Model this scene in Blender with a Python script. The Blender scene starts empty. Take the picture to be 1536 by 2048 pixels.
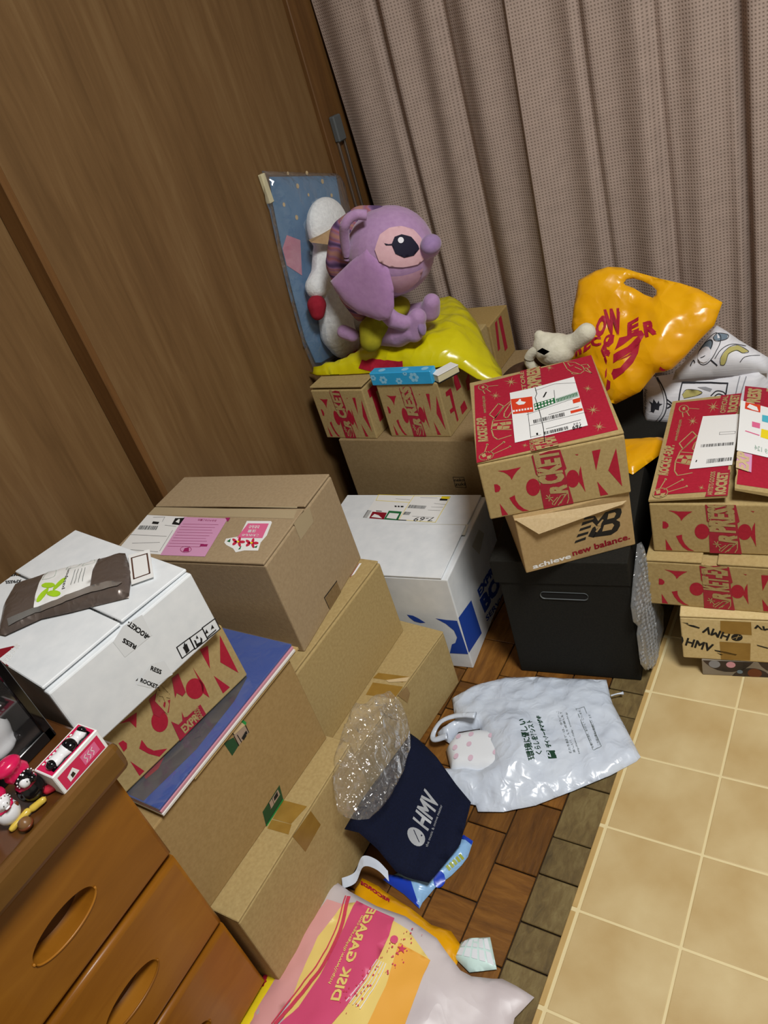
import bpy, bmesh, math, random, json
from mathutils import Vector, Matrix, noise
from mathutils.geometry import delaunay_2d_cdt
random.seed(7)
SC = bpy.context.scene
COL = SC.collection
PI = math.pi
U = 0.15                                   # one floor tile = 15 cm; layout numbers are in tiles

# ------------------------------------------------------------------ camera
cam = bpy.data.cameras.new('camera'); camo = bpy.data.objects.new('camera', cam); COL.objects.link(camo)
cam.sensor_fit = 'HORIZONTAL'; cam.sensor_width = 36.0; cam.lens = 36.0 * 1548.846 / 1536.0
cam.clip_start = 0.02; cam.clip_end = 50
camo.matrix_world = Matrix([[0.839597, -0.078338, 0.537531, 0.34001], [0.472375, 0.593887, -0.651276, -1.151244], [-0.268213, 0.800725, 0.535631, 1.208324], [0.0, 0.0, 0.0, 1.0]])
SC.camera = camo
# ------------------------------------------------------------------ world, lamps, exposure
w = bpy.data.worlds.new('room_world'); SC.world = w; w.use_nodes = True
w.node_tree.nodes['Background'].inputs[0].default_value = (0.9, 0.95, 1.0, 1); w.node_tree.nodes['Background'].inputs[1].default_value = 0.02
def area(name, loc, target, size, power, color=(1, 1, 1)):
    l = bpy.data.lights.new(name, 'AREA'); l.shape = 'DISK'; l.size = size; l.energy = power; l.color = color
    o = bpy.data.objects.new(name, l); COL.objects.link(o); o.location = loc
    o.rotation_euler = (Vector(target) - Vector(loc)).to_track_quat('-Z', 'Y').to_euler(); return o
area('ceiling_lamp_light', (0.75, -0.75, 2.32), (0.6, -0.6, 0), 0.55, 34, (1.0, 1.0, 0.98))
vs = SC.view_settings; vs.view_transform = 'Standard'; vs.look = 'None'; vs.exposure = 0.5; vs.gamma = 1.0; vs.use_curve_mapping = False

# ------------------------------------------------------------------ materials
def lin(h):
    h = h.lstrip('#'); c = [int(h[i:i + 2], 16) / 255 for i in (0, 2, 4)]
    return tuple(x / 12.92 if x <= .04045 else ((x + .055) / 1.055) ** 2.4 for x in c) + (1,)
MATS = {}
def newmat(name):
    m = bpy.data.materials.new(name); m.use_nodes = True; MATS[name] = m
    return m, m.node_tree.nodes, m.node_tree.links, m.node_tree.nodes['Principled BSDF']
def plain(name, col, rough=.7, spec=.4, **kw):
    m, N, L, b = newmat(name); b.inputs['Base Color'].default_value = lin(col); b.inputs['Roughness'].default_value = rough
    b.inputs['Specular IOR Level'].default_value = spec
    for k, v in kw.items(): b.inputs[k].default_value = v
    return m
def mottled(name, col, col2, scale=60, rough=.8, spec=.3, bump=.0, stretch=(1, 1, 1), detail=4, bscale=None, coords='Object', **kw):
    m, N, L, b = newmat(name)
    tc = N.new('ShaderNodeTexCoord'); mp = N.new('ShaderNodeMapping'); mp.inputs['Scale'].default_value = stretch
    L.new(tc.outputs[coords], mp.inputs['Vector'])
    n = N.new('ShaderNodeTexNoise'); n.inputs['Scale'].default_value = scale; n.inputs['Detail'].default_value = detail
    L.new(mp.outputs[0], n.inputs['Vector'])
    r = N.new('ShaderNodeValToRGB'); r.color_ramp.elements[0].position = .3; r.color_ramp.elements[1].position = .7
    r.color_ramp.elements[0].color = lin(col); r.color_ramp.elements[1].color = lin(col2)
    L.new(n.outputs['Fac'], r.inputs[0]); L.new(r.outputs[0], b.inputs['Base Color'])
    b.inputs['Roughness'].default_value = rough; b.inputs['Specular IOR Level'].default_value = spec
    if bump:
        bn = N.new('ShaderNodeTexNoise'); bn.inputs['Scale'].default_value = bscale or scale * 2; bn.inputs['Detail'].default_value = 3; L.new(mp.outputs[0], bn.inputs['Vector'])
        bp = N.new('ShaderNodeBump'); bp.inputs['Strength'].default_value = bump; bp.inputs['Distance'].default_value = .002
        L.new(bn.outputs['Fac'], bp.inputs['Height']); L.new(bp.outputs[0], b.inputs['Normal'])
    for k, v in kw.items(): b.inputs[k].default_value = v
    return m
def crease(m, scale=16, strength=.8, dist=.006):
    N, L = m.node_tree.nodes, m.node_tree.links; tc = N.new('ShaderNodeTexCoord'); hs = []
    for k, (sc, st) in enumerate(((scale, 1), (scale * 2.3, .45))):
        n = N.new('ShaderNodeTexNoise'); n.inputs['Scale'].default_value = sc; n.inputs['Detail'].default_value = 1.5; n.inputs['Distortion'].default_value = .7; L.new(tc.outputs['Object'], n.inputs[0])
        a = N.new('ShaderNodeMath'); a.operation = 'SUBTRACT'; a.inputs[1].default_value = .5; L.new(n.outputs['Fac'], a.inputs[0]); b = N.new('ShaderNodeMath'); b.operation = 'ABSOLUTE'; L.new(a.outputs[0], b.inputs[0])
        c = N.new('ShaderNodeMath'); c.operation = 'MULTIPLY'; c.inputs[1].default_value = st; L.new(b.outputs[0], c.inputs[0]); hs.append(c)
    d = N.new('ShaderNodeMath'); d.operation = 'ADD'; L.new(hs[0].outputs[0], d.inputs[0]); L.new(hs[1].outputs[0], d.inputs[1])
    bp = N.new('ShaderNodeBump'); bp.invert = True; bp.inputs['Strength'].default_value = strength; bp.inputs['Distance'].default_value = dist; L.new(d.outputs[0], bp.inputs['Height'])
    for n in list(N):
        if n.type in ('BSDF_PRINCIPLED', 'BSDF_GLOSSY', 'LAYER_WEIGHT') and n.inputs.get('Normal'): L.new(bp.outputs[0], n.inputs['Normal'])
    return m
def film(name, col, rough=.12, density=.18, gloss=1.0, edge=.9):
    m, N, L, b = newmat(name); N.remove(b); out = N['Material Output']
    t = N.new('ShaderNodeBsdfTransparent'); d = N.new('ShaderNodeBsdfDiffuse'); g = N.new('ShaderNodeBsdfGlossy')
    d.inputs[0].default_value = lin(col); g.inputs['Roughness'].default_value = rough; g.inputs[0].default_value = (gloss, gloss, gloss, 1)
    m1 = N.new('ShaderNodeMixShader'); lw = N.new('ShaderNodeLayerWeight'); lw.inputs[0].default_value = .25
    mr = N.new('ShaderNodeMapRange'); mr.inputs[3].default_value = density; mr.inputs[4].default_value = edge; L.new(lw.outputs['Facing'], mr.inputs[0])
    L.new(mr.outputs[0], m1.inputs[0]); L.new(t.outputs[0], m1.inputs[1]); L.new(d.outputs[0], m1.inputs[2])
    l2 = N.new('ShaderNodeLayerWeight'); l2.inputs[0].default_value = .5; pw_ = N.new('ShaderNodeMath'); pw_.operation = 'POWER'; pw_.inputs[1].default_value = 4; L.new(l2.outputs['Facing'], pw_.inputs[0])
    ma = N.new('ShaderNodeMath'); ma.operation = 'MULTIPLY_ADD'; ma.inputs[1].default_value = .85; ma.inputs[2].default_value = .06; L.new(pw_.outputs[0], ma.inputs[0])
    m2 = N.new('ShaderNodeMixShader'); L.new(ma.outputs[0], m2.inputs[0]); L.new(m1.outputs[0], m2.inputs[1]); L.new(g.outputs[0], m2.inputs[2])
    L.new(m2.outputs[0], out.inputs[0]); return m
KR = dict(scale=180, rough=.85, spec=.25, bump=.12)
mottled('kraft', '#a89060', '#b59e6c', **KR); mottled('kraft_box', '#9c8052', '#a78b5c', **KR); mottled('kraftnb', '#a98d60', '#b3976a', **KR)
mottled('kraftpale', '#c9b085', '#d3bb92', **KR); mottled('kraftdark', '#7d6643', '#8a7250', **KR); mottled('kraft_grey', '#a08a6b', '#ab9575', **KR)
mottled('kraft_inner', '#a08450', '#ab8f5a', **KR); mottled('kraft_hmv', '#cdb681', '#d8c28f', **KR); mottled('kraft_neko', '#917a55', '#9c8560', **KR)
mottled('carton_white', '#dfe3e6', '#e9ecee', scale=40, rough=.7, spec=.3, bump=.05)
mottled('grey_paperboard', '#1f1e1b', '#252420', scale=300, rough=.8, spec=.12, bump=.1)
mottled('red', '#a5152f', '#b01c36', scale=200, rough=.6, spec=.35); mottled('tapered', '#9c1a33', '#a8223a', scale=120, rough=.5, spec=.4)
plain('paper', '#eeeeec', .55, .4); plain('ink', '#141414', .7); plain('black', '#171717', .6); plain('darkred', '#8a1024', .5); plain('orange', '#dd3f1c', .5)
plain('green', '#176b39', .5); plain('greypale', '#a9bdb0', .6); plain('pinkslip', '#d79cc0', .55); plain('pink', '#e26a94', .5); plain('maroon', '#9c2360', .6)
plain('flowerred', '#cc2848', .5); plain('yellow', '#f0d722', .5); plain('blue', '#2148a8', .6); plain('navyprint', '#25246a', .5); plain('cyan', '#4fb6cc', .5)
plain('tapeclear', '#b5a382', .25, .5); plain('tapegrey', '#c6c5ba', .3, .5); plain('tapewhite', '#dfe2e4', .65, .3); mottled('tapebrown', '#8f6c2c', '#9b7834', scale=50, rough=.28, spec=.5)
plain('tagdark', '#1e4a2b', .5); plain('taggreen', '#1c9544', .45); plain('taglabel', '#a58f7c', .6)
plain('dark', '#0c0b0a', .9); plain('glossblack', '#08080a', .08, .6); plain('magenta_print', '#8d1c58', .3); plain('hotpink', '#cf1d53', .22, .5); plain('ceramic', '#e8e8ea', .12, .6); plain('ceramic_black', '#0d0d10', .12, .6); plain('ceramic_yellow', '#d3b448', .2, .5)
plain('ceramic_red', '#c02b3f', .25, .5); plain('acorn', '#7c5936', .35); plain('cobalt', '#20369a', .3); plain('brown_spot', '#6b341c', .3)
mottled('lilac_fabric', '#a884ad', '#b28fb6', scale=90, rough=.95, spec=.1, bump=.25, **{'Sheen Weight': .35}); mottled('lilac_dark', '#9277a3', '#9e82ad', scale=90, rough=.95, spec=.1, bump=.2, **{'Sheen Weight': .3}); mottled('lilac_ear', '#ad82b3', '#b78dbc', scale=70, rough=.95, spec=.1, bump=.2, **{'Sheen Weight': .4})
mottled('peach_fabric', '#d3a9b0', '#dab2b8', scale=90, rough=.95, spec=.1, bump=.15); plain('eye_black', '#15122a', .8); plain('white_fabric', '#e6e4ea', .8)
mottled('muzzle_fabric', '#bf95ab', '#c79fb2', scale=90, rough=.95, spec=.1, bump=.15); mottled('dress_fabric', '#8a8418', '#a39a1e', scale=40, rough=.9); mottled('white_plush', '#d8dadb', '#e8eaea', scale=120, rough=.95, bump=.8, bscale=160, **{'Sheen Weight': .4}); mottled('cream_plush', '#cfcab4', '#dcd7c3', scale=90, rough=.95, bump=.5, **{'Sheen Weight': .3}); mottled('brown_felt', '#3c2719', '#4b3222', scale=60, rough=.95, bump=.4)
mottled('tan_felt', '#a58763', '#b39570', scale=80, rough=.95); mottled('red_felt', '#8f1a2c', '#9c2434', scale=80, rough=.95); mottled('rose_card', '#c58296', '#cf9aa8', scale=20, rough=.6)
mottled('yellow_poly', '#e5a105', '#eeae10', scale=14, rough=.26, spec=.5, bump=.15, bscale=40); mottled('lime_poly', '#c9bd06', '#d6cb12', scale=10, rough=.25, spec=.5, bump=.15, bscale=40)
mottled('white_poly', '#c8d2e2', '#d6dfec', scale=18, rough=.24, spec=.55, bump=.2, bscale=45); plain('darkgreen', '#123c28', .5); plain('grey_text', '#55605c', .6)
mottled('milky_poly', '#c9bfc2', '#d5cccd', scale=10, rough=.38, spec=.4); plain('milky_pink', '#d9527c', .4, .35); plain('milky_yellow', '#efd47c', .4, .35); plain('milky_orange', '#f0b04a', .4, .35); plain('milky_rose', '#e3a7a6', .4, .35); plain('rose_line', '#d3455f', .4)
mottled('navy_fabric', '#0b1126', '#0f1630', scale=350, rough=.85, spec=.2, bump=.3); plain('silver_print', '#a3a6ab', .45, .5)
plain('sky_poly', '#8fbce8', .25, .5); plain('deep_blue', '#0f3fc0', .3, .5); plain('olive_print', '#9aa63c', .5); plain('mint_card', '#cfe9e4', .35); plain('pale_card', '#e4e8ee', .3); plain('dot_rose', '#d9bccd', .4)
mottled('pack_blue', '#2fa5dd', '#3aaee4', scale=30, rough=.3, spec=.5); plain('pack_flower', '#8fd0f0', .35); plain('book_page', '#d8cfa8', .8); plain('silver_wrap', '#6a5e57', .32, .6, **{'Metallic': .35}); plain('bright_wrap', '#d9dde0', .15, .6, **{'Metallic': .85}); plain('lime_print', '#a9d52a', .5); plain('brown_line', '#5a3c30', .5)
plain('metal', '#9a938c', .35, .5, **{'Metallic': .9}); plain('grey_plastic', '#55595a', .4); plain('sketch', '#2b2c33', .8); plain('sketch_grey', '#8f9096', .8); plain('sketch_yellow', '#b9b06a', .8); plain('sketch_blue', '#71818f', .8); plain('sketch_rose', '#d49aa6', .8)
mottled('cushion_cloth', '#d9d9df', '#e6e6ea', scale=25, rough=.85, bump=.25, stretch=(1, 1, 14), bscale=20)
mottled('mailer', '#b79a64', '#c2a570', **KR); plain('sleeve_blue', '#2b4a98', .18, .5); mottled('sleeve_art', '#23222c', '#4a4650', scale=18, rough=.15, spec=.6); plain('sleeve_pink', '#c98a9a', .3); plain('sleeve_white', '#dedbd6', .3)
mottled('photo_dark', '#1c1a1e', '#4a3a34', scale=25, rough=.3); mottled('photo_grey', '#7d7468', '#948a7c', scale=12, rough=.4)
mottled('starry_card', '#56789b', '#6c8fb0', scale=9, rough=.5)
film('clear_film', '#dfdcd8', .07, .03, 1.0, .25); film('case_film', '#808080', .05, .02, 1.0, .2); film('bubble_film', '#a7abaf', .1, .22, 1.0, .7); film('frost_film', '#c3cdd6', .1, .03, 1.0, .2)

for k_, a_ in dict(yellow_poly=(6.5, .55, .025), lime_poly=(6.5, .55, .025), white_poly=(15, .7, .012), clear_film=(20, 1, .03), frost_film=(12, .8, .014), milky_poly=(9, .4, .008), sky_poly=(25, .6, .008), silver_wrap=(22, .7, .008), bubble_film=(60, .6, .006)).items(): crease(MATS[k_], *a_)
def stripes(name, cols, scale, rot):
    m, N, L, b = newmat(name); tc = N.new('ShaderNodeTexCoord'); mp = N.new('ShaderNodeMapping'); mp.inputs['Rotation'].default_value = rot
    L.new(tc.outputs['Object'], mp.inputs[0]); wv = N.new('ShaderNodeTexWave'); wv.inputs['Scale'].default_value = scale; wv.inputs['Distortion'].default_value = 5; wv.inputs['Detail Scale'].default_value = 1.2; L.new(mp.outputs[0], wv.inputs[0])
    r = N.new('ShaderNodeValToRGB'); r.color_ramp.interpolation = 'B_SPLINE'
    while len(r.color_ramp.elements) < len(cols): r.color_ramp.elements.new(.5)
    for i, c in enumerate(cols): r.color_ramp.elements[i].position = i / (len(cols) - 1); r.color_ramp.elements[i].color = lin(c)
    L.new(wv.outputs['Fac'], r.inputs[0]); L.new(r.outputs[0], b.inputs['Base Color']); b.inputs['Roughness'].default_value = .9
stripes('striped_hair', ['#3a2850', '#a27ab0', '#b86a48', '#8a649a', '#c08a70'], 9, (.3, 1.2, .4))

def wood(name, c1, c2, c3, axis_scale, scale, rough=.45, spec=.4, bump=.1, coat=0):
    m, N, L, b = newmat(name); tc = N.new('ShaderNodeTexCoord'); oi = N.new('ShaderNodeObjectInfo')
    mp = N.new('ShaderNodeMapping'); mp.inputs['Scale'].default_value = axis_scale; L.new(tc.outputs['Object'], mp.inputs['Vector'])
    ad = N.new('ShaderNodeVectorMath'); ad.operation = 'ADD'; L.new(mp.outputs[0], ad.inputs[0])
    cm = N.new('ShaderNodeVectorMath'); cm.operation = 'SCALE'; cm.inputs[0].default_value = (37, 19, 23); L.new(oi.outputs['Random'], cm.inputs['Scale']); L.new(cm.outputs[0], ad.inputs[1])
    n = N.new('ShaderNodeTexNoise'); n.inputs['Scale'].default_value = scale; n.inputs['Detail'].default_value = 6; n.inputs['Roughness'].default_value = .62; n.inputs['Distortion'].default_value = .6; L.new(ad.outputs[0], n.inputs[0])
    n2 = N.new('ShaderNodeTexNoise'); n2.inputs['Scale'].default_value = scale * .22; n2.inputs['Detail'].default_value = 2; L.new(ad.outputs[0], n2.inputs[0])
    mx = N.new('ShaderNodeMath'); mx.operation = 'ADD'; L.new(n.outputs['Fac'], mx.inputs[0]); L.new(n2.outputs['Fac'], mx.inputs[1])
    ml = N.new('ShaderNodeMath'); ml.operation = 'MULTIPLY'; ml.inputs[1].default_value = .5; L.new(mx.outputs[0], ml.inputs[0])
    r = N.new('ShaderNodeValToRGB'); e = r.color_ramp.elements; e.new(.5); e[0].position = .34; e[1].position = .5; e[2].position = .66
    for i, c in enumerate((c1, c2, c3)): e[i].color = lin(c)
    L.new(ml.outputs[0], r.inputs[0])
    hs = N.new('ShaderNodeHueSaturation'); mr = N.new('ShaderNodeMapRange'); mr.inputs[3].default_value = .8; mr.inputs[4].default_value = 1.15; L.new(oi.outputs['Random'], mr.inputs[0]); L.new(mr.outputs[0], hs.inputs['Value']); L.new(r.outputs[0], hs.inputs['Color']); L.new(hs.outputs[0], b.inputs['Base Color'])
    b.inputs['Roughness'].default_value = rough; b.inputs['Specular IOR Level'].default_value = spec; b.inputs['Coat Weight'].default_value = coat
    if bump:
        bp = N.new('ShaderNodeBump'); bp.inputs['Strength'].default_value = bump; bp.inputs['Distance'].default_value = .002; L.new(n.outputs['Fac'], bp.inputs['Height']); L.new(bp.outputs[0], b.inputs['Normal'])
    return m
wood('wall_veneer', '#6c5030', '#7a5c39', '#876a45', (9, 9, .7), 8, .45, .3, .02); wood('trim_wood', '#5b3d1e', '#694826', '#76532d', (12, 12, .8), 9, .45, .35, .05)
wood('chest_wood', '#84500f', '#945c14', '#a2691c', (3, 1.2, 6), 5, .36, .4, .0, .05); wood('chest_top_wood', '#4a2a10', '#573314', '#633c19', (3, 1, 5), 8, .35, .4, .03)
wood('parquet_amber', '#553410', '#704717', '#875a22', (8, 1.3, 8), 14, .5, .4, .35); wood('parquet_amber_cross', '#553410', '#704717', '#875a22', (1.3, 8, 8), 14, .5, .4, .35); wood('parquet_olive', '#51432a', '#6b5936', '#807048', (6, 2.5, 6), 16, .6, .3, .35)
wood('board_edge', '#5f3d14', '#6f4a1b', '#7d5623', (3, 1.2, 6), 6, .35, .4, 0)
mottled('floor_dark', '#241608', '#33200d', scale=30, rough=.7)
mottled('vinyl_tile', '#b99c68', '#d0bb8c', scale=8, rough=.42, spec=.4, bump=.06, bscale=160, detail=8); plain('grout', '#e0cf9f', .5)
mottled('vinyl_edge', '#b8985f', '#c4a56c', scale=20, rough=.5)
plain('plaster', '#d8d2c6', .9)

def curtain_mat():
    m, N, L, b = newmat('curtain_weave'); tc = N.new('ShaderNodeTexCoord'); sep = N.new('ShaderNodeSeparateXYZ'); L.new(tc.outputs['UV'], sep.inputs[0])
    def sine(o, p):
        a = N.new('ShaderNodeMath'); a.operation = 'MULTIPLY'; a.inputs[1].default_value = 2 * PI / p; L.new(o, a.inputs[0])
        s = N.new('ShaderNodeMath'); s.operation = 'SINE'; L.new(a.outputs[0], s.inputs[0]); return s.outputs[0]
    s1, s2 = sine(sep.outputs[0], .0068), sine(sep.outputs[1], .0068)
    mx = N.new('ShaderNodeMath'); mx.operation = 'MAXIMUM'; L.new(s1, mx.inputs[0]); L.new(s2, mx.inputs[1])
    mr = N.new('ShaderNodeMapRange'); mr.inputs[1].default_value = -.75; mr.inputs[2].default_value = .25; L.new(mx.outputs[0], mr.inputs[0])
    n = N.new('ShaderNodeTexNoise'); n.inputs['Scale'].default_value = 35; L.new(tc.outputs['UV'], n.inputs[0])
    r = N.new('ShaderNodeValToRGB'); r.color_ramp.elements[0].color = lin('#8a7a6e'); r.color_ramp.elements[1].color = lin('#b5a195'); L.new(mr.outputs[0], r.inputs[0])
    mi = N.new('ShaderNodeMixRGB'); mi.blend_type = 'MULTIPLY'; mi.inputs[0].default_value = .25; L.new(r.outputs[0], mi.inputs[1]); L.new(n.outputs['Fac'], mi.inputs[2]); L.new(mi.outputs[0], b.inputs['Base Color'])
    bp = N.new('ShaderNodeBump'); bp.inputs['Strength'].default_value = .5; bp.inputs['Distance'].default_value = .0015; L.new(mr.outputs[0], bp.inputs['Height']); L.new(bp.outputs[0], b.inputs['Normal'])
    b.inputs['Roughness'].default_value = .95; b.inputs['Specular IOR Level'].default_value = .1
curtain_mat()
def M(n): return MATS[n]

# ------------------------------------------------------------------ object helpers
def thing(name, label, cat, loc=(0, 0, 0), rz=0, group=None):
    o = bpy.data.objects.new(name, None); o.empty_display_size = .02; COL.objects.link(o); o.location = loc; o.rotation_euler = (0, 0, rz)
    o['label'] = label; o['category'] = cat
    if group: o['group'] = group
    return o
def tag(o, label, cat, group=None):
    o['label'] = label; o['category'] = cat
    if group: o['group'] = group
    return o
def link(name, me, mats, parent=None, smooth=False, loc=None):
    for m in (mats if isinstance(mats, (list, tuple)) else [mats]): me.materials.append(M(m))
    o = bpy.data.objects.new(name, me); COL.objects.link(o)
    if parent: o.parent = parent
    if loc: o.location = loc
    if smooth:
        for p in me.polygons: p.use_smooth = True
    return o
def frombm(name, bm, mats, parent=None, smooth=False, loc=None):
    me = bpy.data.meshes.new(name); bm.to_mesh(me); bm.free(); return link(name, me, mats, parent, smooth, loc)
def pyd(name, V, F, mats, parent=None, smooth=False, mi=None):
    me = bpy.data.meshes.new(name); me.from_pydata(V, [], F); me.update()
    if mi:
        for i, k in enumerate(mi): me.polygons[i].material_index = k
    return link(name, me, mats, parent, smooth)
def structure(o): o['kind'] = 'structure'; return o
def boxbm(x0, x1, y0, y1, z0, z1, bev=.0, bm=None, seg=1):
    bm = bm or bmesh.new()
    r = bmesh.ops.create_cube(bm, size=1); vs_ = r['verts']
    for v in vs_: v.co = Vector((x0 + (v.co.x + .5) * (x1 - x0), y0 + (v.co.y + .5) * (y1 - y0), z0 + (v.co.z + .5) * (z1 - z0)))
    if bev:
        es = list({e for v in vs_ for e in v.link_edges}); bmesh.ops.bevel(bm, geom=es, offset=bev, segments=seg, affect='EDGES', profile=.5)
    return bm
def lathe(prof, n=24, bm=None, axis=None):
    bm = bm or bmesh.new(); rings = []
    for r, z in prof: rings.append([bm.verts.new((r * math.cos(2 * PI * k / n), r * math.sin(2 * PI * k / n), z)) for k in range(n)])
    for a, b in zip(rings, rings[1:]):
        for k in range(n): bm.faces.new((a[k], a[(k + 1) % n], b[(k + 1) % n], b[k]))
    bm.faces.new(rings[0][::-1]); bm.faces.new(rings[-1]); return bm
def tube(pts, rad, n=8, bm=None, flat=1.0):
    bm = bm or bmesh.new(); P_ = [Vector(p) for p in pts]; rings = []
    for i, p in enumerate(P_):
        d = (P_[min(i + 1, len(P_) - 1)] - P_[max(i - 1, 0)]).normalized(); a = d.orthogonal() if abs(d.z) > .95 else d.cross(Vector((0, 0, 1))); a.normalize(); c = d.cross(a)
        r = rad[i] if isinstance(rad, (list, tuple)) else rad
        rings.append([bm.verts.new(p + (a * math.cos(2 * PI * k / n) + c * math.sin(2 * PI * k / n) * flat) * r) for k in range(n)])
    for a, b in zip(rings, rings[1:]):
        for k in range(n): bm.faces.new((a[k], a[(k + 1) % n], b[(k + 1) % n], b[k]))
    bm.faces.new(rings[0][::-1]); bm.faces.new(rings[-1]); return bm
def curve_pts(pts, n=6):
    P_ = [Vector(p) for p in pts]; out = []
    for i in range(len(P_) - 1):
        p0, p1, p2, p3 = P_[max(i - 1, 0)], P_[i], P_[i + 1], P_[min(i + 2, len(P_) - 1)]
        for k in range(n):
            t = k / n; out.append(.5 * ((2 * p1) + (p2 - p0) * t + (2 * p0 - 5 * p1 + 4 * p2 - p3) * t * t + (3 * p1 - p0 - 3 * p2 + p3) * t ** 3))
    return out + [P_[-1]]
def blob(name, parts, mat, parent=None, voxel=.004, smooth_it=4):
    """union of ellipsoids (c, (rx,ry,rz)[, rot]) and chains [(p, r), ...] grown into one continuous skin"""
    bm = bmesh.new()
    for pt in parts:
        if isinstance(pt, tuple):
            mt = Matrix.Translation(pt[0]) @ (pt[2].to_matrix().to_4x4() if len(pt) > 2 else Matrix()) @ Matrix.Diagonal((*pt[1], 1)); bmesh.ops.create_uvsphere(bm, u_segments=24, v_segments=14, radius=1, matrix=mt)
        else:
            for (p, r), (q, s) in zip(pt, pt[1:]):
                p, q = Vector(p), Vector(q); k = max(2, int((q - p).length / (min(r, s) * .35)))
                for i in range(k + 1):
                    t = i / k; bmesh.ops.create_uvsphere(bm, u_segments=14, v_segments=8, radius=r + (s - r) * t, matrix=Matrix.Translation(p.lerp(q, t)))
    me = bpy.data.meshes.new(name); bm.to_mesh(me); bm.free()
    tmp = bpy.data.objects.new('tmp', me); COL.objects.link(tmp)
    rm = tmp.modifiers.new('r', 'REMESH'); rm.mode = 'VOXEL'; rm.voxel_size = voxel
    sm = tmp.modifiers.new('s', 'SMOOTH'); sm.iterations = smooth_it; sm.factor = .6
    bpy.context.view_layer.update()
    m2 = bpy.data.meshes.new_from_object(tmp.evaluated_get(bpy.context.evaluated_depsgraph_get())); m2.materials.clear()
    bpy.data.objects.remove(tmp); m2.name = name
    return link(name, m2, mat, parent, True)

# ------------------------------------------------------------------ flat print: text, shapes, lines laid a hair proud of a surface
TXT = {}
def text_mesh(s, bold):
    k = (s, bold)
    if k in TXT: return TXT[k]
    c = bpy.data.curves.new('t', 'FONT'); c.body = s; c.size = 1; c.resolution_u = 2
    o = bpy.data.objects.new('t', c); COL.objects.link(o); bpy.context.view_layer.update()
    me = bpy.data.meshes.new_from_object(o.evaluated_get(bpy.context.evaluated_depsgraph_get()))
    V = [v.co.copy() for v in me.vertices]; F = [tuple(p.vertices) for p in me.polygons]
    if bold:                                                        # heavier strokes: copies nudged to the four corners
        n = len(V); V0, F0 = V, F; V, F = [], []
        for q, (dx, dy) in enumerate(((0, 0), (-1, -1), (1, -1), (1, 1), (-1, 1))): V += [v + Vector((dx * bold, dy * bold, 0)) for v in V0]; F += [tuple(i + q * n for i in f) for f in F0]
    bpy.data.objects.remove(o); bpy.data.curves.remove(c); bpy.data.meshes.remove(me)
    x0, x1 = min(v.x for v in V), max(v.x for v in V); y0, y1 = min(v.y for v in V), max(v.y for v in V)
    TXT[k] = ([((v.x - x0) / (x1 - x0), (v.y - y0) / (y1 - y0)) for v in V], F); return TXT[k]
def shapes_of(it):
    """decal record -> list of (verts2d, faces)"""
    k = it[0]
    if k == 'p': return [(it[5], [tuple(range(len(it[5])))])]
    if k == 'l':
        w_, P_ = it[5], [Vector(p) for p in it[6]]; V, F = [], []
        for a, b in zip(P_, P_[1:]):
            d = (b - a)
            if d.length < 1e-6: continue
            d.normalize(); n = Vector((-d.y, d.x)) * w_ * .5; i = len(V); e = d * w_ * .3
            V += [a - e - n, b + e - n, b + e + n, a - e + n]; F.append((i, i + 1, i + 2, i + 3))
        return [(V, F)]
    if k == 't':
        V, F = text_mesh(it[5], it[7]); o, a, c = [Vector(p) for p in it[6]]; P_ = [o + (a - o) * u + (c - o) * v for u, v in V]; k5 = 5 if it[7] else 1; n, m = len(P_) // k5, len(F) // k5
        return [(P_[q * n:q * n + n], [tuple(i - q * n for i in f) for f in F[q * m:q * m + m]]) for q in range(k5)]
    if k == 'b':
        a, b, c, d = [Vector(p) for p in it[5]]; n = it[6]; rnd = random.Random(n * 7 + int(a.x * 1e4)); V, F = [], []; t = 0
        while t < 1:
            w_ = rnd.choice((.4, .6, 1.0)) / n; i = len(V); V += [a.lerp(b, t), a.lerp(b, min(1, t + w_)), d.lerp(c, min(1, t + w_)), d.lerp(c, t)]; F.append((i, i + 1, i + 2, i + 3)); t += w_ + rnd.choice((.4, .6, .9)) / n
        return [(V, F)]
SPLIT = {'printed_lettering', 'packing_tape', 'brown_tape', 'printed_text', 'flower_print', 'round_picture', 'handling_symbols', 'printed_block', 'picture', 'printed_tape'}; LABEL = {'shipping_label', 'address_label', 'flower_sticker', 'pink_slip', 'carrier_tag', 'printed_panel'}; FINE = {'lid_art', 'slip_print'}
def decals(items, parent, place, layer=.0004):
    """items grouped by part name; place(face, u, v, e) -> local 3-D point"""
    G = {}
    for it in items: G.setdefault(it[2], []).append(it)
    GG = []
    for part, its in G.items():
        if part in SPLIT: GG += [(part, [i]) for i in its]
        else: GG.append((part, its))
    for part, its in GG:
        if part in LABEL and len(its) > 1:                          # the slip is a part, its print a sub-part
            base = its[0]; o = pyd(part, [place(base[1], p[0], p[1], base[4] * layer) for p in base[5]], [tuple(range(len(base[5])))], base[3], parent)
            pr = decals([i[:2] + ['slip_print'] + i[3:] for i in its[1:]], o, place, layer); continue
        mats = []; V, F, mi = [], [], []
        for it in its:
            if it[3] not in mats: mats.append(it[3])
            for q5, (v2, f2) in enumerate(shapes_of(it)):
                i = len(V); V += [place(it[1], p[0], p[1], it[4] * layer + q5 * 4e-5) for p in v2]; F += [tuple(i + q for q in f) for f in f2]; mi += [mats.index(it[3])] * len(f2)
        o = pyd(part, V, F, mats, parent, mi=mi)
        if part in FINE: o['kind'] = 'stuff'
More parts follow.
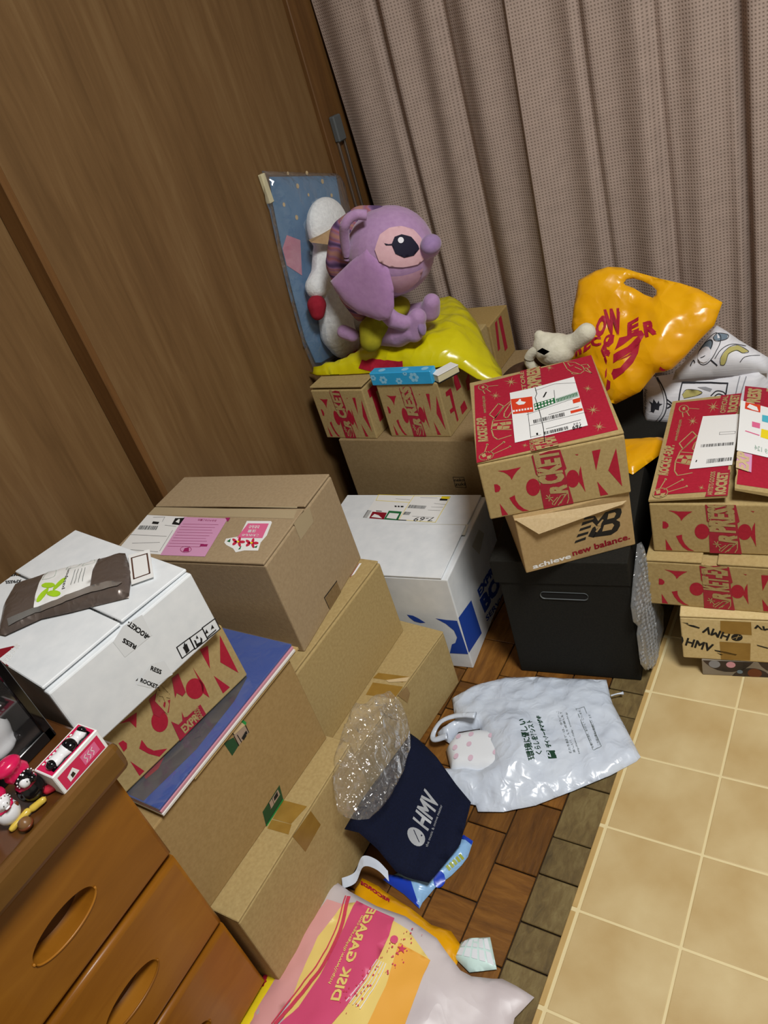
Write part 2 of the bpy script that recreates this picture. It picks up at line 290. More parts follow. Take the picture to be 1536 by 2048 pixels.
def face_place(L, W, H):
    def place(face, u, v, e):
        u = max(0, min(L if face in ('front', 'top') else W, u)); v = max(0, min(W if face == 'top' else H, v))
        if face == 'front': return (u - L / 2, -W / 2 - e, v)
        if face == 'right': return (L / 2 + e, u - W / 2, v)
        if face == 'left': return (-L / 2 - e, u - W / 2, v)
        return (u - L / 2, v - W / 2, H + e)
    return place
def pose(k):
    x, y, yaw, L, W, H, z = BX[k]; L, W, H = L * U, W * U, H * U
    c = Vector((x * U, y * U, z * U)) + Matrix.Rotation(yaw, 3, 'Z') @ Vector((L / 2, W / 2, 0)); return c, yaw, L, W, H
def carton(k, name, label, mat, flaps=None, group=None, skip=('lid_seam',), cat='box', items=None, edge=.0025):
    c, yaw, L, W, H = pose(k); t = thing(name, label, cat, c, yaw, group)
    gap = .0055 if flaps is not None else 0
    frombm('body', boxbm(-L / 2, L / 2, -W / 2, W / 2, 0, H - gap, edge, seg=2), mat, t)
    for f in (flaps or []):
        u0, u1, v0, v1 = [a for a in f[:4]]; lift = f[4] if len(f) > 4 else None
        bm = boxbm(u0 - L / 2, u1 - L / 2, v0 - W / 2, v1 - W / 2, H - .0045, H, .0012)
        if lift:                                                   # (side to lift, height)
            for v in bm.verts:
                a = dict(u0=(u1 - L / 2 - v.co.x) / (u1 - u0), u1=(v.co.x - u0 + L / 2) / (u1 - u0), v0=(v1 - W / 2 - v.co.y) / (v1 - v0), v1=(v.co.y - v0 + W / 2) / (v1 - v0))[lift[0]]; v.co.z += lift[1] * a
        frombm('flap', bm, mat, t)
    its = [i for i in (DEC.get(k, []) if items is None else items) if i[2] not in skip]
    if its: decals(its, t, face_place(L, W, H))
    return t
def inside(p, poly):
    x, y = p[0], p[1]; r = False; j = len(poly) - 1
    for i in range(len(poly)):
        xi, yi = poly[i][0], poly[i][1]; xj, yj = poly[j][0], poly[j][1]
        if (yi > y) != (yj > y) and x < (xj - xi) * (y - yi) / (yj - yi) + xi: r = not r
        j = i
    return r
def edist(p, poly):
    d = 9; q = Vector((p[0], p[1])); n = len(poly)
    for i in range(n):
        a = Vector(poly[i][:2]); b = Vector(poly[(i + 1) % n][:2]); ab = b - a; t = max(0, min(1, (q - a).dot(ab) / max(ab.length_squared, 1e-12))); d = min(d, (q - a - ab * t).length)
    return d
def cdt_fill(poly, res, holes=()):
    rings = [poly] + list(holes); vs_, es = [], []
    for rg in rings:
        pts = []
        for a, b in zip(rg, list(rg[1:]) + [rg[0]]):
            a, b = Vector(a[:2]), Vector(b[:2]); n = max(1, int((b - a).length / res))
            pts += [a.lerp(b, i / n) for i in range(n)]
        i0 = len(vs_); vs_ += pts; es += [(i0 + i, i0 + (i + 1) % len(pts)) for i in range(len(pts))]
    x0, x1 = min(p[0] for p in poly), max(p[0] for p in poly); y0, y1 = min(p[1] for p in poly), max(p[1] for p in poly)
    y = y0; rr = 0
    while y < y1:
        x = x0 + (res / 2 if rr % 2 else 0)
        while x < x1:
            p = Vector((x, y))
            if inside(p, poly) and not any(inside(p, h) for h in holes) and min(edist(p, r_) for r_ in rings) > res * .45: vs_.append(p)
            x += res
        y += res * .87; rr += 1
    o = delaunay_2d_cdt(vs_, es, [], 0, 1e-6); V = o[0]
    F = [f for f in o[2] if (lambda c: inside(c, poly) and not any(inside(c, h) for h in holes))(sum((V[i] for i in f), Vector((0, 0))) / len(f))]
    return V, F
def crumple(x, y, amp, freq, seed):
    v = Vector((x * freq, y * freq, seed * 3.7)); a = 1 - 2 * abs(noise.noise(v)); b = 1 - 2 * abs(noise.noise(v * 2.1 + Vector((5, 3, 1)))); c = 1 - 2 * abs(noise.noise(v * 4.3 + Vector((9, 1, 4)))); return amp * (a * .6 + b * .32 + c * .14 + noise.noise(v * .5) * .6)
class Pillow:
    """soft flat thing (bag, pouch, cushion): outline in a local plane, puffed up, crumpled, closed underneath"""
    def __init__(s, poly, thick, k=.03, amp=.003, freq=25, seed=1, base=None, holes=(), edge=.0):
        s.poly, s.thick, s.k, s.amp, s.freq, s.seed, s.holes, s.edge = poly, thick, k, amp, freq, seed, holes, edge; s.base = base or (lambda x, y: 0)
    def h(s, x, y):
        d = min([edist((x, y), s.poly)] + [edist((x, y), q) for q in s.holes]) if inside((x, y), s.poly) else 0
        th = s.thick(x, y) if callable(s.thick) else s.thick
        return s.base(x, y) + s.edge + (th * (1 - math.exp(-d / s.k)) + crumple(x, y, s.amp, s.freq, s.seed) * min(1, d / .012 + .25))
    def build(s, name, mat, parent=None, res=.012, bottom=True, mx=None):
        V, F = cdt_fill(s.poly, res, s.holes); n = len(V)
        P_ = [Vector((v.x, v.y, s.h(v.x, v.y))) for v in V]; Fc = [tuple(f) for f in F]
        if bottom:
            cnt = {}
            for f in F:
                for a, b in zip(f, list(f[1:]) + [f[0]]): cnt[(a, b)] = cnt.get((a, b), 0) + 1
            P_ += [Vector((v.x, v.y, s.base(v.x, v.y) + min(0, 0))) for v in V]; Fc += [tuple(n + i for i in f[::-1]) for f in F]
            Fc += [(b, a, n + a, n + b) for (a, b) in cnt if (b, a) not in cnt]
        if mx: P_ = [mx @ p for p in P_]
        return pyd(name, P_, Fc, mat, parent, True)
    def print(s, name, recs, parent=None, mx=None, res=.01, e=.0008):
        """recs: (mat, layer, polygon) or (mat, layer, 'text', [o,a,c], bold) or (mat, layer, 'line', pts, width); all follow the surface"""
        mats, V, F, mi = [], [], [], []
        for r in recs:
            if r[0] not in mats: mats.append(r[0])
            if r[2] == 'text': sh = shapes_of(['t', 0, 0, 0, 0, r[3], r[4], r[5]])
            elif r[2] in ('line', 'poly'): sh = shapes_of(['l', 0, 0, 0, 0, r[4], [Vector((q.x, q.y)) for q in (curve_pts([(p[0], p[1], 0) for p in r[3]], 5) if r[2] == 'line' else [Vector((p[0], p[1], 0)).lerp(Vector((p2[0], p2[1], 0)), t_ / 6) for p, p2 in zip(r[3], r[3][1:]) for t_ in range(7)])]])
            else:
                a, b = cdt_fill(r[2], res); sh = [(a, [tuple(f) for f in b])]
            for q5, (v2, f2) in enumerate(sh):
                i = len(V)
                for p in v2:
                    q = Vector((p[0], p[1], s.h(p[0], p[1]) + e * r[1] + q5 * 5e-5)); V.append(mx @ q if mx else q)
                F += [tuple(i + q for q in f) for f in f2]; mi += [mats.index(r[0])] * len(f2)
        return pyd(name, V, F, mats, parent, True, mi)
def plane_mx(o, a, c):
    a = Vector(a).normalized(); c = Vector(c).normalized(); n = a.cross(c); m = Matrix((a, c, n)).transposed().to_4x4(); m.translation = Vector(o) * U; return m
def local(o, mx=None):                                               # bring world-built children under their thing
    pass

# ------------------------------------------------------------------ layout tables (box poses in tiles; prints in metres on each face)
BX = {
  'A1': [-2.502, -5.87, 1.58, 2.14, 2.2, 1.437, 0.0],
  'A2': [-2.7, -3.68, 1.49, 2.2, 0.92, 1.0, 0.0],
  'B1': [-2.863, -5.88, 1.551, 2.12, 2.2, 1.3, 1.437],
  'B2': [-3.085, -3.72, 1.569, 2.12, 2.0, 1.245, 1.0],
  'C2': [-3.151, -3.264, 1.697, 1.683, 2.278, 1.33, 2.245],
  'W': [-2.429, -1.195, 1.687, 1.875, 2.377, 1.709, 0.0],
  'N': [-5.288, 0.951, 0.038, 2.42, 3.0, 2.4, 0.0],
  'N1': [-5.547, 0.999, 0.012, 0.995, 2.0, 0.92, 2.4],
  'N2': [-4.33, 1.094, 0.032, 1.054, 2.0, 0.922, 2.4],
  'N3': [-4.38, 3.14, 0.032, 1.054, 0.85, 0.85, 2.4],
  'G': [-1.749, -1.06, 0.144, 1.6, 2.45, 1.66, 0.0],
  'GL': [-1.806, -1.09, 0.15, 1.679, 2.55, 0.366, 1.64],
  'NB': [-1.248, -1.233, 0.589, 1.332, 2.2, 0.786, 2.01],
  'P1': [-1.549, -1.245, 0.458, 1.609, 2.077, 0.793, 2.8],
  'PB': [0.534, -0.564, 0.193, 1.6, 2.0, 0.262, 0.028],
  'HM': [0.317, -0.579, 0.154, 1.6, 2.2, 0.736, 0.293],
  'R2': [-0.064, -0.443, 0.08, 1.62, 2.1, 0.721, 1.03],
  'R1': [-0.001, -0.283, 0.103, 1.62, 2.3, 0.771, 1.76],
  'D': [-3.2603, -5.7916, 1.398, 1.62, 2.0, 0.7, 2.9],
  'E': [-3.1, -5.81, 1.421, 1.53, 2.0, 0.74, 3.66]}
DEC = {
  'P1': [
    ["p","front","printed_lettering","red",1,[[0.0311,0.0958],[0.0472,0.0937],[0.0703,0.0941],[0.0627,0.0881],[0.0558,0.0805],[0.0509,0.0727],[0.0494,0.0794],[0.0457,0.0856],[0.0401,0.091]]],
    ["p","front","printed_lettering","red",1,[[0.0203,0.071],[0.0254,0.07],[0.0292,0.065],[0.0293,0.0596],[0.0257,0.0547],[0.0198,0.0545],[0.019,0.0561]]],
    ["p","front","printed_lettering","red",1,[[0.0223,0.0301],[0.0322,0.0038],[0.0215,0.0041]]],
    ["p","front","printed_lettering","red",1,[[0.0403,0.0377],[0.0504,0.0413],[0.0503,0.0309],[0.0539,0.0197],[0.0611,0.009],[0.0686,0.0039],[0.0581,0.0047],[0.0503,0.0119],[0.0443,0.024]]],
    ["p","front","printed_lettering","red",1,[[0.0947,0.0469],[0.0933,0.0418],[0.0909,0.0373],[0.0877,0.0341],[0.0841,0.0324],[0.0803,0.0324],[0.0769,0.0342],[0.0741,0.0374],[0.0722,0.0419],[0.0714,0.0471],[0.0717,0.0525],[0.0732,0.0577],[0.0756,0.062],[0.0788,0.0652],[0.0824,0.0668],[0.086,0.0668],[0.0894,0.0651],[0.0922,0.0619],[0.0941,0.0575],[0.095,0.0524]]],
    ["p","front","printed_lettering","red",1,[[0.1605,0.0486],[0.1593,0.0433],[0.1571,0.0388],[0.1543,0.0354],[0.151,0.0336],[0.1476,0.0336],[0.1445,0.0352],[0.1419,0.0384],[0.1401,0.0429],[0.1393,0.0482],[0.1395,0.0537],[0.1408,0.059],[0.143,0.0635],[0.1458,0.0667],[0.149,0.0685],[0.1524,0.0685],[0.1555,0.0669],[0.1581,0.0637],[0.1599,0.0593],[0.1607,0.0541]]],
    ["p","front","printed_lettering","red",1,[[0.1661,0.0732],[0.1661,0.0483],[0.1673,0.019],[0.1628,0.0331],[0.1592,0.042],[0.1623,0.0624]]],
    ["p","front","printed_lettering","red",1,[[0.1876,0.097],[0.2014,0.0971],[0.1896,0.0578]]],
    ["p","front","printed_lettering","red",1,[[0.1887,0.0362],[0.2038,0.0056],[0.1906,0.0058]]],
    ["p","front","printed_lettering","red",1,[[0.2259,0.0931],[0.2279,0.0167],[0.209,0.0536]]],
    ["p","front","printed_lettering","red",1,[[0.1597,0.0972],[0.1655,0.0963],[0.1639,0.0941]]],
    ["p","front","printed_tape","tapered",2,[[0.0906,0.1116],[0.1068,0.1118],[0.12,0.1141],[0.1378,0.1123],[0.143,0.0737],[0.1393,0.0707],[0.1409,0.0438],[0.145,0.0014],[0.0941,0.0011],[0.0943,0.047],[0.0993,0.0646],[0.0921,0.0743]]],
    ["t","front","printed_tape","kraft",3,"CKET",[[0.1373,0.0487],[0.1353,0.1141],[0.0949,0.0509]],0.05],
    ["t","front","printed_tape","kraft",3,"R",[[0.1394,0.0252],[0.1387,0.043],[0.1093,0.0304]],0.05],
    ["t","front","printed_tape","kraft",3,"OFFICIAL",[[0.0986,0.074],[0.1013,0.1021],[0.0938,0.0744]],0.02],
    ["l","front","printed_tape","kraft",3,0.0016,[[0.1123,0.0057],[0.1259,0.0231],[0.1338,0.0239],[0.1236,0.0071]]],
    ["l","front","printed_tape","kraft",3,0.0016,[[0.1187,0.0041],[0.1346,0.0223],[0.1386,0.0268],[0.1382,0.0132],[0.1343,0.0045]]],
    ["l","front","printed_tape","kraft",3,0.0016,[[0.1102,0.007],[0.1096,0.0105],[0.12,0.0204]]],
    ["l","front","printed_tape","kraft",3,0.0016,[[0.1024,0.0287],[0.1113,0.0142]]],
    ["l","front","printed_tape","kraft",3,0.0016,[[0.108,0.0288],[0.1049,0.0158]]],
    ["l","front","printed_tape","kraft",3,0.0016,[[0.1003,0.0224],[0.1125,0.0222]]],
    ["p","top","lid_print","red",1,[[0.009,0.2935],[0.2404,0.3141],[0.2344,0.012],[0.0004,0.0002]]],
    ["l","top","lid_art","kraft",2,0.0022,[[0.0639,0.0665],[0.0404,0.0615],[0.0338,0.075],[0.0316,0.1019],[0.0364,0.134],[0.0439,0.1467],[0.0598,0.1769],[0.0745,0.1938]]],
    ["l","top","lid_art","kraft",2,0.0022,[[0.0506,0.1947],[0.0593,0.1798],[0.0403,0.1398],[0.0315,0.1591],[0.0506,0.1947]]],
    ["l","top","lid_art","kraft",2,0.0022,[[0.0828,0.2059],[0.0681,0.1756],[0.0588,0.154],[0.0569,0.1387],[0.0622,0.1312],[0.0765,0.1611]]],
    ["l","top","lid_art","kraft",2,0.0022,[[0.0316,0.1019],[0.0656,0.0868]]],
    ["l","top","lid_art","kraft",2,0.0022,[[0.0367,0.1314],[0.0754,0.1211]]],
    ["p","top","lid_art","kraft",2,[[0.0338,0.1116],[0.0419,0.1108],[0.0454,0.12],[0.0368,0.1215]]],
    ["p","top","lid_art","kraft",2,[[0.0411,0.0977],[0.0502,0.0961],[0.0522,0.1072],[0.0431,0.1103]]],
    ["p","top","lid_art","kraft",2,[[0.0461,0.1197],[0.0577,0.1184],[0.058,0.107],[0.0522,0.1072]]],
    ["p","top","lid_art","kraft",2,[[0.0588,0.1179],[0.068,0.1157],[0.0671,0.1053],[0.0584,0.1068]]],
    ["p","top","lid_art","kraft",2,[[0.0512,0.0942],[0.0626,0.092],[0.0644,0.1007],[0.0527,0.1046]]],
    ["l","top","lid_art","kraft",2,0.0018,[[0.0298,0.0167],[0.0295,0.0127],[0.028,0.0089],[0.0256,0.0058],[0.0224,0.0036],[0.0187,0.0026],[0.015,0.0028],[0.0115,0.0042],[0.0086,0.0068],[0.0066,0.0101],[0.0057,0.014],[0.0059,0.0181],[0.0073,0.0219],[0.0098,0.0251],[0.013,0.0273],[0.0167,0.0284],[0.0206,0.0282],[0.0241,0.0267],[0.027,0.0241],[0.0289,0.0207],[0.0298,0.0167]]],
    ["l","top","lid_art","kraft",2,0.0018,[[0.015,0.0265],[0.0214,0.0523]]],
    ["l","top","lid_art","kraft",2,0.0018,[[0.0227,0.0242],[0.0496,0.0485]]],
    ["l","top","lid_art","kraft",2,0.0018,[[0.03,0.0169],[0.059,0.0293]]],
    ["l","top","lid_art","kraft",2,0.0018,[[0.0352,0.2717],[0.0345,0.2681],[0.033,0.2653],[0.0309,0.2636],[0.0283,0.2631],[0.0255,0.2639],[0.0227,0.2659],[0.0203,0.269],[0.0185,0.2728],[0.0173,0.2769],[0.0171,0.281],[0.0177,0.2847],[0.0192,0.2876],[0.0213,0.2894],[0.024,0.2898],[0.0268,0.289],[0.0296,0.2869],[0.032,0.2838],[0.0339,0.28],[0.035,0.2758],[0.0352,0.2717]]],
    ["l","top","lid_art","kraft",2,0.0018,[[0.0243,0.2662],[0.0279,0.2472]]],
    ["l","top","lid_art","kraft",2,0.0018,[[0.0309,0.2687],[0.0392,0.249]]],
    ["l","top","lid_art","kraft",2,0.0018,[[0.0352,0.2764],[0.0548,0.2698]]],
    ["p","top","lid_art","kraft",2,[[0.0237,0.0518],[0.0229,0.0499],[0.0213,0.0496],[0.0198,0.0512],[0.0192,0.0536],[0.02,0.0556],[0.0216,0.0558],[0.0232,0.0542]]],
    ["p","top","lid_art","kraft",2,[[0.0523,0.0478],[0.0515,0.0459],[0.0499,0.0457],[0.0484,0.0472],[0.0479,0.0496],[0.0487,0.0515],[0.0503,0.0518],[0.0518,0.0502]]],
    ["p","top","lid_art","kraft",2,[[0.061,0.0294],[0.0603,0.0278],[0.0589,0.0276],[0.0576,0.0289],[0.0572,0.031],[0.0579,0.0326],[0.0593,0.0327],[0.0606,0.0314]]],
    ["p","top","lid_art","kraft",2,[[0.0092,0.0223],[0.0161,0.0252],[0.0177,0.0145],[0.012,0.0125]]],
    ["p","top","lid_art","kraft",2,[[0.0188,0.0141],[0.0266,0.0152],[0.0238,0.0048],[0.0183,0.0057]]],
    ["p","top","lid_art","kraft",2,[[0.0225,0.2806],[0.0273,0.284],[0.0293,0.2724],[0.0246,0.2713]]],
    ["p","top","lid_art","kraft",2,[[0.0938,0.2605],[0.0822,0.2692],[0.0848,0.2559],[0.0806,0.2684],[0.0758,0.2509],[0.079,0.2698],[0.0715,0.2675],[0.0782,0.2727],[0.0669,0.2843],[0.0788,0.2754],[0.0761,0.289],[0.0803,0.2762],[0.0852,0.2941],[0.082,0.2748],[0.0895,0.2771],[0.0827,0.2718]]],
    ["p","top","lid_art","kraft",2,[[0.0585,0.2197],[0.0489,0.2266],[0.0512,0.216],[0.0476,0.2259],[0.044,0.212],[0.0463,0.2271],[0.0402,0.2252],[0.0456,0.2294],[0.0363,0.2385],[0.046,0.2315],[0.0437,0.2422],[0.0473,0.2321],[0.051,0.2463],[0.0487,0.231],[0.0547,0.2329],[0.0493,0.2287]]],
    ["p","top","lid_art","kraft",2,[[0.167,0.2881],[0.1593,0.2943],[0.1607,0.2849],[0.1582,0.2937],[0.1544,0.2815],[0.1571,0.2948],[0.1519,0.2931],[0.1567,0.2968],[0.1493,0.3049],[0.1571,0.2987],[0.1557,0.3082],[0.1582,0.2992],[0.1621,0.3117],[0.1593,0.2982],[0.1645,0.2998],[0.1598,0.2962]]],
    ["p","top","lid_art","kraft",2,[[0.2203,0.1686],[0.213,0.1741],[0.2141,0.1656],[0.2119,0.1736],[0.2079,0.1624],[0.2109,0.1745],[0.2059,0.173],[0.2106,0.1763],[0.2037,0.1836],[0.2111,0.178],[0.21,0.1867],[0.2122,0.1786],[0.2163,0.19],[0.2132,0.1777],[0.2182,0.1792],[0.2135,0.1758]]],
    ["p","top","lid_art","kraft",2,[[0.2193,0.0841],[0.2093,0.0911],[0.2108,0.0801],[0.2079,0.0904],[0.2024,0.0758],[0.2065,0.0915],[0.1996,0.0895],[0.206,0.0939],[0.1965,0.1032],[0.2067,0.0961],[0.2051,0.1073],[0.2081,0.0968],[0.2137,0.1117],[0.2095,0.0957],[0.2164,0.0978],[0.21,0.0933]]],
    ["p","top","lid_art","kraft",2,[[0.2181,0.0253],[0.2088,0.0315],[0.2102,0.0217],[0.2074,0.0309],[0.2024,0.0178],[0.2061,0.0319],[0.1997,0.03],[0.2057,0.034],[0.1969,0.0423],[0.2063,0.036],[0.2049,0.0461],[0.2077,0.0367],[0.2128,0.0501],[0.209,0.0356],[0.2154,0.0376],[0.2094,0.0335]]],
    ["p","top","lid_art","kraft",2,[[0.0894,0.0191],[0.0841,0.0224],[0.0853,0.0172],[0.0834,0.022],[0.0813,0.0152],[0.0827,0.0225],[0.0794,0.0215],[0.0824,0.0237],[0.0773,0.0279],[0.0826,0.0247],[0.0814,0.0299],[0.0833,0.025],[0.0855,0.032],[0.0841,0.0245],[0.0874,0.0255],[0.0844,0.0234]]],
    ["l","top","lid_art","kraft",2,0.0018,[[0.186,0.31],[0.1889,0.2735],[0.1949,0.2554],[0.2086,0.241],[0.2187,0.2513],[0.2179,0.2696],[0.2068,0.294],[0.186,0.31]]],
    ["l","top","lid_art","kraft",2,0.0018,[[0.1937,0.2983],[0.1963,0.2815],[0.2017,0.2846]]],
    ["l","top","lid_art","kraft",2,0.0018,[[0.2142,0.2776],[0.2272,0.2746],[0.2293,0.2573],[0.2187,0.259]]],
    ["l","top","lid_art","kraft",2,0.0018,[[0.1949,0.2554],[0.1949,0.2467],[0.2063,0.2422]]],
    ["l","top","lid_art","kraft",2,0.0018,[[0.2178,0.2536],[0.2284,0.2327],[0.2226,0.261]]],
    ["l","top","lid_art","kraft",2,0.0018,[[0.2039,0.2743],[0.2133,0.256]]],
    ["t","top","lid_art","kraft",2,"ROCKET-EXP.",[[0.0241,0.063],[0.0247,0.1536],[0.006,0.0679]],0.05],
    ["t","top","lid_art","kraft",2,"www.rocket-exp.com",[[0.0288,0.1671],[0.0294,0.2369],[0.0197,0.1693]],0.01],
    ["p","top","printed_tape","tapered",2,[[0.1024,0.3117],[0.1425,0.3207],[0.1369,0.2285],[0.133,0.1342],[0.1336,0.034],[0.1374,0.0008],[0.1072,-0.0062],[0.0923,-0.0018],[0.0961,0.0687],[0.1008,0.2024]]],
    ["t","top","printed_tape","kraft",3,"EXPRESS",[[0.1345,0.2157],[0.1416,0.3174],[0.1079,0.2181]],0.05],
    ["t","top","printed_tape","kraft",3,"STORE",[[0.1061,0.2191],[0.1085,0.3053],[0.098,0.2215]],0.02],
    ["t","top","printed_tape","kraft",3,"ET-EXP",[[0.1372,-0.0004],[0.1338,0.0361],[0.101,-0.0003]],0.05],
    ["t","top","printed_tape","kraft",3,"OFFICIAL",[[0.0982,-0.0012],[0.0991,0.0377],[0.0908,0.0005]],0.02],
    ["p","top","shipping_label","paper",4,[[0.0746,0.2255],[0.1214,0.2252],[0.1958,0.2329],[0.1911,0.0439],[0.1168,0.039],[0.0681,0.0375]]],
    ["p","top","shipping_label","orange",5,[[0.0743,0.1982],[0.1134,0.1908],[0.1095,0.1312],[0.0735,0.139]]],
    ["p","top","shipping_label","orange",5,[[0.1804,0.1445],[0.194,0.1466],[0.1923,0.131],[0.1796,0.1296]]],
    ["p","top","shipping_label","orange",5,[[0.1709,0.1053],[0.1918,0.1062],[0.1914,0.0976],[0.1706,0.0956]]],
    ["p","top","shipping_label","paper",6,[[0.0816,0.1785],[0.0869,0.1834],[0.09,0.1905],[0.0923,0.1893],[0.0922,0.1808],[0.1003,0.1732],[0.0961,0.1663],[0.0867,0.1677]]],
    ["p","top","shipping_label","paper",6,[[0.0742,0.1452],[0.0775,0.1452],[0.0777,0.1523],[0.0743,0.1523]]],
    ["p","top","shipping_label","paper",6,[[0.0794,0.1446],[0.0827,0.1445],[0.0828,0.1516],[0.0795,0.1516]]],
    ["p","top","shipping_label","paper",6,[[0.0845,0.1439],[0.0878,0.1438],[0.088,0.1509],[0.0847,0.1509]]],
    ["p","top","shipping_label","paper",6,[[0.0896,0.1432],[0.0929,0.1432],[0.0931,0.1502],[0.0898,0.1503]]],
    ["p","top","shipping_label","paper",6,[[0.0947,0.1425],[0.098,0.1425],[0.0982,0.1495],[0.0949,0.1496]]],
    ["p","top","shipping_label","paper",6,[[0.0998,0.1418],[0.1031,0.1418],[0.1033,0.1488],[0.1,0.1489]]],
    ["p","top","shipping_label","paper",6,[[0.1049,0.1412],[0.1082,0.1411],[0.1084,0.1482],[0.1051,0.1482]]],
    ["p","top","shipping_label","green",5,[[0.1132,0.1601],[0.1516,0.1665],[0.1507,0.1461],[0.1128,0.1347]]],
    ["p","top","shipping_label","greypale",5,[[0.1527,0.1618],[0.1936,0.171],[0.1925,0.1515],[0.1515,0.1457]]],
    ["p","top","shipping_label","paper",6,[[0.1136,0.1394],[0.1174,0.1401],[0.1172,0.1468],[0.1139,0.1464]]],
    ["p","top","shipping_label","paper",6,[[0.1143,0.1508],[0.1177,0.1517],[0.1174,0.1571],[0.1145,0.1564]]],
    ["p","top","shipping_label","paper",6,[[0.1195,0.1406],[0.1234,0.1413],[0.1232,0.1481],[0.1199,0.1476]]],
    ["p","top","shipping_label","paper",6,[[0.1204,0.152],[0.1237,0.153],[0.1234,0.1583],[0.1205,0.1576]]],
    ["p","top","shipping_label","paper",6,[[0.1255,0.1418],[0.1293,0.1426],[0.1292,0.1493],[0.1258,0.1489]]],
    ["p","top","shipping_label","paper",6,[[0.1264,0.1532],[0.1297,0.1542],[0.1294,0.1595],[0.1265,0.1589]]],
    ["p","top","shipping_label","paper",6,[[0.1315,0.1431],[0.1353,0.1438],[0.1352,0.1505],[0.1318,0.1501]]],
    ["p","top","shipping_label","paper",6,[[0.1324,0.1545],[0.1357,0.1554],[0.1354,0.1608],[0.1325,0.1601]]],
    ["p","top","shipping_label","paper",6,[[0.1374,0.1443],[0.1412,0.145],[0.1411,0.1518],[0.1378,0.1513]]],
    ["p","top","shipping_label","paper",6,[[0.1383,0.1557],[0.1417,0.1567],[0.1415,0.162],[0.1386,0.1614]]],
    ["p","top","shipping_label","paper",6,[[0.1434,0.1455],[0.1472,0.1463],[0.1471,0.153],[0.1438,0.1526]]],
    ["p","top","shipping_label","paper",6,[[0.1443,0.157],[0.1477,0.1579],[0.1475,0.1633],[0.1446,0.1626]]],
    ["l","top","shipping_label","green",6,0.0012,[[0.1538,0.1487],[0.1571,0.1497],[0.1574,0.1584],[0.154,0.1575],[0.1547,0.1524]]],
    ["l","top","shipping_label","green",6,0.0012,[[0.1593,0.1499],[0.1626,0.1509],[0.1629,0.1596],[0.1595,0.1587],[0.1602,0.1536]]],
    ["l","top","shipping_label","green",6,0.0012,[[0.1648,0.1511],[0.1681,0.1521],[0.1684,0.1608],[0.165,0.1599],[0.1657,0.1548]]],
    ["l","top","shipping_label","green",6,0.0012,[[0.1702,0.1523],[0.1736,0.1533],[0.1739,0.162],[0.1705,0.1611],[0.1712,0.156]]],
    ["l","top","shipping_label","green",6,0.0012,[[0.1757,0.1535],[0.1791,0.1545],[0.1794,0.1632],[0.1761,0.1623],[0.1767,0.1572]]],
    ["l","top","shipping_label","green",6,0.0012,[[0.1812,0.1547],[0.1846,0.1557],[0.185,0.1644],[0.1816,0.1635],[0.1822,0.1584]]],
    ["l","top","shipping_label","green",6,0.0012,[[0.1867,0.1559],[0.1901,0.1569],[0.1905,0.1657],[0.1871,0.1647],[0.1877,0.1596]]],
    ["b","top","shipping_label","ink",5,[[0.1056,0.0889],[0.16,0.0919],[0.1607,0.1051],[0.1058,0.1013]],32],
    ["b","top","shipping_label","ink",5,[[0.1189,0.0426],[0.1589,0.0446],[0.1593,0.0554],[0.1193,0.0529]],26],
    ["t","top","shipping_label","ink",5,"769",[[0.1819,0.0535],[0.1661,0.0523],[0.1812,0.041]],0.02],
    ["t","top","shipping_label","ink",5,"124",[[0.1806,0.0596],[0.1692,0.0592],[0.1804,0.0551]],0.0],
    ["l","top","shipping_label","ink",5,0.0008,[[0.0999,0.1337],[0.0956,0.0423]]],
    ["l","top","shipping_label","ink",5,0.0008,[[0.1211,0.2114],[0.1574,0.2207],[0.195,0.2068]]],
    ["l","top","shipping_label","ink",5,0.0008,[[0.0968,0.1261],[0.1803,0.1471]]],
    ["l","top","shipping_label","ink",5,0.0008,[[0.0965,0.0446],[0.1131,0.0451]]],
    ["l","top","shipping_label","ink",5,0.0008,[[0.1543,0.1963],[0.1519,0.1664]]],
    ["l","top","shipping_label","ink",5,0.0008,[[0.0983,0.0841],[0.1963,0.0894]]],
    ["l","top","shipping_label","ink",5,0.003,[[0.1398,0.1949],[0.133,0.1783]]],
    ["l","top","shipping_label","ink",5,0.003,[[0.1074,0.0535],[0.1072,0.0477]]],
    ["l","top","shipping_label","ink",5,0.0012,[[0.1238,0.061],[0.1829,0.067]]],
    ["l","top","shipping_label","ink",5,0.0012,[[0.134,0.1088],[0.1867,0.1136]]],
    ["l","top","shipping_label","ink",5,0.0012,[[0.1225,0.2236],[0.1227,0.1969],[0.1181,0.1831],[0.1199,0.1253],[0.12,0.1055],[0.1195,0.0629],[0.1162,0.0193]]]],
  'NB': [
    ["t","front","printed_text","paper",1,"achieve",[[0.0135,0.0058],[0.0837,0.0082],[0.0136,0.0165]],0.03],
    ["t","front","printed_text","darkred",1,"new balance.",[[0.0872,0.0115],[0.1915,0.0157],[0.0867,0.0248]],0.03],
    ["p","front","printed_logo","black",1,[[0.0937,0.0384],[0.0962,0.0433],[0.1157,0.0459],[0.114,0.0402]]],
    ["p","front","printed_logo","black",1,[[0.099,0.0501],[0.1025,0.0558],[0.1218,0.0561],[0.1196,0.0512]]],
    ["p","front","printed_logo","black",1,[[0.1051,0.0617],[0.1081,0.0669],[0.1278,0.0682],[0.1261,0.0632]]],
    ["p","front","printed_logo","black",1,[[0.1106,0.0722],[0.1137,0.0785],[0.1326,0.0791],[0.1302,0.0744]]],
    ["p","front","printed_logo","black",1,[[0.1159,0.0833],[0.1191,0.0877],[0.1367,0.0852],[0.1363,0.082]]],
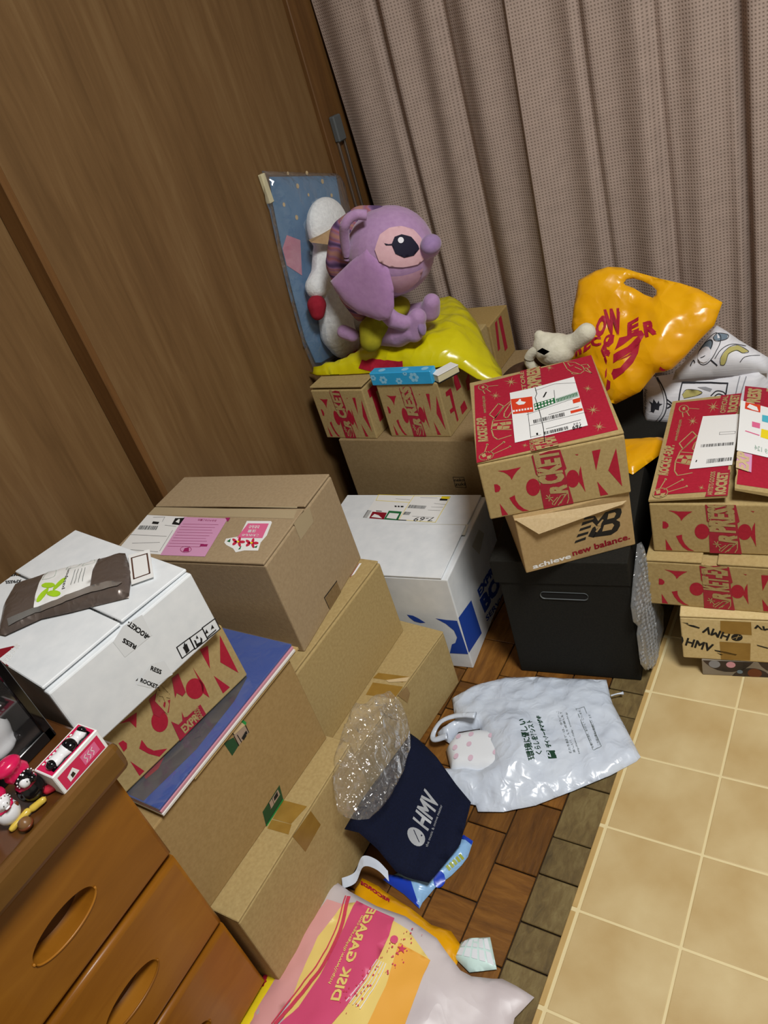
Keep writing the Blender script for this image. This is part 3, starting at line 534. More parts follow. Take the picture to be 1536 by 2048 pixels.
    ["p","front","printed_logo","black",1,[[0.1366,0.0847],[0.1407,0.0723],[0.1548,0.0869],[0.1761,0.0886],[0.1824,0.0855],[0.1827,0.0777],[0.1784,0.0681],[0.1713,0.0649],[0.1774,0.0587],[0.1769,0.0504],[0.171,0.0411],[0.159,0.0357],[0.126,0.0411],[0.132,0.0471],[0.1366,0.0568],[0.1437,0.0601],[0.1472,0.0701],[0.1372,0.0622],[0.1299,0.0758]]],
    ["p","front","printed_logo","black",1,[[0.1193,0.0456],[0.1293,0.0615],[0.134,0.0633],[0.1359,0.0514],[0.1288,0.0396]]],
    ["p","front","printed_logo","kraftnb",2,[[0.1598,0.0825],[0.1709,0.0821],[0.1727,0.0782],[0.1686,0.0713],[0.1563,0.0713]]],
    ["p","front","printed_logo","kraftnb",2,[[0.1495,0.061],[0.164,0.0603],[0.1668,0.0552],[0.1614,0.0471],[0.1446,0.0485]]],
    ["p","front","printed_logo","kraftnb",2,[[0.1376,0.0649],[0.1477,0.0741],[0.1502,0.0725],[0.1417,0.0619]]],
    ["p","front","printed_logo","kraftnb",2,[[0.1327,0.0525],[0.142,0.0607],[0.1436,0.0585],[0.1357,0.0498]]],
    ["p","front","folded_flap","kraftpale",2,[[-0.0004,0.1246],[0.0773,0.1153],[0.1914,0.1034],[0.1828,0.0994],[0.1189,0.0947],[0.0347,0.0874]]]],
  'C2': [
    ["p","top","shipping_label","paper",1,[[0.1247,0.3629],[0.1193,0.2412],[0.0119,0.2246],[0.0169,0.3319]]],
    ["p","top","pink_slip","pinkslip",2,[[0.1187,0.2473],[0.1152,0.1449],[0.0103,0.1264],[0.01,0.2244]]],
    ["p","top","pink_slip","maroon",3,[[0.1171,0.1519],[0.1172,0.1405],[0.1052,0.1386]]],
    ["l","top","pink_slip","maroon",3,0.0006,[[0.0971,0.2349],[0.0965,0.154]]],
    ["l","top","pink_slip","maroon",3,0.0006,[[0.089,0.2336],[0.0885,0.1561]]],
    ["l","top","pink_slip","maroon",3,0.0006,[[0.0809,0.2322],[0.0806,0.1581]]],
    ["l","top","pink_slip","maroon",3,0.0006,[[0.0729,0.2309],[0.0729,0.1512]]],
    ["l","top","pink_slip","maroon",3,0.0006,[[0.065,0.2296],[0.0651,0.1533]]],
    ["l","top","pink_slip","maroon",3,0.0006,[[0.0572,0.2284],[0.0574,0.1553]]],
    ["l","top","pink_slip","maroon",3,0.0006,[[0.0494,0.2271],[0.05,0.1485]]],
    ["l","top","pink_slip","maroon",3,0.0006,[[0.0417,0.2258],[0.0424,0.1505]]],
    ["l","top","pink_slip","maroon",3,0.0006,[[0.0341,0.2246],[0.0348,0.1525]]],
    ["t","top","pink_slip","maroon",3,"おみやげのご案内",[[0.1109,0.1664],[0.1134,0.2093],[0.1048,0.1652]],0.0],
    ["l","top","pink_slip","maroon",3,0.0009,[[0.0273,0.1669],[0.0237,0.1657],[0.0208,0.167],[0.019,0.1706],[0.0188,0.1758],[0.0202,0.1817],[0.0229,0.1869],[0.0264,0.1906],[0.03,0.192],[0.033,0.1907],[0.0347,0.187],[0.0349,0.1817],[0.0335,0.1758],[0.0308,0.1706],[0.0273,0.1669]]],
    ["p","top","pink_slip","maroon",3,[[0.0207,0.1809],[0.0299,0.1836],[0.0326,0.1759],[0.0212,0.168]]],
    ["p","top","pink_slip","maroon",3,[[0.0417,0.1565],[0.0423,0.1411],[0.0363,0.1393],[0.0357,0.1546]]],
    ["p","top","shipping_label","ink",2,[[0.1148,0.2659],[0.1161,0.2443],[0.0944,0.2411],[0.0967,0.261]]],
    ["p","top","shipping_label","ink",2,[[0.1047,0.3121],[0.1029,0.2955],[0.0961,0.2937],[0.0974,0.3099]]],
    ["p","top","shipping_label","paper",3,[[0.1034,0.2569],[0.1123,0.2551],[0.1108,0.2515],[0.0995,0.2459]]],
    ["b","top","shipping_label","ink",2,[[0.0798,0.331],[0.0792,0.2852],[0.091,0.2891],[0.0917,0.3336]],26],
    ["l","top","shipping_label","ink",2,0.0006,[[0.1169,0.3213],[0.1182,0.2934],[0.104,0.2892]]],
    ["l","top","shipping_label","ink",2,0.0006,[[0.0642,0.3366],[0.0615,0.2475]]],
    ["l","top","shipping_label","ink",2,0.0006,[[0.0397,0.3128],[0.0442,0.2508]]],
    ["l","top","shipping_label","ink",2,0.0006,[[0.0938,0.2754],[0.0902,0.2462]]],
    ["l","top","shipping_label","ink",2,0.0006,[[0.0224,0.3155],[0.0184,0.2354]]],
    ["l","top","shipping_label","ink",2,0.0006,[[0.0791,0.2462],[0.0209,0.2333]]],
    ["p","top","flower_sticker","paper",1,[[0.1092,0.0999],[0.1094,0.049],[0.1056,0.0451],[0.0698,0.0353],[0.0513,0.0369],[0.0305,0.03],[0.0298,0.0573],[0.0243,0.0715],[0.0338,0.0827],[0.0427,0.1027],[0.0489,0.1107],[0.0591,0.1135],[0.0633,0.0993],[0.0659,0.09]]],
    ["p","top","flower_sticker","pink",2,[[0.1019,0.0929],[0.1021,0.0492],[0.0627,0.04],[0.0616,0.0918]]],
    ["t","top","flower_sticker","paper",3,"われもの",[[0.0966,0.0643],[0.0962,0.0858],[0.087,0.0612]],0.02],
    ["t","top","flower_sticker","paper",3,"注意",[[0.0841,0.0642],[0.0837,0.0809],[0.0761,0.062]],0.02],
    ["t","top","flower_sticker","paper",3,"こわれもの",[[0.0721,0.0522],[0.0722,0.087],[0.0657,0.0498]],0.02],
    ["p","top","flower_sticker","flowerred",3,[[0.0512,0.0681],[0.0491,0.068],[0.0477,0.0702],[0.0475,0.0738],[0.0487,0.0776],[0.0508,0.08],[0.053,0.0802],[0.0544,0.078],[0.0545,0.0743],[0.0533,0.0706]]],
    ["p","top","flower_sticker","flowerred",3,[[0.0381,0.0702],[0.0388,0.0726],[0.0419,0.0764],[0.0463,0.0803],[0.0504,0.0828],[0.0525,0.0828],[0.0518,0.0804],[0.0486,0.0765],[0.0442,0.0727],[0.0402,0.0703]]],
    ["p","top","flower_sticker","flowerred",3,[[0.0424,0.0892],[0.045,0.0909],[0.0484,0.0911],[0.0513,0.0899],[0.0526,0.0876],[0.0518,0.0852],[0.0492,0.0835],[0.0458,0.0833],[0.0429,0.0845],[0.0416,0.0868]]],
    ["p","top","flower_sticker","flowerred",3,[[0.0584,0.0993],[0.0594,0.0979],[0.0582,0.0941],[0.0555,0.0893],[0.0522,0.0854],[0.0496,0.0838],[0.0487,0.0852],[0.0498,0.089],[0.0525,0.0937],[0.0558,0.0977]]],
    ["p","top","flower_sticker","flowerred",3,[[0.0639,0.086],[0.0619,0.0835],[0.0578,0.081],[0.0532,0.0793],[0.0499,0.0792],[0.0491,0.0807],[0.0511,0.0832],[0.0552,0.0857],[0.0598,0.0874],[0.0631,0.0875]]],
    ["p","top","flower_sticker","yellow",4,[[0.0508,0.0797],[0.0492,0.0795],[0.0485,0.0811],[0.0491,0.0835],[0.0507,0.0853],[0.0523,0.0855],[0.053,0.0839],[0.0524,0.0815]]],
    ["p","top","flower_sticker","flowerred",3,[[0.049,0.0394],[0.0469,0.0393],[0.0455,0.0414],[0.0453,0.045],[0.0465,0.0487],[0.0486,0.051],[0.0507,0.0512],[0.0521,0.049],[0.0523,0.0454],[0.051,0.0417]]],
    ["p","top","flower_sticker","flowerred",3,[[0.036,0.0416],[0.0367,0.0439],[0.0398,0.0476],[0.0442,0.0514],[0.0482,0.0537],[0.0502,0.0537],[0.0496,0.0514],[0.0464,0.0476],[0.042,0.0439],[0.0381,0.0416]]],
    ["p","top","flower_sticker","flowerred",3,[[0.0403,0.0602],[0.0428,0.0617],[0.0461,0.0619],[0.049,0.0607],[0.0503,0.0584],[0.0495,0.056],[0.0469,0.0545],[0.0436,0.0543],[0.0408,0.0556],[0.0395,0.0578]]],
    ["p","top","flower_sticker","flowerred",3,[[0.0561,0.0697],[0.057,0.0684],[0.0559,0.0646],[0.0532,0.06],[0.0499,0.0562],[0.0474,0.0548],[0.0465,0.0561],[0.0476,0.0598],[0.0502,0.0644],[0.0535,0.0682]]],
    ["p","top","flower_sticker","flowerred",3,[[0.0615,0.0567],[0.0595,0.0543],[0.0554,0.0518],[0.0509,0.0503],[0.0476,0.0502],[0.0468,0.0517],[0.0488,0.0541],[0.0529,0.0565],[0.0574,0.0581],[0.0607,0.0582]]],
    ["p","top","flower_sticker","yellow",4,[[0.0486,0.0507],[0.047,0.0506],[0.0463,0.0521],[0.0469,0.0544],[0.0484,0.0562],[0.05,0.0563],[0.0507,0.0548],[0.0502,0.0524]]],
    ["p","top","flower_sticker","green",3,[[0.0514,0.1064],[0.0585,0.1029],[0.0493,0.0986]]],
    ["p","top","flower_sticker","green",3,[[0.0311,0.0704],[0.0411,0.0695],[0.0322,0.0665]]],
    ["p","top","flower_sticker","green",3,[[0.0376,0.0428],[0.0431,0.0381],[0.0369,0.0365]]],
    ["p","top","packing_tape","tapeclear",1,[[0.178,0.3552],[0.1701,0.0192],[0.1472,0.0162],[0.1547,0.3597]]],
    ["p","top","packing_tape","tapeclear",1,[[0.1496,0.358],[0.1412,0.013],[0.1167,0.0071],[0.1258,0.3506]]],
    ["l","top","lid_seam","dark",2,0.004,[[0.153,0.3593],[0.1502,0.2703],[0.1492,0.1489],[0.1432,0.0137]]],
    ["p","front","packing_tape","tapeclear",1,[[0.1253,0.2114],[0.1597,0.194],[0.1548,0.1638],[0.1035,0.1641],[0.1034,0.1995]]],
    ["l","front","hand_hole","dark",1,0.002,[[0.1541,0.0271],[0.1023,0.0323]]],
    ["p","front","hand_hole","kraftdark",1,[[0.1535,0.0263],[0.154,0.0003],[0.1044,0.0017],[0.1033,0.0306]]],
    ["l","front","hand_hole","dark",2,0.0012,[[0.1023,0.0323],[0.1033,0.0053]]]],
  'W': [
    ["p","top","shipping_label","paper",1,[[0.2823,0.2706],[0.2739,0.0851],[0.1761,0.0876],[0.1906,0.2742]]],
    ["l","top","shipping_label","yellow",2,0.0012,[[0.2806,0.2717],[0.2728,0.0831],[0.1772,0.0864],[0.1848,0.1841]]],
    ["l","top","shipping_label","yellow",2,0.0012,[[0.2766,0.175],[0.2498,0.1769],[0.2574,0.2673],[0.2806,0.2699]]],
    ["l","top","shipping_label","yellow",2,0.0012,[[0.2498,0.1769],[0.1824,0.178]]],
    ["p","top","shipping_label","yellow",2,[[0.2739,0.1043],[0.2728,0.0848],[0.2634,0.0843],[0.2654,0.1044]]],
    ["p","top","shipping_label","ink",2,[[0.2654,0.1057],[0.2633,0.0866],[0.2571,0.0861],[0.258,0.1052]]],
    ["b","top","shipping_label","ink",2,[[0.2287,0.174],[0.2256,0.1302],[0.237,0.1293],[0.2408,0.1735]],28],
    ["b","top","shipping_label","ink",2,[[0.2033,0.1757],[0.2021,0.1586],[0.2133,0.1578],[0.2146,0.1747]],12],
    ["p","top","shipping_label","darkred",2,[[0.1884,0.2554],[0.2134,0.2574],[0.2098,0.2186],[0.1851,0.216]]],
    ["p","top","shipping_label","green",2,[[0.1851,0.216],[0.2177,0.2166],[0.2145,0.1822],[0.1824,0.1797]]],
    ["p","top","shipping_label","paper",3,[[0.1926,0.2519],[0.2041,0.248],[0.1991,0.2352],[0.188,0.2218]]],
    ["p","top","shipping_label","paper",3,[[0.1893,0.2118],[0.2089,0.2112],[0.2062,0.1858],[0.1858,0.1852]]],
    ["b","top","shipping_label","ink",2,[[0.1906,0.2725],[0.1893,0.2611],[0.2171,0.2608],[0.2196,0.2727]],7],
    ["p","top","shipping_label","ink",2,[[0.2177,0.2503],[0.2164,0.2355],[0.2138,0.2326],[0.2146,0.2482]]],
    ["p","top","shipping_label","ink",2,[[0.1849,0.1801],[0.1838,0.1593],[0.1814,0.1583],[0.1824,0.1797]]],
    ["t","top","shipping_label","ink",2,"7-69",[[0.1957,0.0939],[0.1948,0.1406],[0.1808,0.0958]],0.0],
    ["p","top","shipping_label","ink",2,[[0.2373,0.2105],[0.2373,0.2052],[0.232,0.2024],[0.232,0.2073]]],
    ["p","top","shipping_label","ink",2,[[0.2368,0.2022],[0.2369,0.1973],[0.2316,0.1949],[0.2316,0.1994]]],
    ["p","top","shipping_label","ink",2,[[0.2364,0.1944],[0.2364,0.1867],[0.2312,0.1853],[0.2311,0.1916]]],
    ["l","top","shipping_label","ink",2,0.0006,[[0.2696,0.1567],[0.2675,0.1132]]],
    ["l","top","shipping_label","ink",2,0.0006,[[0.2465,0.1142],[0.2425,0.0845]]],
    ["l","top","shipping_label","ink",2,0.0006,[[0.2329,0.1161],[0.2322,0.0876]]],
    ["l","top","shipping_label","ink",2,0.0006,[[0.2216,0.1204],[0.2199,0.0899]]],
    ["l","top","shipping_label","ink",2,0.0006,[[0.1982,0.1503],[0.1942,0.0973]]],
    ["l","top","shipping_label","ink",2,0.0006,[[0.2641,0.2178],[0.2604,0.1793]]],
    ["p","top","packing_tape","tapegrey",1,[[0.1683,0.2947],[0.172,0.0076],[0.136,0.0043],[0.1325,0.2616]]],
    ["l","top","lid_seam","dark",2,0.002,[[0.1683,0.2947],[0.1672,0.1302],[0.1724,0.0072]]],
    ["p","front","packing_tape","tapegrey",1,[[0.1433,0.22],[0.1971,0.2241],[0.219,0.1954],[0.1685,0.1766]]],
    ["t","front","printed_text","blue",1,"EXPRESS",[[0.116,0.0983],[0.2792,0.0704],[0.1128,0.1231]],0.05],
    ["t","front","printed_text","blue",1,"BOX",[[0.1197,0.0479],[0.3034,0.0072],[0.1115,0.0964]],0.05],
    ["t","front","printed_text","blue",1,"SERVICE",[[0.1188,0.0236],[0.2684,-0.0241],[0.1172,0.0398]],0.02],
    ["p","front","printed_block","blue",1,[[-0.0088,0.1494],[0.074,0.1296],[0.0799,0.0267],[-0.0039,0.0479]]],
    ["p","left","printed_block","blue",1,[[0.0525,0.1427],[0.0286,0.1404],[0.005,0.1404],[0.0022,0.0435],[0.0449,0.0408],[0.0334,0.069],[0.0245,0.0742],[0.0165,0.0913],[0.0189,0.1109],[0.0329,0.129]]],
    ["p","left","printed_block","blue",1,[[0.117,0.147],[0.1034,0.1455],[0.0926,0.1387],[0.0792,0.1274],[0.0914,0.1253],[0.1048,0.1287],[0.1133,0.1386]]]],
  'N': [
    ["t","front","printed_logo","ink",1,"neko",[[0.2885,0.2473],[0.3152,0.2492],[0.2908,0.2567]],0.01],
    ["t","front","printed_logo","ink",1,"zuki",[[0.289,0.2354],[0.3151,0.2373],[0.2905,0.2444]],0.01],
    ["l","front","printed_logo","ink",1,0.0012,[[0.2886,0.2599],[0.3165,0.2603],[0.3164,0.2314],[0.2885,0.2316],[0.2886,0.2599]]]],
  'E': [
    ["t","front","printed_text","ink",1,"ROCKET-",[[0.1377,0.0762],[0.1257,0.1126],[0.1312,0.0739]],0.04],
    ["t","front","printed_text","ink",1,"RESS",[[0.1175,0.075],[0.1087,0.097],[0.1124,0.0721]],0.04],
    ["t","front","printed_text","ink",1,"RESS",[[0.1152,0.0312],[0.1239,0.0138],[0.1197,0.0355]],0.04],
    ["t","front","printed_text","ink",1,"ROCKET-",[[0.0959,0.028],[0.1108,-0.0015],[0.1001,0.0319]],0.04],
    ["p","front","printed_text","ink",1,[[0.1365,0.0757],[0.1381,0.0718],[0.1353,0.0719],[0.1323,0.0759]]],
    ["p","front","printed_text","ink",1,[[0.092,0.0343],[0.097,0.035],[0.0942,0.0327]]],
    ["p","front","packing_tape","tapewhite",1,[[0.1151,0.1195],[0.1435,0.1059],[0.1413,0.0713],[0.0968,0.0732],[0.0946,0.1027]]],
    ["p","front","packing_tape","tapewhite",1,[[0.1197,0.0381],[0.1374,0.0272],[0.1378,0.0004],[0.1033,0.009],[0.0909,0.0283]]],
    ["l","front","handling_symbols","ink",1,0.0016,[[0.1611,0.0297],[0.1834,0.0269],[0.1824,0.0074],[0.16,0.0097],[0.1611,0.0297]]],
    ["l","front","handling_symbols","ink",1,0.0016,[[0.183,0.0267],[0.2059,0.0238],[0.205,0.004],[0.1821,0.0064],[0.183,0.0267]]],
    ["l","front","handling_symbols","ink",1,0.0016,[[0.2059,0.0251],[0.2294,0.0221],[0.2288,0.0021],[0.2053,0.0045],[0.2059,0.0251]]],
    ["p","front","handling_symbols","ink",2,[[0.1683,0.0229],[0.1757,0.0237],[0.1749,0.0166],[0.1744,0.0111],[0.1679,0.0107],[0.1686,0.0166]]],
    ["p","front","handling_symbols","ink",2,[[0.1741,0.0278],[0.1734,0.0225],[0.1703,0.0242]]],
    ["p","front","handling_symbols","ink",2,[[0.1869,0.0197],[0.1891,0.0163],[0.1881,0.0113],[0.194,0.0091],[0.1971,0.0161],[0.1983,0.011],[0.1952,0.0053],[0.1857,0.007]]],
    ["p","front","handling_symbols","ink",2,[[0.1936,0.0227],[0.194,0.0163],[0.1906,0.0189]]],
    ["p","front","handling_symbols","ink",2,[[0.204,0.013],[0.2101,0.0189],[0.2105,0.0116],[0.2076,0.0136]]],
    ["p","front","handling_symbols","ink",2,[[0.2155,0.0123],[0.2207,0.0182],[0.2214,0.0109],[0.2189,0.0125]]],
    ["p","front","handling_symbols","ink",2,[[0.2065,0.008],[0.2228,0.0073],[0.2226,0.0058],[0.2062,0.0063]]],
    ["t","top","printed_text","ink",1,"ROCKET-EXPRESS",[[0.1304,0.2772],[0.09,0.367],[0.1263,0.2633]],0.03],
    ["t","top","printed_text","ink",1,"XPRESS",[[0.1134,0.27],[0.1003,0.2978],[0.1095,0.2607]],0.03],
    ["t","top","printed_text","ink",1,"ROCKET-E",[[0.1411,0.0343],[0.1169,0.0772],[0.1374,0.0278]],0.03],
    ["t","top","printed_text","ink",1,"EXPRESS",[[0.125,0.0141],[0.1096,0.0506],[0.1218,0.0087]],0.03],
    ["p","top","printed_text","ink",1,[[0.1269,0.2613],[0.1347,0.2624],[0.1309,0.2593]]],
    ["p","top","printed_text","ink",1,[[0.1359,0.0228],[0.1434,0.0254],[0.1391,0.0214]]],
    ["p","top","printed_text","ink",1,[[0.122,0.3172],[0.1325,0.3113],[0.125,0.3086]]],
    ["p","top","logo_label","navyprint",1,[[0.0589,0.2348],[0.0836,0.2393],[0.0831,0.2304],[0.0757,0.2298],[0.0693,0.2073],[0.0524,0.2039]]],
    ["p","top","address_label","paper",2,[[0.1431,0.244],[0.1738,0.239],[0.1734,0.1914],[0.1431,0.1814],[0.1297,0.2083]]],
    ["p","top","address_label","paper",2,[[0.0813,0.0893],[0.1033,0.072],[0.0939,0.0701],[0.0519,0.0757],[0.0494,0.1145]]],
    ["b","top","address_label","ink",3,[[0.1415,0.2173],[0.1596,0.2082],[0.1651,0.2074],[0.1484,0.2172]],14],
    ["t","top","address_label","ink",3,"OS 14 10 60",[[0.1729,0.2402],[0.1457,0.2474],[0.1697,0.2299]],0.0],
    ["l","top","address_label","ink",3,0.0006,[[0.1439,0.2454],[0.1732,0.2407],[0.1742,0.1926]]],
    ["l","top","address_label","ink",3,0.0006,[[0.0786,0.0961],[0.0779,0.0697],[0.0949,0.0674]]],
    ["l","top","address_label","ink",3,0.0006,[[0.0623,0.0866],[0.073,0.0822]]],
    ["l","top","lid_seam","dark",2,0.0035,[[0.0027,0.0061],[0.0358,0.0061],[0.0779,0.0078],[0.1224,0.0096]]],
    ["l","top","lid_seam","dark",2,0.0035,[[0.1282,0.0119],[0.1725,0.0079],[0.2309,-0.0044]]],
    ["l","top","lid_seam","dark",2,0.0022,[[0.1161,0.3162],[0.1162,0.2463],[0.1107,0.1759],[0.1196,0.0608],[0.123,0.0124]]],
    ["p","top","red_sticker","darkred",3,[[0.0061,0.1519],[0.0327,0.1188],[-0.0025,0.0962],[-0.0072,0.1256]]],
    ["t","top","red_sticker","paper",4,"取扱注意",[[-0.0011,0.1],[0.0295,0.1162],[0.0004,0.1152]],0.01]],
  'D': [
    ["p","front","printed_lettering","red",1,[[0.2333,0.0937],[0.2313,0.0163],[0.2143,0.0557]]],
    ["p","front","printed_lettering","red",1,[[0.1966,0.0984],[0.21,0.0939],[0.1961,0.0599]]],
    ["p","front","printed_lettering","red",1,[[0.1958,0.0454],[0.2088,0.0077],[0.195,0.0083]]],
    ["p","front","printed_lettering","red",1,[[0.1739,0.0404],[0.171,0.0365],[0.1672,0.0342],[0.163,0.0337],[0.1587,0.0349],[0.1549,0.0379],[0.1518,0.0422],[0.1498,0.0475],[0.149,0.0531],[0.1495,0.0586],[0.1513,0.0635],[0.1542,0.0673],[0.1579,0.0695],[0.162,0.0701],[0.1662,0.069],[0.17,0.0661],[0.1732,0.0619],[0.1753,0.0567],[0.1762,0.051],[0.1757,0.0454]]],
    ["p","front","printed_lettering","red",1,[[0.1752,0.0828],[0.1771,0.0453],[0.1742,0.0204],[0.1691,0.0362],[0.173,0.0495]]],
    ["p","front","printed_lettering","red",1,[[0.1069,0.0418],[0.1041,0.038],[0.1005,0.0355],[0.0967,0.0347],[0.0929,0.0356],[0.0896,0.0382],[0.0871,0.0422],[0.0856,0.0471],[0.0852,0.0525],[0.0861,0.0578],[0.088,0.0626],[0.0908,0.0664],[0.0943,0.0689],[0.0981,0.0697],[0.1018,0.0689],[0.1051,0.0664],[0.1077,0.0625],[0.1093,0.0577],[0.1097,0.0522],[0.1089,0.0468]]],
    ["p","front","printed_lettering","red",1,[[0.0644,0.0504],[0.065,0.0335],[0.0696,0.0211],[0.0859,0.0067],[0.0714,0.0058],[0.062,0.0229],[0.0555,0.0421]]],
    ["p","front","printed_lettering","red",1,[[0.0378,0.0734],[0.0445,0.0718],[0.0465,0.0634],[0.0431,0.0572],[0.0372,0.0565]]],
    ["p","front","printed_lettering","red",1,[[0.037,0.0366],[0.0446,0.0062],[0.0359,0.006]]],
    ["p","front","printed_lettering","red",1,[[0.0529,0.0963],[0.0787,0.0911],[0.0672,0.0721],[0.0647,0.0882]]],
    ["p","front","printed_tape","tapered",2,[[0.1012,0.0936],[0.1169,0.0936],[0.1095,0.0749],[0.1251,0.0685],[0.1138,0.0533],[0.1064,0.0613],[0.1001,0.0579],[0.0952,0.07]]],
    ["p","front","printed_tape","tapered",2,[[0.1421,0.0942],[0.1533,0.0929],[0.1487,0.0591],[0.1418,0.0578],[0.1374,0.0691],[0.1319,0.0647]]],
    ["p","front","printed_tape","tapered",2,[[0.1101,0.0384],[0.1162,0.0246],[0.1577,0.0237],[0.1576,0.0025],[0.1061,0.0004]]],
    ["p","front","printed_tape","tapered",2,[[0.1296,0.038],[0.1283,0.0272],[0.1338,0.023],[0.124,0.0249]]],
    ["t","front","printed_tape","kraft",3,"EXP",[[0.1108,0.0532],[0.1363,0.0836],[0.1063,0.0849]],0.05],
    ["t","front","printed_tape","kraft",3,"GOODS",[[0.1515,0.002],[0.1529,0.0236],[0.1426,0.0045]],0.02],
    ["t","front","printed_tape","kraft",3,"EXPR",[[0.1173,0.0039],[0.1458,0.0045],[0.1163,0.0192]],0.04]],
  'HM': [
    ["t","front","printed_lettering","ink",1,"HMV",[[0.0839,0.0694],[0.0412,0.0877],[0.0787,0.052]],0.03],
    ["p","front","printed_lettering","ink",1,[[0.1039,0.0625],[0.1033,0.0593],[0.1016,0.0564],[0.0991,0.0541],[0.0959,0.0528],[0.0926,0.0525],[0.0896,0.0534],[0.0871,0.0552],[0.0855,0.0579],[0.085,0.061],[0.0856,0.0642],[0.0874,0.0671],[0.0899,0.0694],[0.093,0.0707],[0.0963,0.0709],[0.0994,0.0701],[0.1018,0.0682],[0.1034,0.0656]]],
    ["l","front","printed_lettering","kraft",2,0.0012,[[0.0869,0.0592],[0.1008,0.0661]]],
    ["l","front","printed_lettering","kraft",2,0.0012,[[0.0931,0.057],[0.0971,0.0677]]],
    ["t","front","printed_lettering","ink",1,"HMV",[[0.0047,0.034],[0.05,0.02],[0.0103,0.0544]],0.03],
    ["p","front","printed_lettering","ink",1,[[-0.0008,0.0582],[0.0027,0.0545],[0.0035,0.0459],[0.0009,0.0385],[-0.0018,0.0375]]],
    ["p","front","printed_lettering","ink",1,[[0.0554,0.0265],[0.0746,0.023],[0.0935,0.018],[0.0909,0.0138],[0.0744,0.0178],[0.0566,0.0234]]],
    ["p","front","printed_lettering","ink",1,[[0.059,0.0196],[0.0705,0.0147],[0.0666,0.0131]]],
    ["p","front","printed_lettering","ink",1,[[0.0091,0.0893],[0.0232,0.0872],[0.0332,0.0821],[0.0318,0.0793],[0.0178,0.0838]]],
    ["p","front","printed_lettering","ink",1,[[0.0028,0.0927],[0.0131,0.0927],[0.0143,0.0897]]],
    ["p","front","printed_lettering","ink",1,[[0.1264,0.0459],[0.1447,0.0398],[0.1447,0.0368],[0.1276,0.043]]],
    ["t","front","printed_lettering","ink",1,"HMV",[[0.1662,0.086],[0.1213,0.0969],[0.1677,0.0757]],0.03],
    ["p","front","brown_tape","tapebrown",1,[[0.0682,0.1016],[0.118,0.1011],[0.1188,0.0694],[0.0671,0.0704]]],
    ["p","front","brown_tape","tapebrown",1,[[0.0652,0.0486],[0.1166,0.0482],[0.1152,0.0042],[0.0662,0.0022]]]],
  'A1': [
    ["p","top","brown_tape","tapebrown",1,[[0.1881,0.0498],[0.1912,0.0044],[0.1564,0.0122],[0.1541,0.0478]]],
    ["p","top","brown_tape","tapebrown",1,[[0.1523,0.0483],[0.1559,0.0108],[0.1397,0.0057],[0.137,0.0461]]],
    ["p","front","brown_tape","tapebrown",1,[[0.1901,0.2075],[0.1945,0.1641],[0.1466,0.1616],[0.1405,0.2125]]],
    ["l","top","lid_seam","dark",2,0.003,[[0.0031,-0.0007],[0.0527,-0.0027],[0.1035,0.0006],[0.1574,0.0042]]],
    ["l","top","lid_seam","dark",2,0.003,[[0.1587,0.0051],[0.1976,-0.0],[0.2489,-0.0019],[0.2634,-0.0034]]],
    ["l","top","lid_seam","dark",2,0.0016,[[0.1539,0.0476],[0.1561,0.0102]]]],
  'A2': [
    ["p","top","brown_tape","tapebrown",1,[[0.1886,0.068],[0.2013,0.0006],[0.1844,0.0062],[0.1734,0.0705]]],
    ["p","top","brown_tape","tapebrown",1,[[0.1639,0.0639],[0.1756,-0.0015],[0.1445,-0.0034],[0.1329,0.0594]]],
    ["l","top","lid_seam","dark",2,0.002,[[0.1631,-0.0236],[0.2002,-0.0124],[0.2378,-0.0115]]],
    ["p","top","torn_paper","kraftpale",3,[[0.1775,0.0413],[0.2005,0.0001],[0.1887,-0.0034],[0.1748,0.0331]]],
    ["p","front","torn_patch","tapebrown",2,[[0.1545,0.1598],[0.1841,0.1428],[0.1863,0.1207],[0.1711,0.1095],[0.1605,0.1337]]]],
  'B2': [
    ["p","top","white_slip","paper",1,[[0.2645,0.0342],[0.3026,0.0381],[0.3044,0.0327],[0.2712,0.0303]]],
    ["l","top","white_slip","darkred",2,0.0015,[[0.2625,0.0339],[0.3018,0.0379]]],
    ["l","top","lid_seam","dark",1,0.0025,[[0.1773,0.0094],[0.2135,0.0059],[0.2491,0.0012],[0.3136,-0.0]]]],
  'B1': [
    ["p","front","carrier_tag","tagdark",1,[[0.1952,0.0329],[0.1888,0.005],[0.1585,0.0001],[0.1402,0.001],[0.1472,0.0288]]],
    ["p","front","carrier_tag","taglabel",2,[[0.1636,0.0289],[0.1885,0.0304],[0.1875,0.0184],[0.161,0.016]]],
    ["p","front","carrier_tag","taggreen",2,[[0.189,0.003],[0.1881,0.0059],[0.1412,0.0027],[0.1408,-0.0007]]],
    ["p","front","carrier_tag","ink",3,[[0.1758,0.0279],[0.1856,0.0293],[0.1836,0.0212],[0.1733,0.0213]]],
    ["l","front","carrier_tag","ink",3,0.0007,[[0.1639,0.0309],[0.1617,0.0158]]],
    ["l","front","carrier_tag","ink",3,0.0007,[[0.1724,0.0308],[0.1703,0.0172]]],
    ["p","front","carrier_tag_upper","taggreen",1,[[0.1896,0.1972],[0.1942,0.1933],[0.1978,0.1812],[0.1939,0.1786],[0.1907,0.1888]]],
    ["p","front","carrier_tag_upper","taglabel",1,[[0.1687,0.1963],[0.1902,0.193],[0.1945,0.164],[0.1694,0.1637]]],
    ["p","front","carrier_tag_upper","tagdark",1,[[0.1497,0.1907],[0.1573,0.1886],[0.1676,0.1833],[0.168,0.164],[0.1512,0.1614]]],
    ["p","front","carrier_tag_upper","kraftpale",2,[[0.17,0.1947],[0.1903,0.1907],[0.1935,0.1805],[0.1693,0.1862]]],
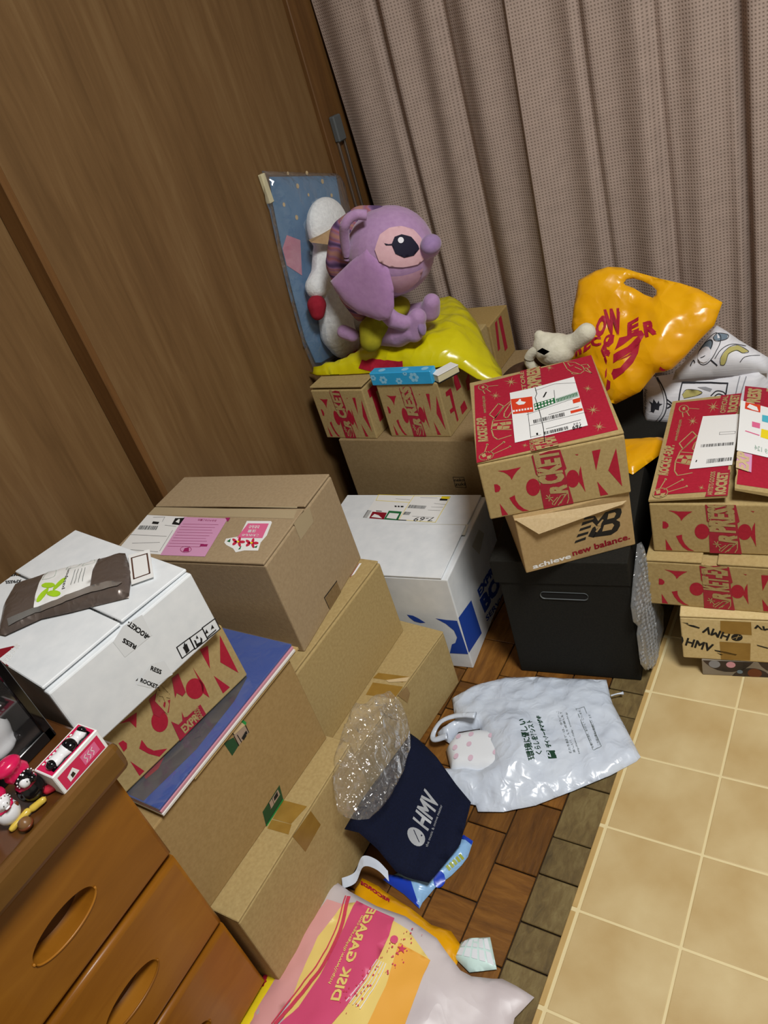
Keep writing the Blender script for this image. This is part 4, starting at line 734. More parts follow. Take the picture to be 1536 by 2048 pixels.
    ["l","front","carrier_tag_upper","ink",3,0.0012,[[0.1687,0.1963],[0.17,0.1861]]],
    ["l","front","carrier_tag_upper","ink",3,0.0012,[[0.1744,0.1809],[0.1746,0.1647]]],
    ["l","front","carrier_tag_upper","ink",3,0.0012,[[0.169,0.1845],[0.1683,0.1644]]],
    ["l","front","carrier_tag_upper","ink",3,0.0012,[[0.1937,0.1796],[0.1927,0.1648]]],
    ["p","front","carrier_tag_upper","ink",3,[[0.1777,0.1697],[0.1855,0.1712],[0.1869,0.1644],[0.1793,0.1634]]],
    ["p","front","carrier_tag_upper","ink",3,[[0.1858,0.1716],[0.1905,0.1717],[0.1903,0.1662],[0.1865,0.1664]]]],
  'N2': [
    ["p","right","printed_lettering","red",1,[[0.0242,0.102],[0.0514,0.0981],[0.0525,0.0862],[0.0502,0.0468],[0.0509,0.0156],[0.0424,0.0152],[0.0425,0.0441],[0.0229,0.0484],[0.0223,0.0577],[0.0388,0.0552],[0.0389,0.0868],[0.0226,0.0925]]],
    ["p","right","printed_lettering","red",1,[[0.0828,0.1252],[0.0945,0.1138],[0.1005,0.0737],[0.0755,0.0769],[0.0723,0.0997]]],
    ["p","right","printed_lettering","red",1,[[0.0734,0.0369],[0.0998,0.039],[0.1053,0.0148],[0.0739,0.0157]]],
    ["p","right","printed_lettering","red",1,[[0.1284,0.0745],[0.1565,0.0863],[0.1429,0.0467],[0.1265,0.0485]]]]}
FL = {"shopbag":[[-0.3714,-0.272],[-0.3385,-0.2242],[-0.2851,-0.1889],[-0.2256,-0.1715],[-0.1614,-0.1596],[-0.088,-0.1432],[-0.0675,-0.1857],[-0.0593,-0.1999],[-0.0285,-0.2388],[0.0186,-0.3015],[0.0139,-0.3124],[-0.02,-0.3534],[-0.0701,-0.4016],[-0.1234,-0.4507],[-0.1721,-0.4803],[-0.2155,-0.495],[-0.2244,-0.4843],[-0.2691,-0.49],[-0.2815,-0.4918],[-0.3189,-0.4609],[-0.3245,-0.4354],[-0.3026,-0.4285],[-0.239,-0.4109],[-0.2843,-0.3266],[-0.3225,-0.3459],[-0.327,-0.3768],[-0.3578,-0.3672],[-0.3634,-0.3607],[-0.3534,-0.3413],[-0.34,-0.3235]],"content":[[-0.3266,-0.3942],[-0.3203,-0.3579],[-0.2795,-0.3352],[-0.2116,-0.3206],[-0.182,-0.358],[-0.1799,-0.4015],[-0.227,-0.4212],[-0.2945,-0.4376]],"wipes":[[-0.2229,-0.5428],[-0.2026,-0.5482],[-0.1994,-0.5774],[-0.2032,-0.5946],[-0.2122,-0.6172],[-0.2293,-0.6465],[-0.2381,-0.6758],[-0.2382,-0.6869],[-0.2745,-0.6746],[-0.3207,-0.6655],[-0.2867,-0.6287],[-0.2386,-0.6033]],"disk":[[-0.3963,-0.7059],[-0.3497,-0.7149],[-0.2933,-0.7197],[-0.2397,-0.7171],[-0.2062,-0.7234],[-0.1776,-0.7291],[-0.1484,-0.7454],[-0.1263,-0.7556],[-0.1098,-0.7546],[-0.0712,-0.7365],[-0.0481,-0.7378],[-0.019,-0.7423],[-0.0285,-0.7637],[-0.0353,-0.778],[-0.0321,-0.8016],[-0.0296,-0.8593],[-0.386,-1.0154],[-0.3943,-0.9549],[-0.3948,-0.928],[-0.3941,-0.8961],[-0.3985,-0.8208],[-0.3995,-0.7636]],"diskpink":[[-0.3225,-0.7287],[-0.247,-0.7321],[-0.2386,-0.7612],[-0.2374,-0.8001],[-0.2406,-0.8329],[-0.2497,-0.8791],[-0.2598,-0.9096],[-0.3245,-0.9371],[-0.3325,-0.9314],[-0.3183,-0.9018],[-0.3106,-0.8553],[-0.3126,-0.7971]],"diskyellow":[[-0.3389,-0.7432],[-0.3191,-0.7284],[-0.247,-0.7365],[-0.219,-0.7393],[-0.1691,-0.7656],[-0.1634,-0.8246],[-0.1626,-0.8588],[-0.1646,-0.874],[-0.3281,-0.9438],[-0.3344,-0.9078],[-0.3427,-0.8676],[-0.3493,-0.8039]],"diskorange":[[-0.2206,-0.7637],[-0.167,-0.7658],[-0.1631,-0.8249],[-0.1601,-0.8598],[-0.21,-0.8852],[-0.2085,-0.8256]],"diskline1":[[-0.3436,-0.7293],[-0.3262,-0.7819],[-0.3241,-0.8349],[-0.3319,-0.8766],[-0.3446,-0.9365]],"diskline2":[[-0.338,-0.729],[-0.318,-0.7821],[-0.3144,-0.8376],[-0.3237,-0.8826],[-0.3386,-0.934]],"tower2":[[-0.3583,-0.6753],[-0.3599,-0.6975],[-0.3334,-0.6992],[-0.2381,-0.7181],[-0.1682,-0.7384],[-0.1484,-0.7387],[-0.1463,-0.7165],[-0.1737,-0.7002],[-0.2078,-0.7029],[-0.2523,-0.6912],[-0.2738,-0.6882],[-0.3148,-0.6808],[-0.3227,-0.6779],[-0.3292,-0.6776]],"gridpack":[[-0.1521,-0.7347],[-0.1506,-0.7109],[-0.1411,-0.7004],[-0.1115,-0.6872],[-0.0841,-0.7267],[-0.1206,-0.7462]],"dtext":[[-0.2753,-0.8761],[-0.2969,-0.7333],[-0.2607,-0.8724]],"dtext2":[[-0.285,-0.858],[-0.2935,-0.7491],[-0.2911,-0.8575]],"shoptext":{"t1":[[-0.1462,-0.3767],[-0.1952,-0.2991],[-0.1561,-0.3875]],"t2":[[-0.139,-0.3607],[-0.1847,-0.2932],[-0.147,-0.3693]],"t3":[[-0.1299,-0.3395],[-0.1749,-0.2746],[-0.1384,-0.3443]],"t4":[[-0.0924,-0.3388],[-0.1461,-0.255],[-0.0963,-0.3411]],"t5":[[-0.0873,-0.334],[-0.1401,-0.2543],[-0.0906,-0.3363]],"t6":[[-0.0785,-0.3335],[-0.1283,-0.2554],[-0.0818,-0.3359]],"t7":[[-0.0597,-0.3151],[-0.1075,-0.241],[-0.0628,-0.3183]],"t8":[[-0.0514,-0.3059],[-0.0868,-0.2455],[-0.0552,-0.3082]],"dsq":[[-0.1366,-0.3505],[-0.1231,-0.3431],[-0.1146,-0.3572],[-0.1276,-0.3645]],"box":[[-0.1163,-0.2412],[-0.1028,-0.2331],[-0.0481,-0.3083],[-0.0594,-0.3206]]}}
OB = {"tower":[[-0.2554,0.281],[-0.2374,0.289],[-0.2184,0.298],[-0.1923,0.3039],[-0.1612,0.3],[-0.1279,0.2867],[-0.0815,0.2703],[-0.0411,0.258],[-0.0036,0.243],[0.0434,0.2134],[0.0377,0.192],[0.0312,0.1683],[0.0059,0.1408],[-0.0196,0.1083],[-0.044,0.083],[-0.0613,0.0777],[-0.0768,0.0757],[-0.106,0.0368],[-0.1556,0.0111],[-0.1751,0.0158],[-0.2211,0.0831],[-0.2706,0.1108],[-0.2641,0.1276],[-0.2556,0.1515],[-0.2651,0.1809],[-0.2627,0.2217]],"tower_hole":[[-0.1566,0.2672],[-0.1502,0.2748],[-0.1363,0.2752],[-0.1175,0.2687],[-0.0962,0.2568],[-0.0866,0.2469],[-0.0871,0.2379],[-0.0934,0.232],[-0.1109,0.2396],[-0.1349,0.2552],[-0.1516,0.2622]],"tower_print":[["T",[[-0.2273,0.1575],[-0.2082,0.165],[-0.2338,0.1698]]],["O",[[-0.2061,0.1514],[-0.1849,0.1533],[-0.2024,0.1979]]],["W",[[-0.1777,0.153],[-0.1442,0.1544],[-0.192,0.2114]]],["E",[[-0.1341,0.1493],[-0.1111,0.1606],[-0.1385,0.1804]]],["R",[[-0.094,0.1445],[-0.0713,0.1508],[-0.1057,0.1787]]],["R",[[-0.2505,0.1127],[-0.2347,0.1195],[-0.2508,0.1477]]],["E",[[-0.2315,0.1206],[-0.2145,0.1308],[-0.2293,0.1504]]],["C",[[-0.2121,0.1319],[-0.1879,0.1334],[-0.2154,0.1518]]],["O",[[-0.1855,0.1333],[-0.1689,0.1362],[-0.1822,0.1556]]],["R",[[-0.1735,0.0916],[-0.1653,0.1173],[-0.1877,0.1227]]],[[-0.1704,0.1574],[-0.1619,0.1547],[-0.162,0.1383],[-0.1708,0.1292],[-0.1782,0.1319]],[[-0.1561,0.1217],[-0.1508,0.1484],[-0.137,0.1513],[-0.1192,0.1609],[-0.1054,0.1615],[-0.098,0.152],[-0.1037,0.1361],[-0.1163,0.1204],[-0.134,0.107],[-0.1565,0.0936],[-0.1578,0.1124],[-0.1307,0.1279],[-0.1104,0.1502],[-0.1207,0.1495],[-0.1404,0.1328]],[[-0.1474,0.098],[-0.1271,0.1092],[-0.1047,0.1339],[-0.1055,0.1132],[-0.1146,0.0949],[-0.1317,0.0743],[-0.1542,0.0594],[-0.1598,0.0725],[-0.1557,0.0818],[-0.1498,0.0817],[-0.1394,0.0838],[-0.118,0.1112],[-0.1291,0.1046]],[[-0.1745,0.0775],[-0.1715,0.0857],[-0.1703,0.0679],[-0.1735,0.0632]],[[-0.1722,0.0431],[-0.1686,0.0608],[-0.1611,0.056],[-0.1625,0.0418],[-0.1706,0.0372]],[[-0.0671,0.0812],[-0.0591,0.0936],[-0.0559,0.0799],[-0.0614,0.0788]]],"wallbag":[[0.296,0.9654],[0.429,0.9227],[0.5723,0.8777],[0.5765,0.8335],[0.5608,0.7627],[0.5002,0.6266],[0.4159,0.4675],[0.2845,0.4846],[0.2379,0.4994],[0.2311,0.5735],[0.2422,0.6844],[0.2586,0.7988],[0.276,0.8842],[0.274,0.907]],"wallcard":[[0.3143,0.947],[0.563,0.8745],[0.5455,0.7934],[0.4811,0.6345],[0.4079,0.486],[0.2723,0.5051],[0.254,0.5145],[0.246,0.5795],[0.2585,0.6898],[0.2762,0.8039],[0.295,0.889]],"wp_head":[[0.348,0.8184],[0.5415,0.7971],[0.424,0.7789]],"wp_pts":{"head":[[0.4301,0.7892]],"head2":[[0.348,0.8184],[0.4545,0.8304]],"body":[[0.3305,0.7008],[0.3262,0.7448],[0.2698,0.6881]],"body2":[[0.3376,0.5643]],"beak":[[0.3072,0.7931],[0.4014,0.8003],[0.3424,0.7717]],"red":[[0.2557,0.6772],[0.3059,0.6464],[0.27,0.6253],[0.2533,0.6482]],"pink":[[0.3043,0.8182],[0.3463,0.7907],[0.3101,0.7178],[0.2687,0.7593],[0.274,0.7976]],"leg":[[0.3369,0.6723],[0.2823,0.5263],[0.3581,0.4832]]},"ear":[[-0.585,0.8006],[-0.6334,0.7779],[-0.7007,0.7405],[-0.6935,0.7177],[-0.6791,0.6896],[-0.652,0.6644],[-0.6012,0.645],[-0.5742,0.6481],[-0.5555,0.6737],[-0.545,0.7138],[-0.5448,0.7535],[-0.5603,0.7816]],"antenna":[[-0.5841,0.8594],[-0.6006,0.8655],[-0.6187,0.8596],[-0.636,0.838],[-0.6502,0.8076],[-0.6595,0.774]],"p_nose":[-0.4782,0.255,0.762],"p_arm":[-0.6028,0.255,0.6227],"p_hand":[-0.579,0.255,0.6131],"p_foot1":[-0.5571,0.255,0.5977],"p_foot1t":[-0.5434,0.255,0.6309],"p_foot1b":[-0.5657,0.255,0.5674],"p_foot2":[-0.535,0.255,0.6304],"p_hip":[-0.6799,0.255,0.5684],"p_knee":[-0.6127,0.255,0.5904],"p_neck":[-0.5917,0.255,0.6737],"p_hairtop":[-0.6005,0.255,0.8608],"p_hair1":[-0.6651,0.255,0.8497],"p_hair2":[-0.7254,0.255,0.7977],"p_hair3":[-0.7591,0.255,0.7469],"p_hair4":[-0.772,0.255,0.6626],"p_hair5":[-0.7505,0.255,0.6148],"p_hair6":[-0.7169,0.255,0.6002],"p_chest":[-0.5901,0.255,0.6499],"eye_patch":[[0.312,-0.728,0.611],[0.475,-0.564,0.676],[0.666,-0.399,0.631],[0.838,-0.251,0.485],[0.94,-0.202,0.274],[0.972,-0.235,0.026],[0.936,-0.311,-0.164],[0.86,-0.47,-0.199],[0.66,-0.739,-0.136],[0.438,-0.898,-0.033],[0.262,-0.958,0.119],[0.206,-0.909,0.363]],"pupil":[[0.537,-0.754,0.378],[0.587,-0.641,0.494],[0.693,-0.526,0.493],[0.828,-0.41,0.382],[0.913,-0.368,0.175],[0.923,-0.37,0.101],[0.849,-0.529,0.022],[0.715,-0.697,0.053],[0.592,-0.785,0.184]],"glint":[[0.731,-0.568,0.378],[0.726,-0.59,0.354],[0.71,-0.616,0.342],[0.688,-0.639,0.344],[0.665,-0.654,0.361],[0.648,-0.656,0.388],[0.641,-0.644,0.417],[0.646,-0.623,0.441],[0.662,-0.597,0.453],[0.684,-0.573,0.45],[0.707,-0.559,0.434],[0.724,-0.557,0.407]],"lash":[[0.365,-0.786,0.5],[0.405,-0.802,0.44],[0.485,-0.777,0.4],[0.547,-0.741,0.39],[0.546,-0.756,0.36],[0.437,-0.809,0.392]],"muzzle":[[0.398,-0.879,-0.262],[0.601,-0.732,-0.321],[0.804,-0.484,-0.346],[0.885,-0.311,-0.348],[0.7,-0.352,-0.621],[0.468,-0.475,-0.745],[0.29,-0.568,-0.77],[0.196,-0.781,-0.593]],"cush1":[[-0.1381,0.3799],[-0.1381,0.3429],[-0.1382,0.2651],[-0.1162,0.2613],[-0.0808,0.2558],[-0.0195,0.2532],[0.1302,0.2571],[0.1257,0.406],[0.0778,0.3997],[0.0168,0.3836],[-0.0658,0.3789],[-0.0944,0.3763],[-0.1354,0.3717]],"cush1_art":{"oval":[[-0.1041,0.3734],[-0.0888,0.3631],[-0.0776,0.3469],[-0.0736,0.3265],[-0.0782,0.3039],[-0.0901,0.285],[-0.1061,0.2721],[-0.134,0.2705]],"crown":[[-0.1163,0.3045],[-0.1103,0.3056],[-0.109,0.3223],[-0.1137,0.3295],[-0.105,0.3254],[-0.1029,0.3357],[-0.0953,0.3254],[-0.0913,0.3326],[-0.0895,0.3254],[-0.0827,0.3244],[-0.0895,0.3203],[-0.0916,0.3099],[-0.0994,0.312],[-0.1031,0.3036]],"frame":[[-0.0483,0.3336],[-0.0452,0.3677],[0.0489,0.3677],[0.0466,0.3425]],"text":[[-0.1283,0.3532],[-0.1358,0.2779],[-0.1181,0.3532]],"scroll":[[-0.0739,0.3347],[-0.0664,0.3286],[-0.0626,0.3255]],"scroll2":[[-0.074,0.3265],[-0.0655,0.3214],[-0.0723,0.3152]],"leaf":[[-0.0417,0.3447],[-0.0341,0.3547],[-0.0102,0.3535],[-0.001,0.3486],[-0.012,0.3426],[-0.038,0.3367]],"leaf2":[[-0.012,0.3595],[0.0044,0.3603],[0.0188,0.3563],[0.0152,0.3505],[0.0026,0.3545]],"leaf3":[[0.0171,0.3426],[0.0278,0.3523],[0.042,0.3503],[0.0457,0.3425],[0.0314,0.3465],[0.0207,0.3366]],"col":[[0.0666,0.3483],[0.0713,0.3808]],"col2":[[0.077,0.3501],[0.0841,0.3807]]},"cush2":[[0.0157,0.1261],[0.0365,0.1125],[0.0627,0.0922],[0.1232,0.0523],[0.126,0.0206],[0.0781,0.0178],[-0.0645,0.0086],[-0.0608,0.0283],[-0.0474,0.0438],[-0.021,0.0763],[-0.0002,0.1046]],"cush2_art":{"o1":[[0.0239,0.1028],[0.0281,0.0983],[0.0306,0.091],[0.031,0.0816],[0.0295,0.0709],[0.0261,0.0602],[0.0212,0.0502],[0.0151,0.0421],[0.0086,0.0367],[0.0022,0.0344],[-0.0034,0.0355],[-0.0076,0.04],[-0.0102,0.0473],[-0.0107,0.0569],[-0.0091,0.0676],[-0.0056,0.0785],[-0.0006,0.0885],[0.0055,0.0966],[0.012,0.1019],[0.0184,0.1041]],"o2":[[0.0119,0.0879],[0.0146,0.0845],[0.0159,0.0792],[0.0155,0.0726],[0.0136,0.0656],[0.0102,0.0589],[0.006,0.0533],[0.0012,0.0496],[-0.0034,0.0481],[-0.0073,0.0492],[-0.0101,0.0525],[-0.0114,0.0579],[-0.011,0.0645],[-0.009,0.0717],[-0.0056,0.0784],[-0.0013,0.084],[0.0034,0.0876],[0.008,0.089]],"o3":[[0.0241,0.0457],[0.0388,0.0683],[0.0552,0.0791],[0.0778,0.0773]],"hair":[[0.0349,0.0339],[0.0354,0.0473],[0.0491,0.0698],[0.0641,0.0769],[0.0859,0.0629],[0.0762,0.0575],[0.0636,0.0636],[0.0505,0.0545],[0.0465,0.0413],[0.042,0.0338]],"bow":[[0.0151,0.0942],[0.0232,0.1035],[0.0409,0.1027],[0.0419,0.0911],[0.0285,0.084],[0.0194,0.0863]],"arc":[[0.0727,0.0387],[0.0837,0.0497],[0.1069,0.0556]],"sc":[[-0.0243,0.0334],[-0.0199,0.045],[-0.0157,0.039]],"corner":[[0.0173,0.0421],[0.0279,0.0331]]},"hmvbag_logo":[[-0.2667,-0.5897],[-0.2653,-0.5939],[-0.2653,-0.5981],[-0.2667,-0.602],[-0.2693,-0.605],[-0.273,-0.607],[-0.2773,-0.6078],[-0.2818,-0.6073],[-0.2861,-0.6055],[-0.2898,-0.6026],[-0.2926,-0.5988],[-0.294,-0.5946],[-0.2941,-0.5904],[-0.2927,-0.5865],[-0.29,-0.5833],[-0.2863,-0.5813],[-0.2819,-0.5805],[-0.2773,-0.5811],[-0.273,-0.583],[-0.2693,-0.586]],"hmvbag_text":[[-0.268,-0.5754],[-0.2735,-0.5156],[-0.2954,-0.5719]],"hmvbag_text2":[[-0.2561,-0.6015],[-0.266,-0.5212],[-0.2607,-0.6015]]}
R1 = {"labelL":[[0.0653,0.2664],[0.13,0.2615],[0.1307,0.2017],[0.1298,0.1474],[0.1282,0.0885],[0.0586,0.0844]],"tear":[[0.1274,0.3615],[0.1319,0.2919],[0.1307,0.2017],[0.1297,0.1265],[0.1275,0.0591],[0.1278,0.0143]],"labelR":[[0.1315,0.2859],[0.187,0.2665],[0.1916,0.0998],[0.1345,0.111]],"red1":[[0.1399,0.2807],[0.1659,0.2741],[0.1662,0.2477],[0.14,0.2555]],"whale":[[0.1432,0.2611],[0.1474,0.2741],[0.1601,0.2657],[0.1634,0.2508],[0.1524,0.2545]],"red2":[[0.1542,0.213],[0.1676,0.2094],[0.1677,0.1915],[0.1548,0.1949]],"cyan":[[0.1698,0.2403],[0.1878,0.2376],[0.1885,0.2123],[0.1702,0.2176]],"yellow":[[0.1703,0.1913],[0.1892,0.1863],[0.19,0.1557],[0.17,0.1631]],"bar":[[0.0717,0.1536],[0.1269,0.1523],[0.127,0.1622],[0.0715,0.1631]],"bar2":[[0.0853,0.098],[0.1267,0.1023],[0.1267,0.1125],[0.0861,0.1121]],"box":[[0.1001,0.2006],[0.1268,0.1991],[0.1266,0.1914],[0.1003,0.1922]],"ink":[[0.0679,0.106],[0.0685,0.1112],[0.0695,0.106]],"n769":[[0.1914,0.1072],[0.1621,0.1205],[0.191,0.1223]],"pinkbar":[[0.1455,0.1776],[0.1672,0.1685],[0.1667,0.1646],[0.1458,0.1722]],"pinkart":[[0.136,0.1084],[0.1591,0.1029],[0.1603,0.0494],[0.1364,0.0566]],"redart":[[0.1597,0.1029],[0.1916,0.0973],[0.1932,0.0401],[0.1615,0.0494]]}

def settle(root):
    obs = [root] + list(root.children_recursive); pts = [v.co for o in obs if o.type == 'MESH' for v in o.data.vertices]
    off = Vector(((min(p.x for p in pts) + max(p.x for p in pts)) / 2, (min(p.y for p in pts) + max(p.y for p in pts)) / 2, min(p.z for p in pts)))
    for me in {o.data for o in obs if o.type == 'MESH'}: me.transform(Matrix.Translation(-off))
    root.location = off; return root

# ================================================================== the room
XW, YC = -5.9 * U, 4.2 * U
fl = structure(frombm('floor', boxbm(-1.3, 2.4, -2.6, 1.0, -.06, -.006), 'floor_dark'))
rnd = random.Random(3)
def plank(x0, x1, y0, y1, mat, i):
    g = .0012; d = rnd.uniform(0, .0012)
    bm = boxbm(x0 + g, x1 - g, y0 + g, y1 - g, -.006, -d, .0012); o = frombm('parquet_block', bm, mat, fl); return o
xs = [-.53 - .5 * k for k in range(0, 7)]
y = -7.0; k = 0
while y < 1.2:                                                      # olive boards along the vinyl edge
    l = [.46, .72, .5, .62, .4, .55][k % 6]; plank(-.53 * U, .05 * U, y * U, (y + l) * U, 'parquet_olive', k); y += l; k += 1
for c, x1 in enumerate(xs[:-1]):
    y = -7.0 + .37 * (c % 3); k = 0
    while y < 1.2:
        l = [.85, .5, .85, 1.0][(k + c) % 4]; plank((x1 - .5) * U, x1 * U, y * U, (y + l) * U, 'parquet_amber' if (k + c) % 3 else 'parquet_amber_cross', k); y += l; k += 1
# vinyl sheet: tiles with pale joints, on the wooden floor
vs0 = thing('vinyl_tile_mat', 'beige vinyl tile mat with pale joints along the right of the wooden floor', 'mat', (1.0 * U, -2 * U, 0))
frombm('grout', boxbm(-1.08 * U, 3.0 * U, -5.2 * U, 4.6 * U, .0, .0028, .001), 'grout', vs0)
tile_me = None
for i in range(0, 4):
    for j in range(-7, 3):
        if tile_me is None:
            tile_me = bpy.data.meshes.new('tile'); bm = boxbm(-.489 * U, .489 * U, -.489 * U, .489 * U, .001, .0036, .0014, seg=2); bm.to_mesh(tile_me); bm.free(); tile_me.materials.append(M('vinyl_tile'))
        o = bpy.data.objects.new('tile', tile_me); COL.objects.link(o); o.parent = vs0; o.location = ((i + .5 - 1.0) * U, (j + .5 + 2) * U, 0); o.rotation_euler = (0, 0, rnd.choice((0, PI / 2, PI, -PI / 2)))
for j in range(-7, 3):
    frombm('edge_strip', boxbm(-1.08 * U, -1.02 * U, (j + 2.02) * U, (j + 2.98) * U, .001, .0036, .001), 'vinyl_edge', vs0)
# walls
structure(frombm('wall_left', boxbm(XW - .06, XW, -2.12 * U, 4.75 * U, -.006, 2.4), 'wall_veneer'))
structure(frombm('wall_left_rear', boxbm(XW - .12, XW - .045, -17 * U, -2.12 * U, -.006, 2.4), 'wall_veneer'))
structure(frombm('trim_1', boxbm(XW - .044, XW + .002, -2.14 * U, -2.04 * U, -.006, 2.4, .001), 'trim_wood'))
structure(frombm('trim_2', boxbm(XW - .03, XW + .012, 3.78 * U, 4.75 * U, -.006, 2.4, .002), 'trim_wood'))
structure(frombm('wall_back', boxbm(-1.3, 2.4, .80, .86, -.006, 2.4), 'dark'))
structure(frombm('wall_right', boxbm(2.3, 2.4, -2.6, .86, -.006, 2.4), 'plaster'))
structure(frombm('wall_front', boxbm(-1.3, 2.4, -2.6, -2.52, -.006, 2.4), 'plaster'))
structure(frombm('ceiling', boxbm(-1.3, 2.4, -2.6, .86, 2.4, 2.46), 'plaster'))
wr = thing('window_frame', 'dark wooden window frame with metal rails in the corner beside the curtain', 'window frame', (XW + .02, 4.0 * U, .4))
for yy in (4.02, 4.21):
    frombm('rail', boxbm(-.007, -.001, (yy - 4.0) * U - .003, (yy - 4.0) * U + .003, -.3, 6.3 * U - .4 + .0, .0008), 'metal', wr)
frombm('latch', boxbm(-.008, .008, -.004, .03, 6.28 * U - .4, 6.28 * U - .34, .003), 'grey_plastic', wr)
# curtains
def curtain(name, label, x0, x1, folds, ybase, left_slant=0, right_edge=0):
    nx, nz = int((x1 - x0) * 60), 26; V, UVs, F = [], [], []; z1, z0 = 12.5, .12
    prev = None; acc = [0] * (nx + 1)
    for i in range(nx + 1):
        for j in range(nz + 1):
            t = j / nz; z = z0 + (z1 - z0) * t; s = i / nx
            x = x0 + (x1 - x0) * s + left_slant * (1 - s) ** 6 * max(-1, min(1, (7.0 - z) / 4)) 
            a = .035 + .05 * (1 - t); y = ybase + a * math.sin(x * 2 * PI / .74 + .8 * math.sin(x * 1.7) + .25 * math.sin(z * .5)) + .05 * math.sin(x * 2 * PI / 1.9 + 1 + z * .12)
            for fx, fd, fw in folds: y += fd * math.exp(-((x - fx - .04 * math.sin(z * .6)) / fw) ** 2)
            V.append((x * U, y * U, z * U))
            if i: acc[i] = acc[i - 1] + (x1 - x0) / nx * U * 1.06
            UVs.append((acc[i], z * U))
    for i in range(nx):
        for j in range(nz): a = i * (nz + 1) + j; F.append((a, a + nz + 1, a + nz + 2, a + 1))
    o = pyd(name, V, F, 'curtain_weave', None, True); uv = o.data.uv_layers.new(name='UV')
    for lp in o.data.loops: uv.data[lp.index].uv = UVs[lp.vertex_index]
    md = o.modifiers.new('thickness', 'SOLIDIFY'); md.thickness = .002
    return tag(o, label, 'curtain')
curtain('curtain', 'greyish pink open weave curtain hanging at the left beside the wooden wall', -5.72, -2.5, [(-4.62, .18, .10), (-3.6, .1, .08)], 4.25, left_slant=.18)
curtain('curtain', 'greyish pink open weave curtain behind the standing yellow bag, reaching the right side', -2.58, 3.2, [(-2.6, -.05, .1), (-.67, .14, .09), (.36, .24, .07), (1.2, .15, .1), (-1.6, .1, .08)], 4.2)

# ================================================================== chest of drawers
CX, CY = -2.62, -5.93
ch = thing('chest_of_drawers', 'honey brown wooden chest of drawers with scooped oval handles at the lower left', 'chest', (-4.2 * U, -6.9 * U, 0))
def cb(name, x0, x1, y0, y1, z0, z1, mat, bev=.002, par=ch, seg=1): return frombm(name, boxbm((x0 + 4.2) * U, (x1 + 4.2) * U, (y0 + 6.9) * U, (y1 + 6.9) * U, z0 * U, z1 * U, bev, seg=seg), mat, par, False)
CL = -7.95
cb('carcass', -5.75, CX - .16, CL, CY - .02, 0.12, 3.86, 'chest_top_wood'); cb('plinth', -5.7, CX - .2, CL + .1, CY - .1, 0, .14, 'chest_top_wood')
cb('top_board', -5.78, -2.44, CL - .05, -5.86, 3.84, 4.08, 'chest_top_wood', .004); cb('top_edge', -2.50, -2.40, CL - .05, -5.86, 3.83, 4.1, 'board_edge', .008, seg=2)
def drawer(z0, z1):
    W2, H2 = CY - CL, z1 - z0; cy, cz = -6.86 - CL, H2 * .46; rd = .045; V, F = [], []
    P3 = lambda yv, zv, d: ((CX + d + 4.2) * U, (CL + yv + 6.9) * U, (z0 + zv) * U)
    ring = lambda k: [(k, k), (W2 - k, k), (W2 - k, H2 - k), (k, H2 - k)]
    el = [(cy + .30 * math.cos(a), cz + .135 * math.sin(a)) for a in [2 * PI * q / 48 for q in range(48)]]
    v2, f2 = cdt_fill(ring(rd), .3, [el]); V += [P3(v.x, v.y, 0) for v in v2]; F += [tuple(f) for f in f2]
    rr = [ring(rd * (1 - math.sin(t_ * PI / 8))) for t_ in range(5)]; dd = [-rd * (1 - math.cos(t_ * PI / 8)) for t_ in range(5)]; rr.append(ring(0)); dd.append(-.2)
    n0 = len(V)
    for r_, d_ in zip(rr, dd): V += [P3(a, b, d_) for a, b in r_]
    for k in range(5):
        for q in range(4): F.append((n0 + 4 * k + q, n0 + 4 * k + (q + 1) % 4, n0 + 4 * k + 4 + (q + 1) % 4, n0 + 4 * k + 4 + q))
    F.append((n0 + 20, n0 + 21, n0 + 22, n0 + 23))
    n1 = len(V); prof = [(1.0, 0), (.985, -.012), (.965, -.05), (.92, -.11), (.82, -.16), (.6, -.19), (.3, -.2), (.02, -.2)]
    for s_, d_ in prof: V += [P3(cy + (a - cy) * s_, cz + (b - cz) * s_ + .02 * (1 - s_), d_) for a, b in el]
    for k in range(len(prof) - 1):
        for q in range(48): F.append((n1 + 48 * k + q, n1 + 48 * k + (q + 1) % 48, n1 + 48 * k + 48 + (q + 1) % 48, n1 + 48 * k + 48 + q))
    dr = pyd('drawer', V, F, 'chest_wood', ch, False)
    for pl_ in dr.data.polygons: pl_.use_smooth = min(pl_.vertices) >= n1 or (n0 <= min(pl_.vertices) < n0 + 16)
    pts = [((CX + .004 + 4.2) * U, (CL + cy + .31 * math.cos(a) + 6.9) * U, (z0 + cz + .145 * math.sin(a)) * U) for a in [PI + PI * q / 24 for q in range(25)]]
    frombm('handle_lip', tube(pts, .0016), 'chest_wood', dr, True)
for z0, z1 in ((2.62, 3.70), (1.48, 2.55), (.3, 1.42)): drawer(z0, z1)

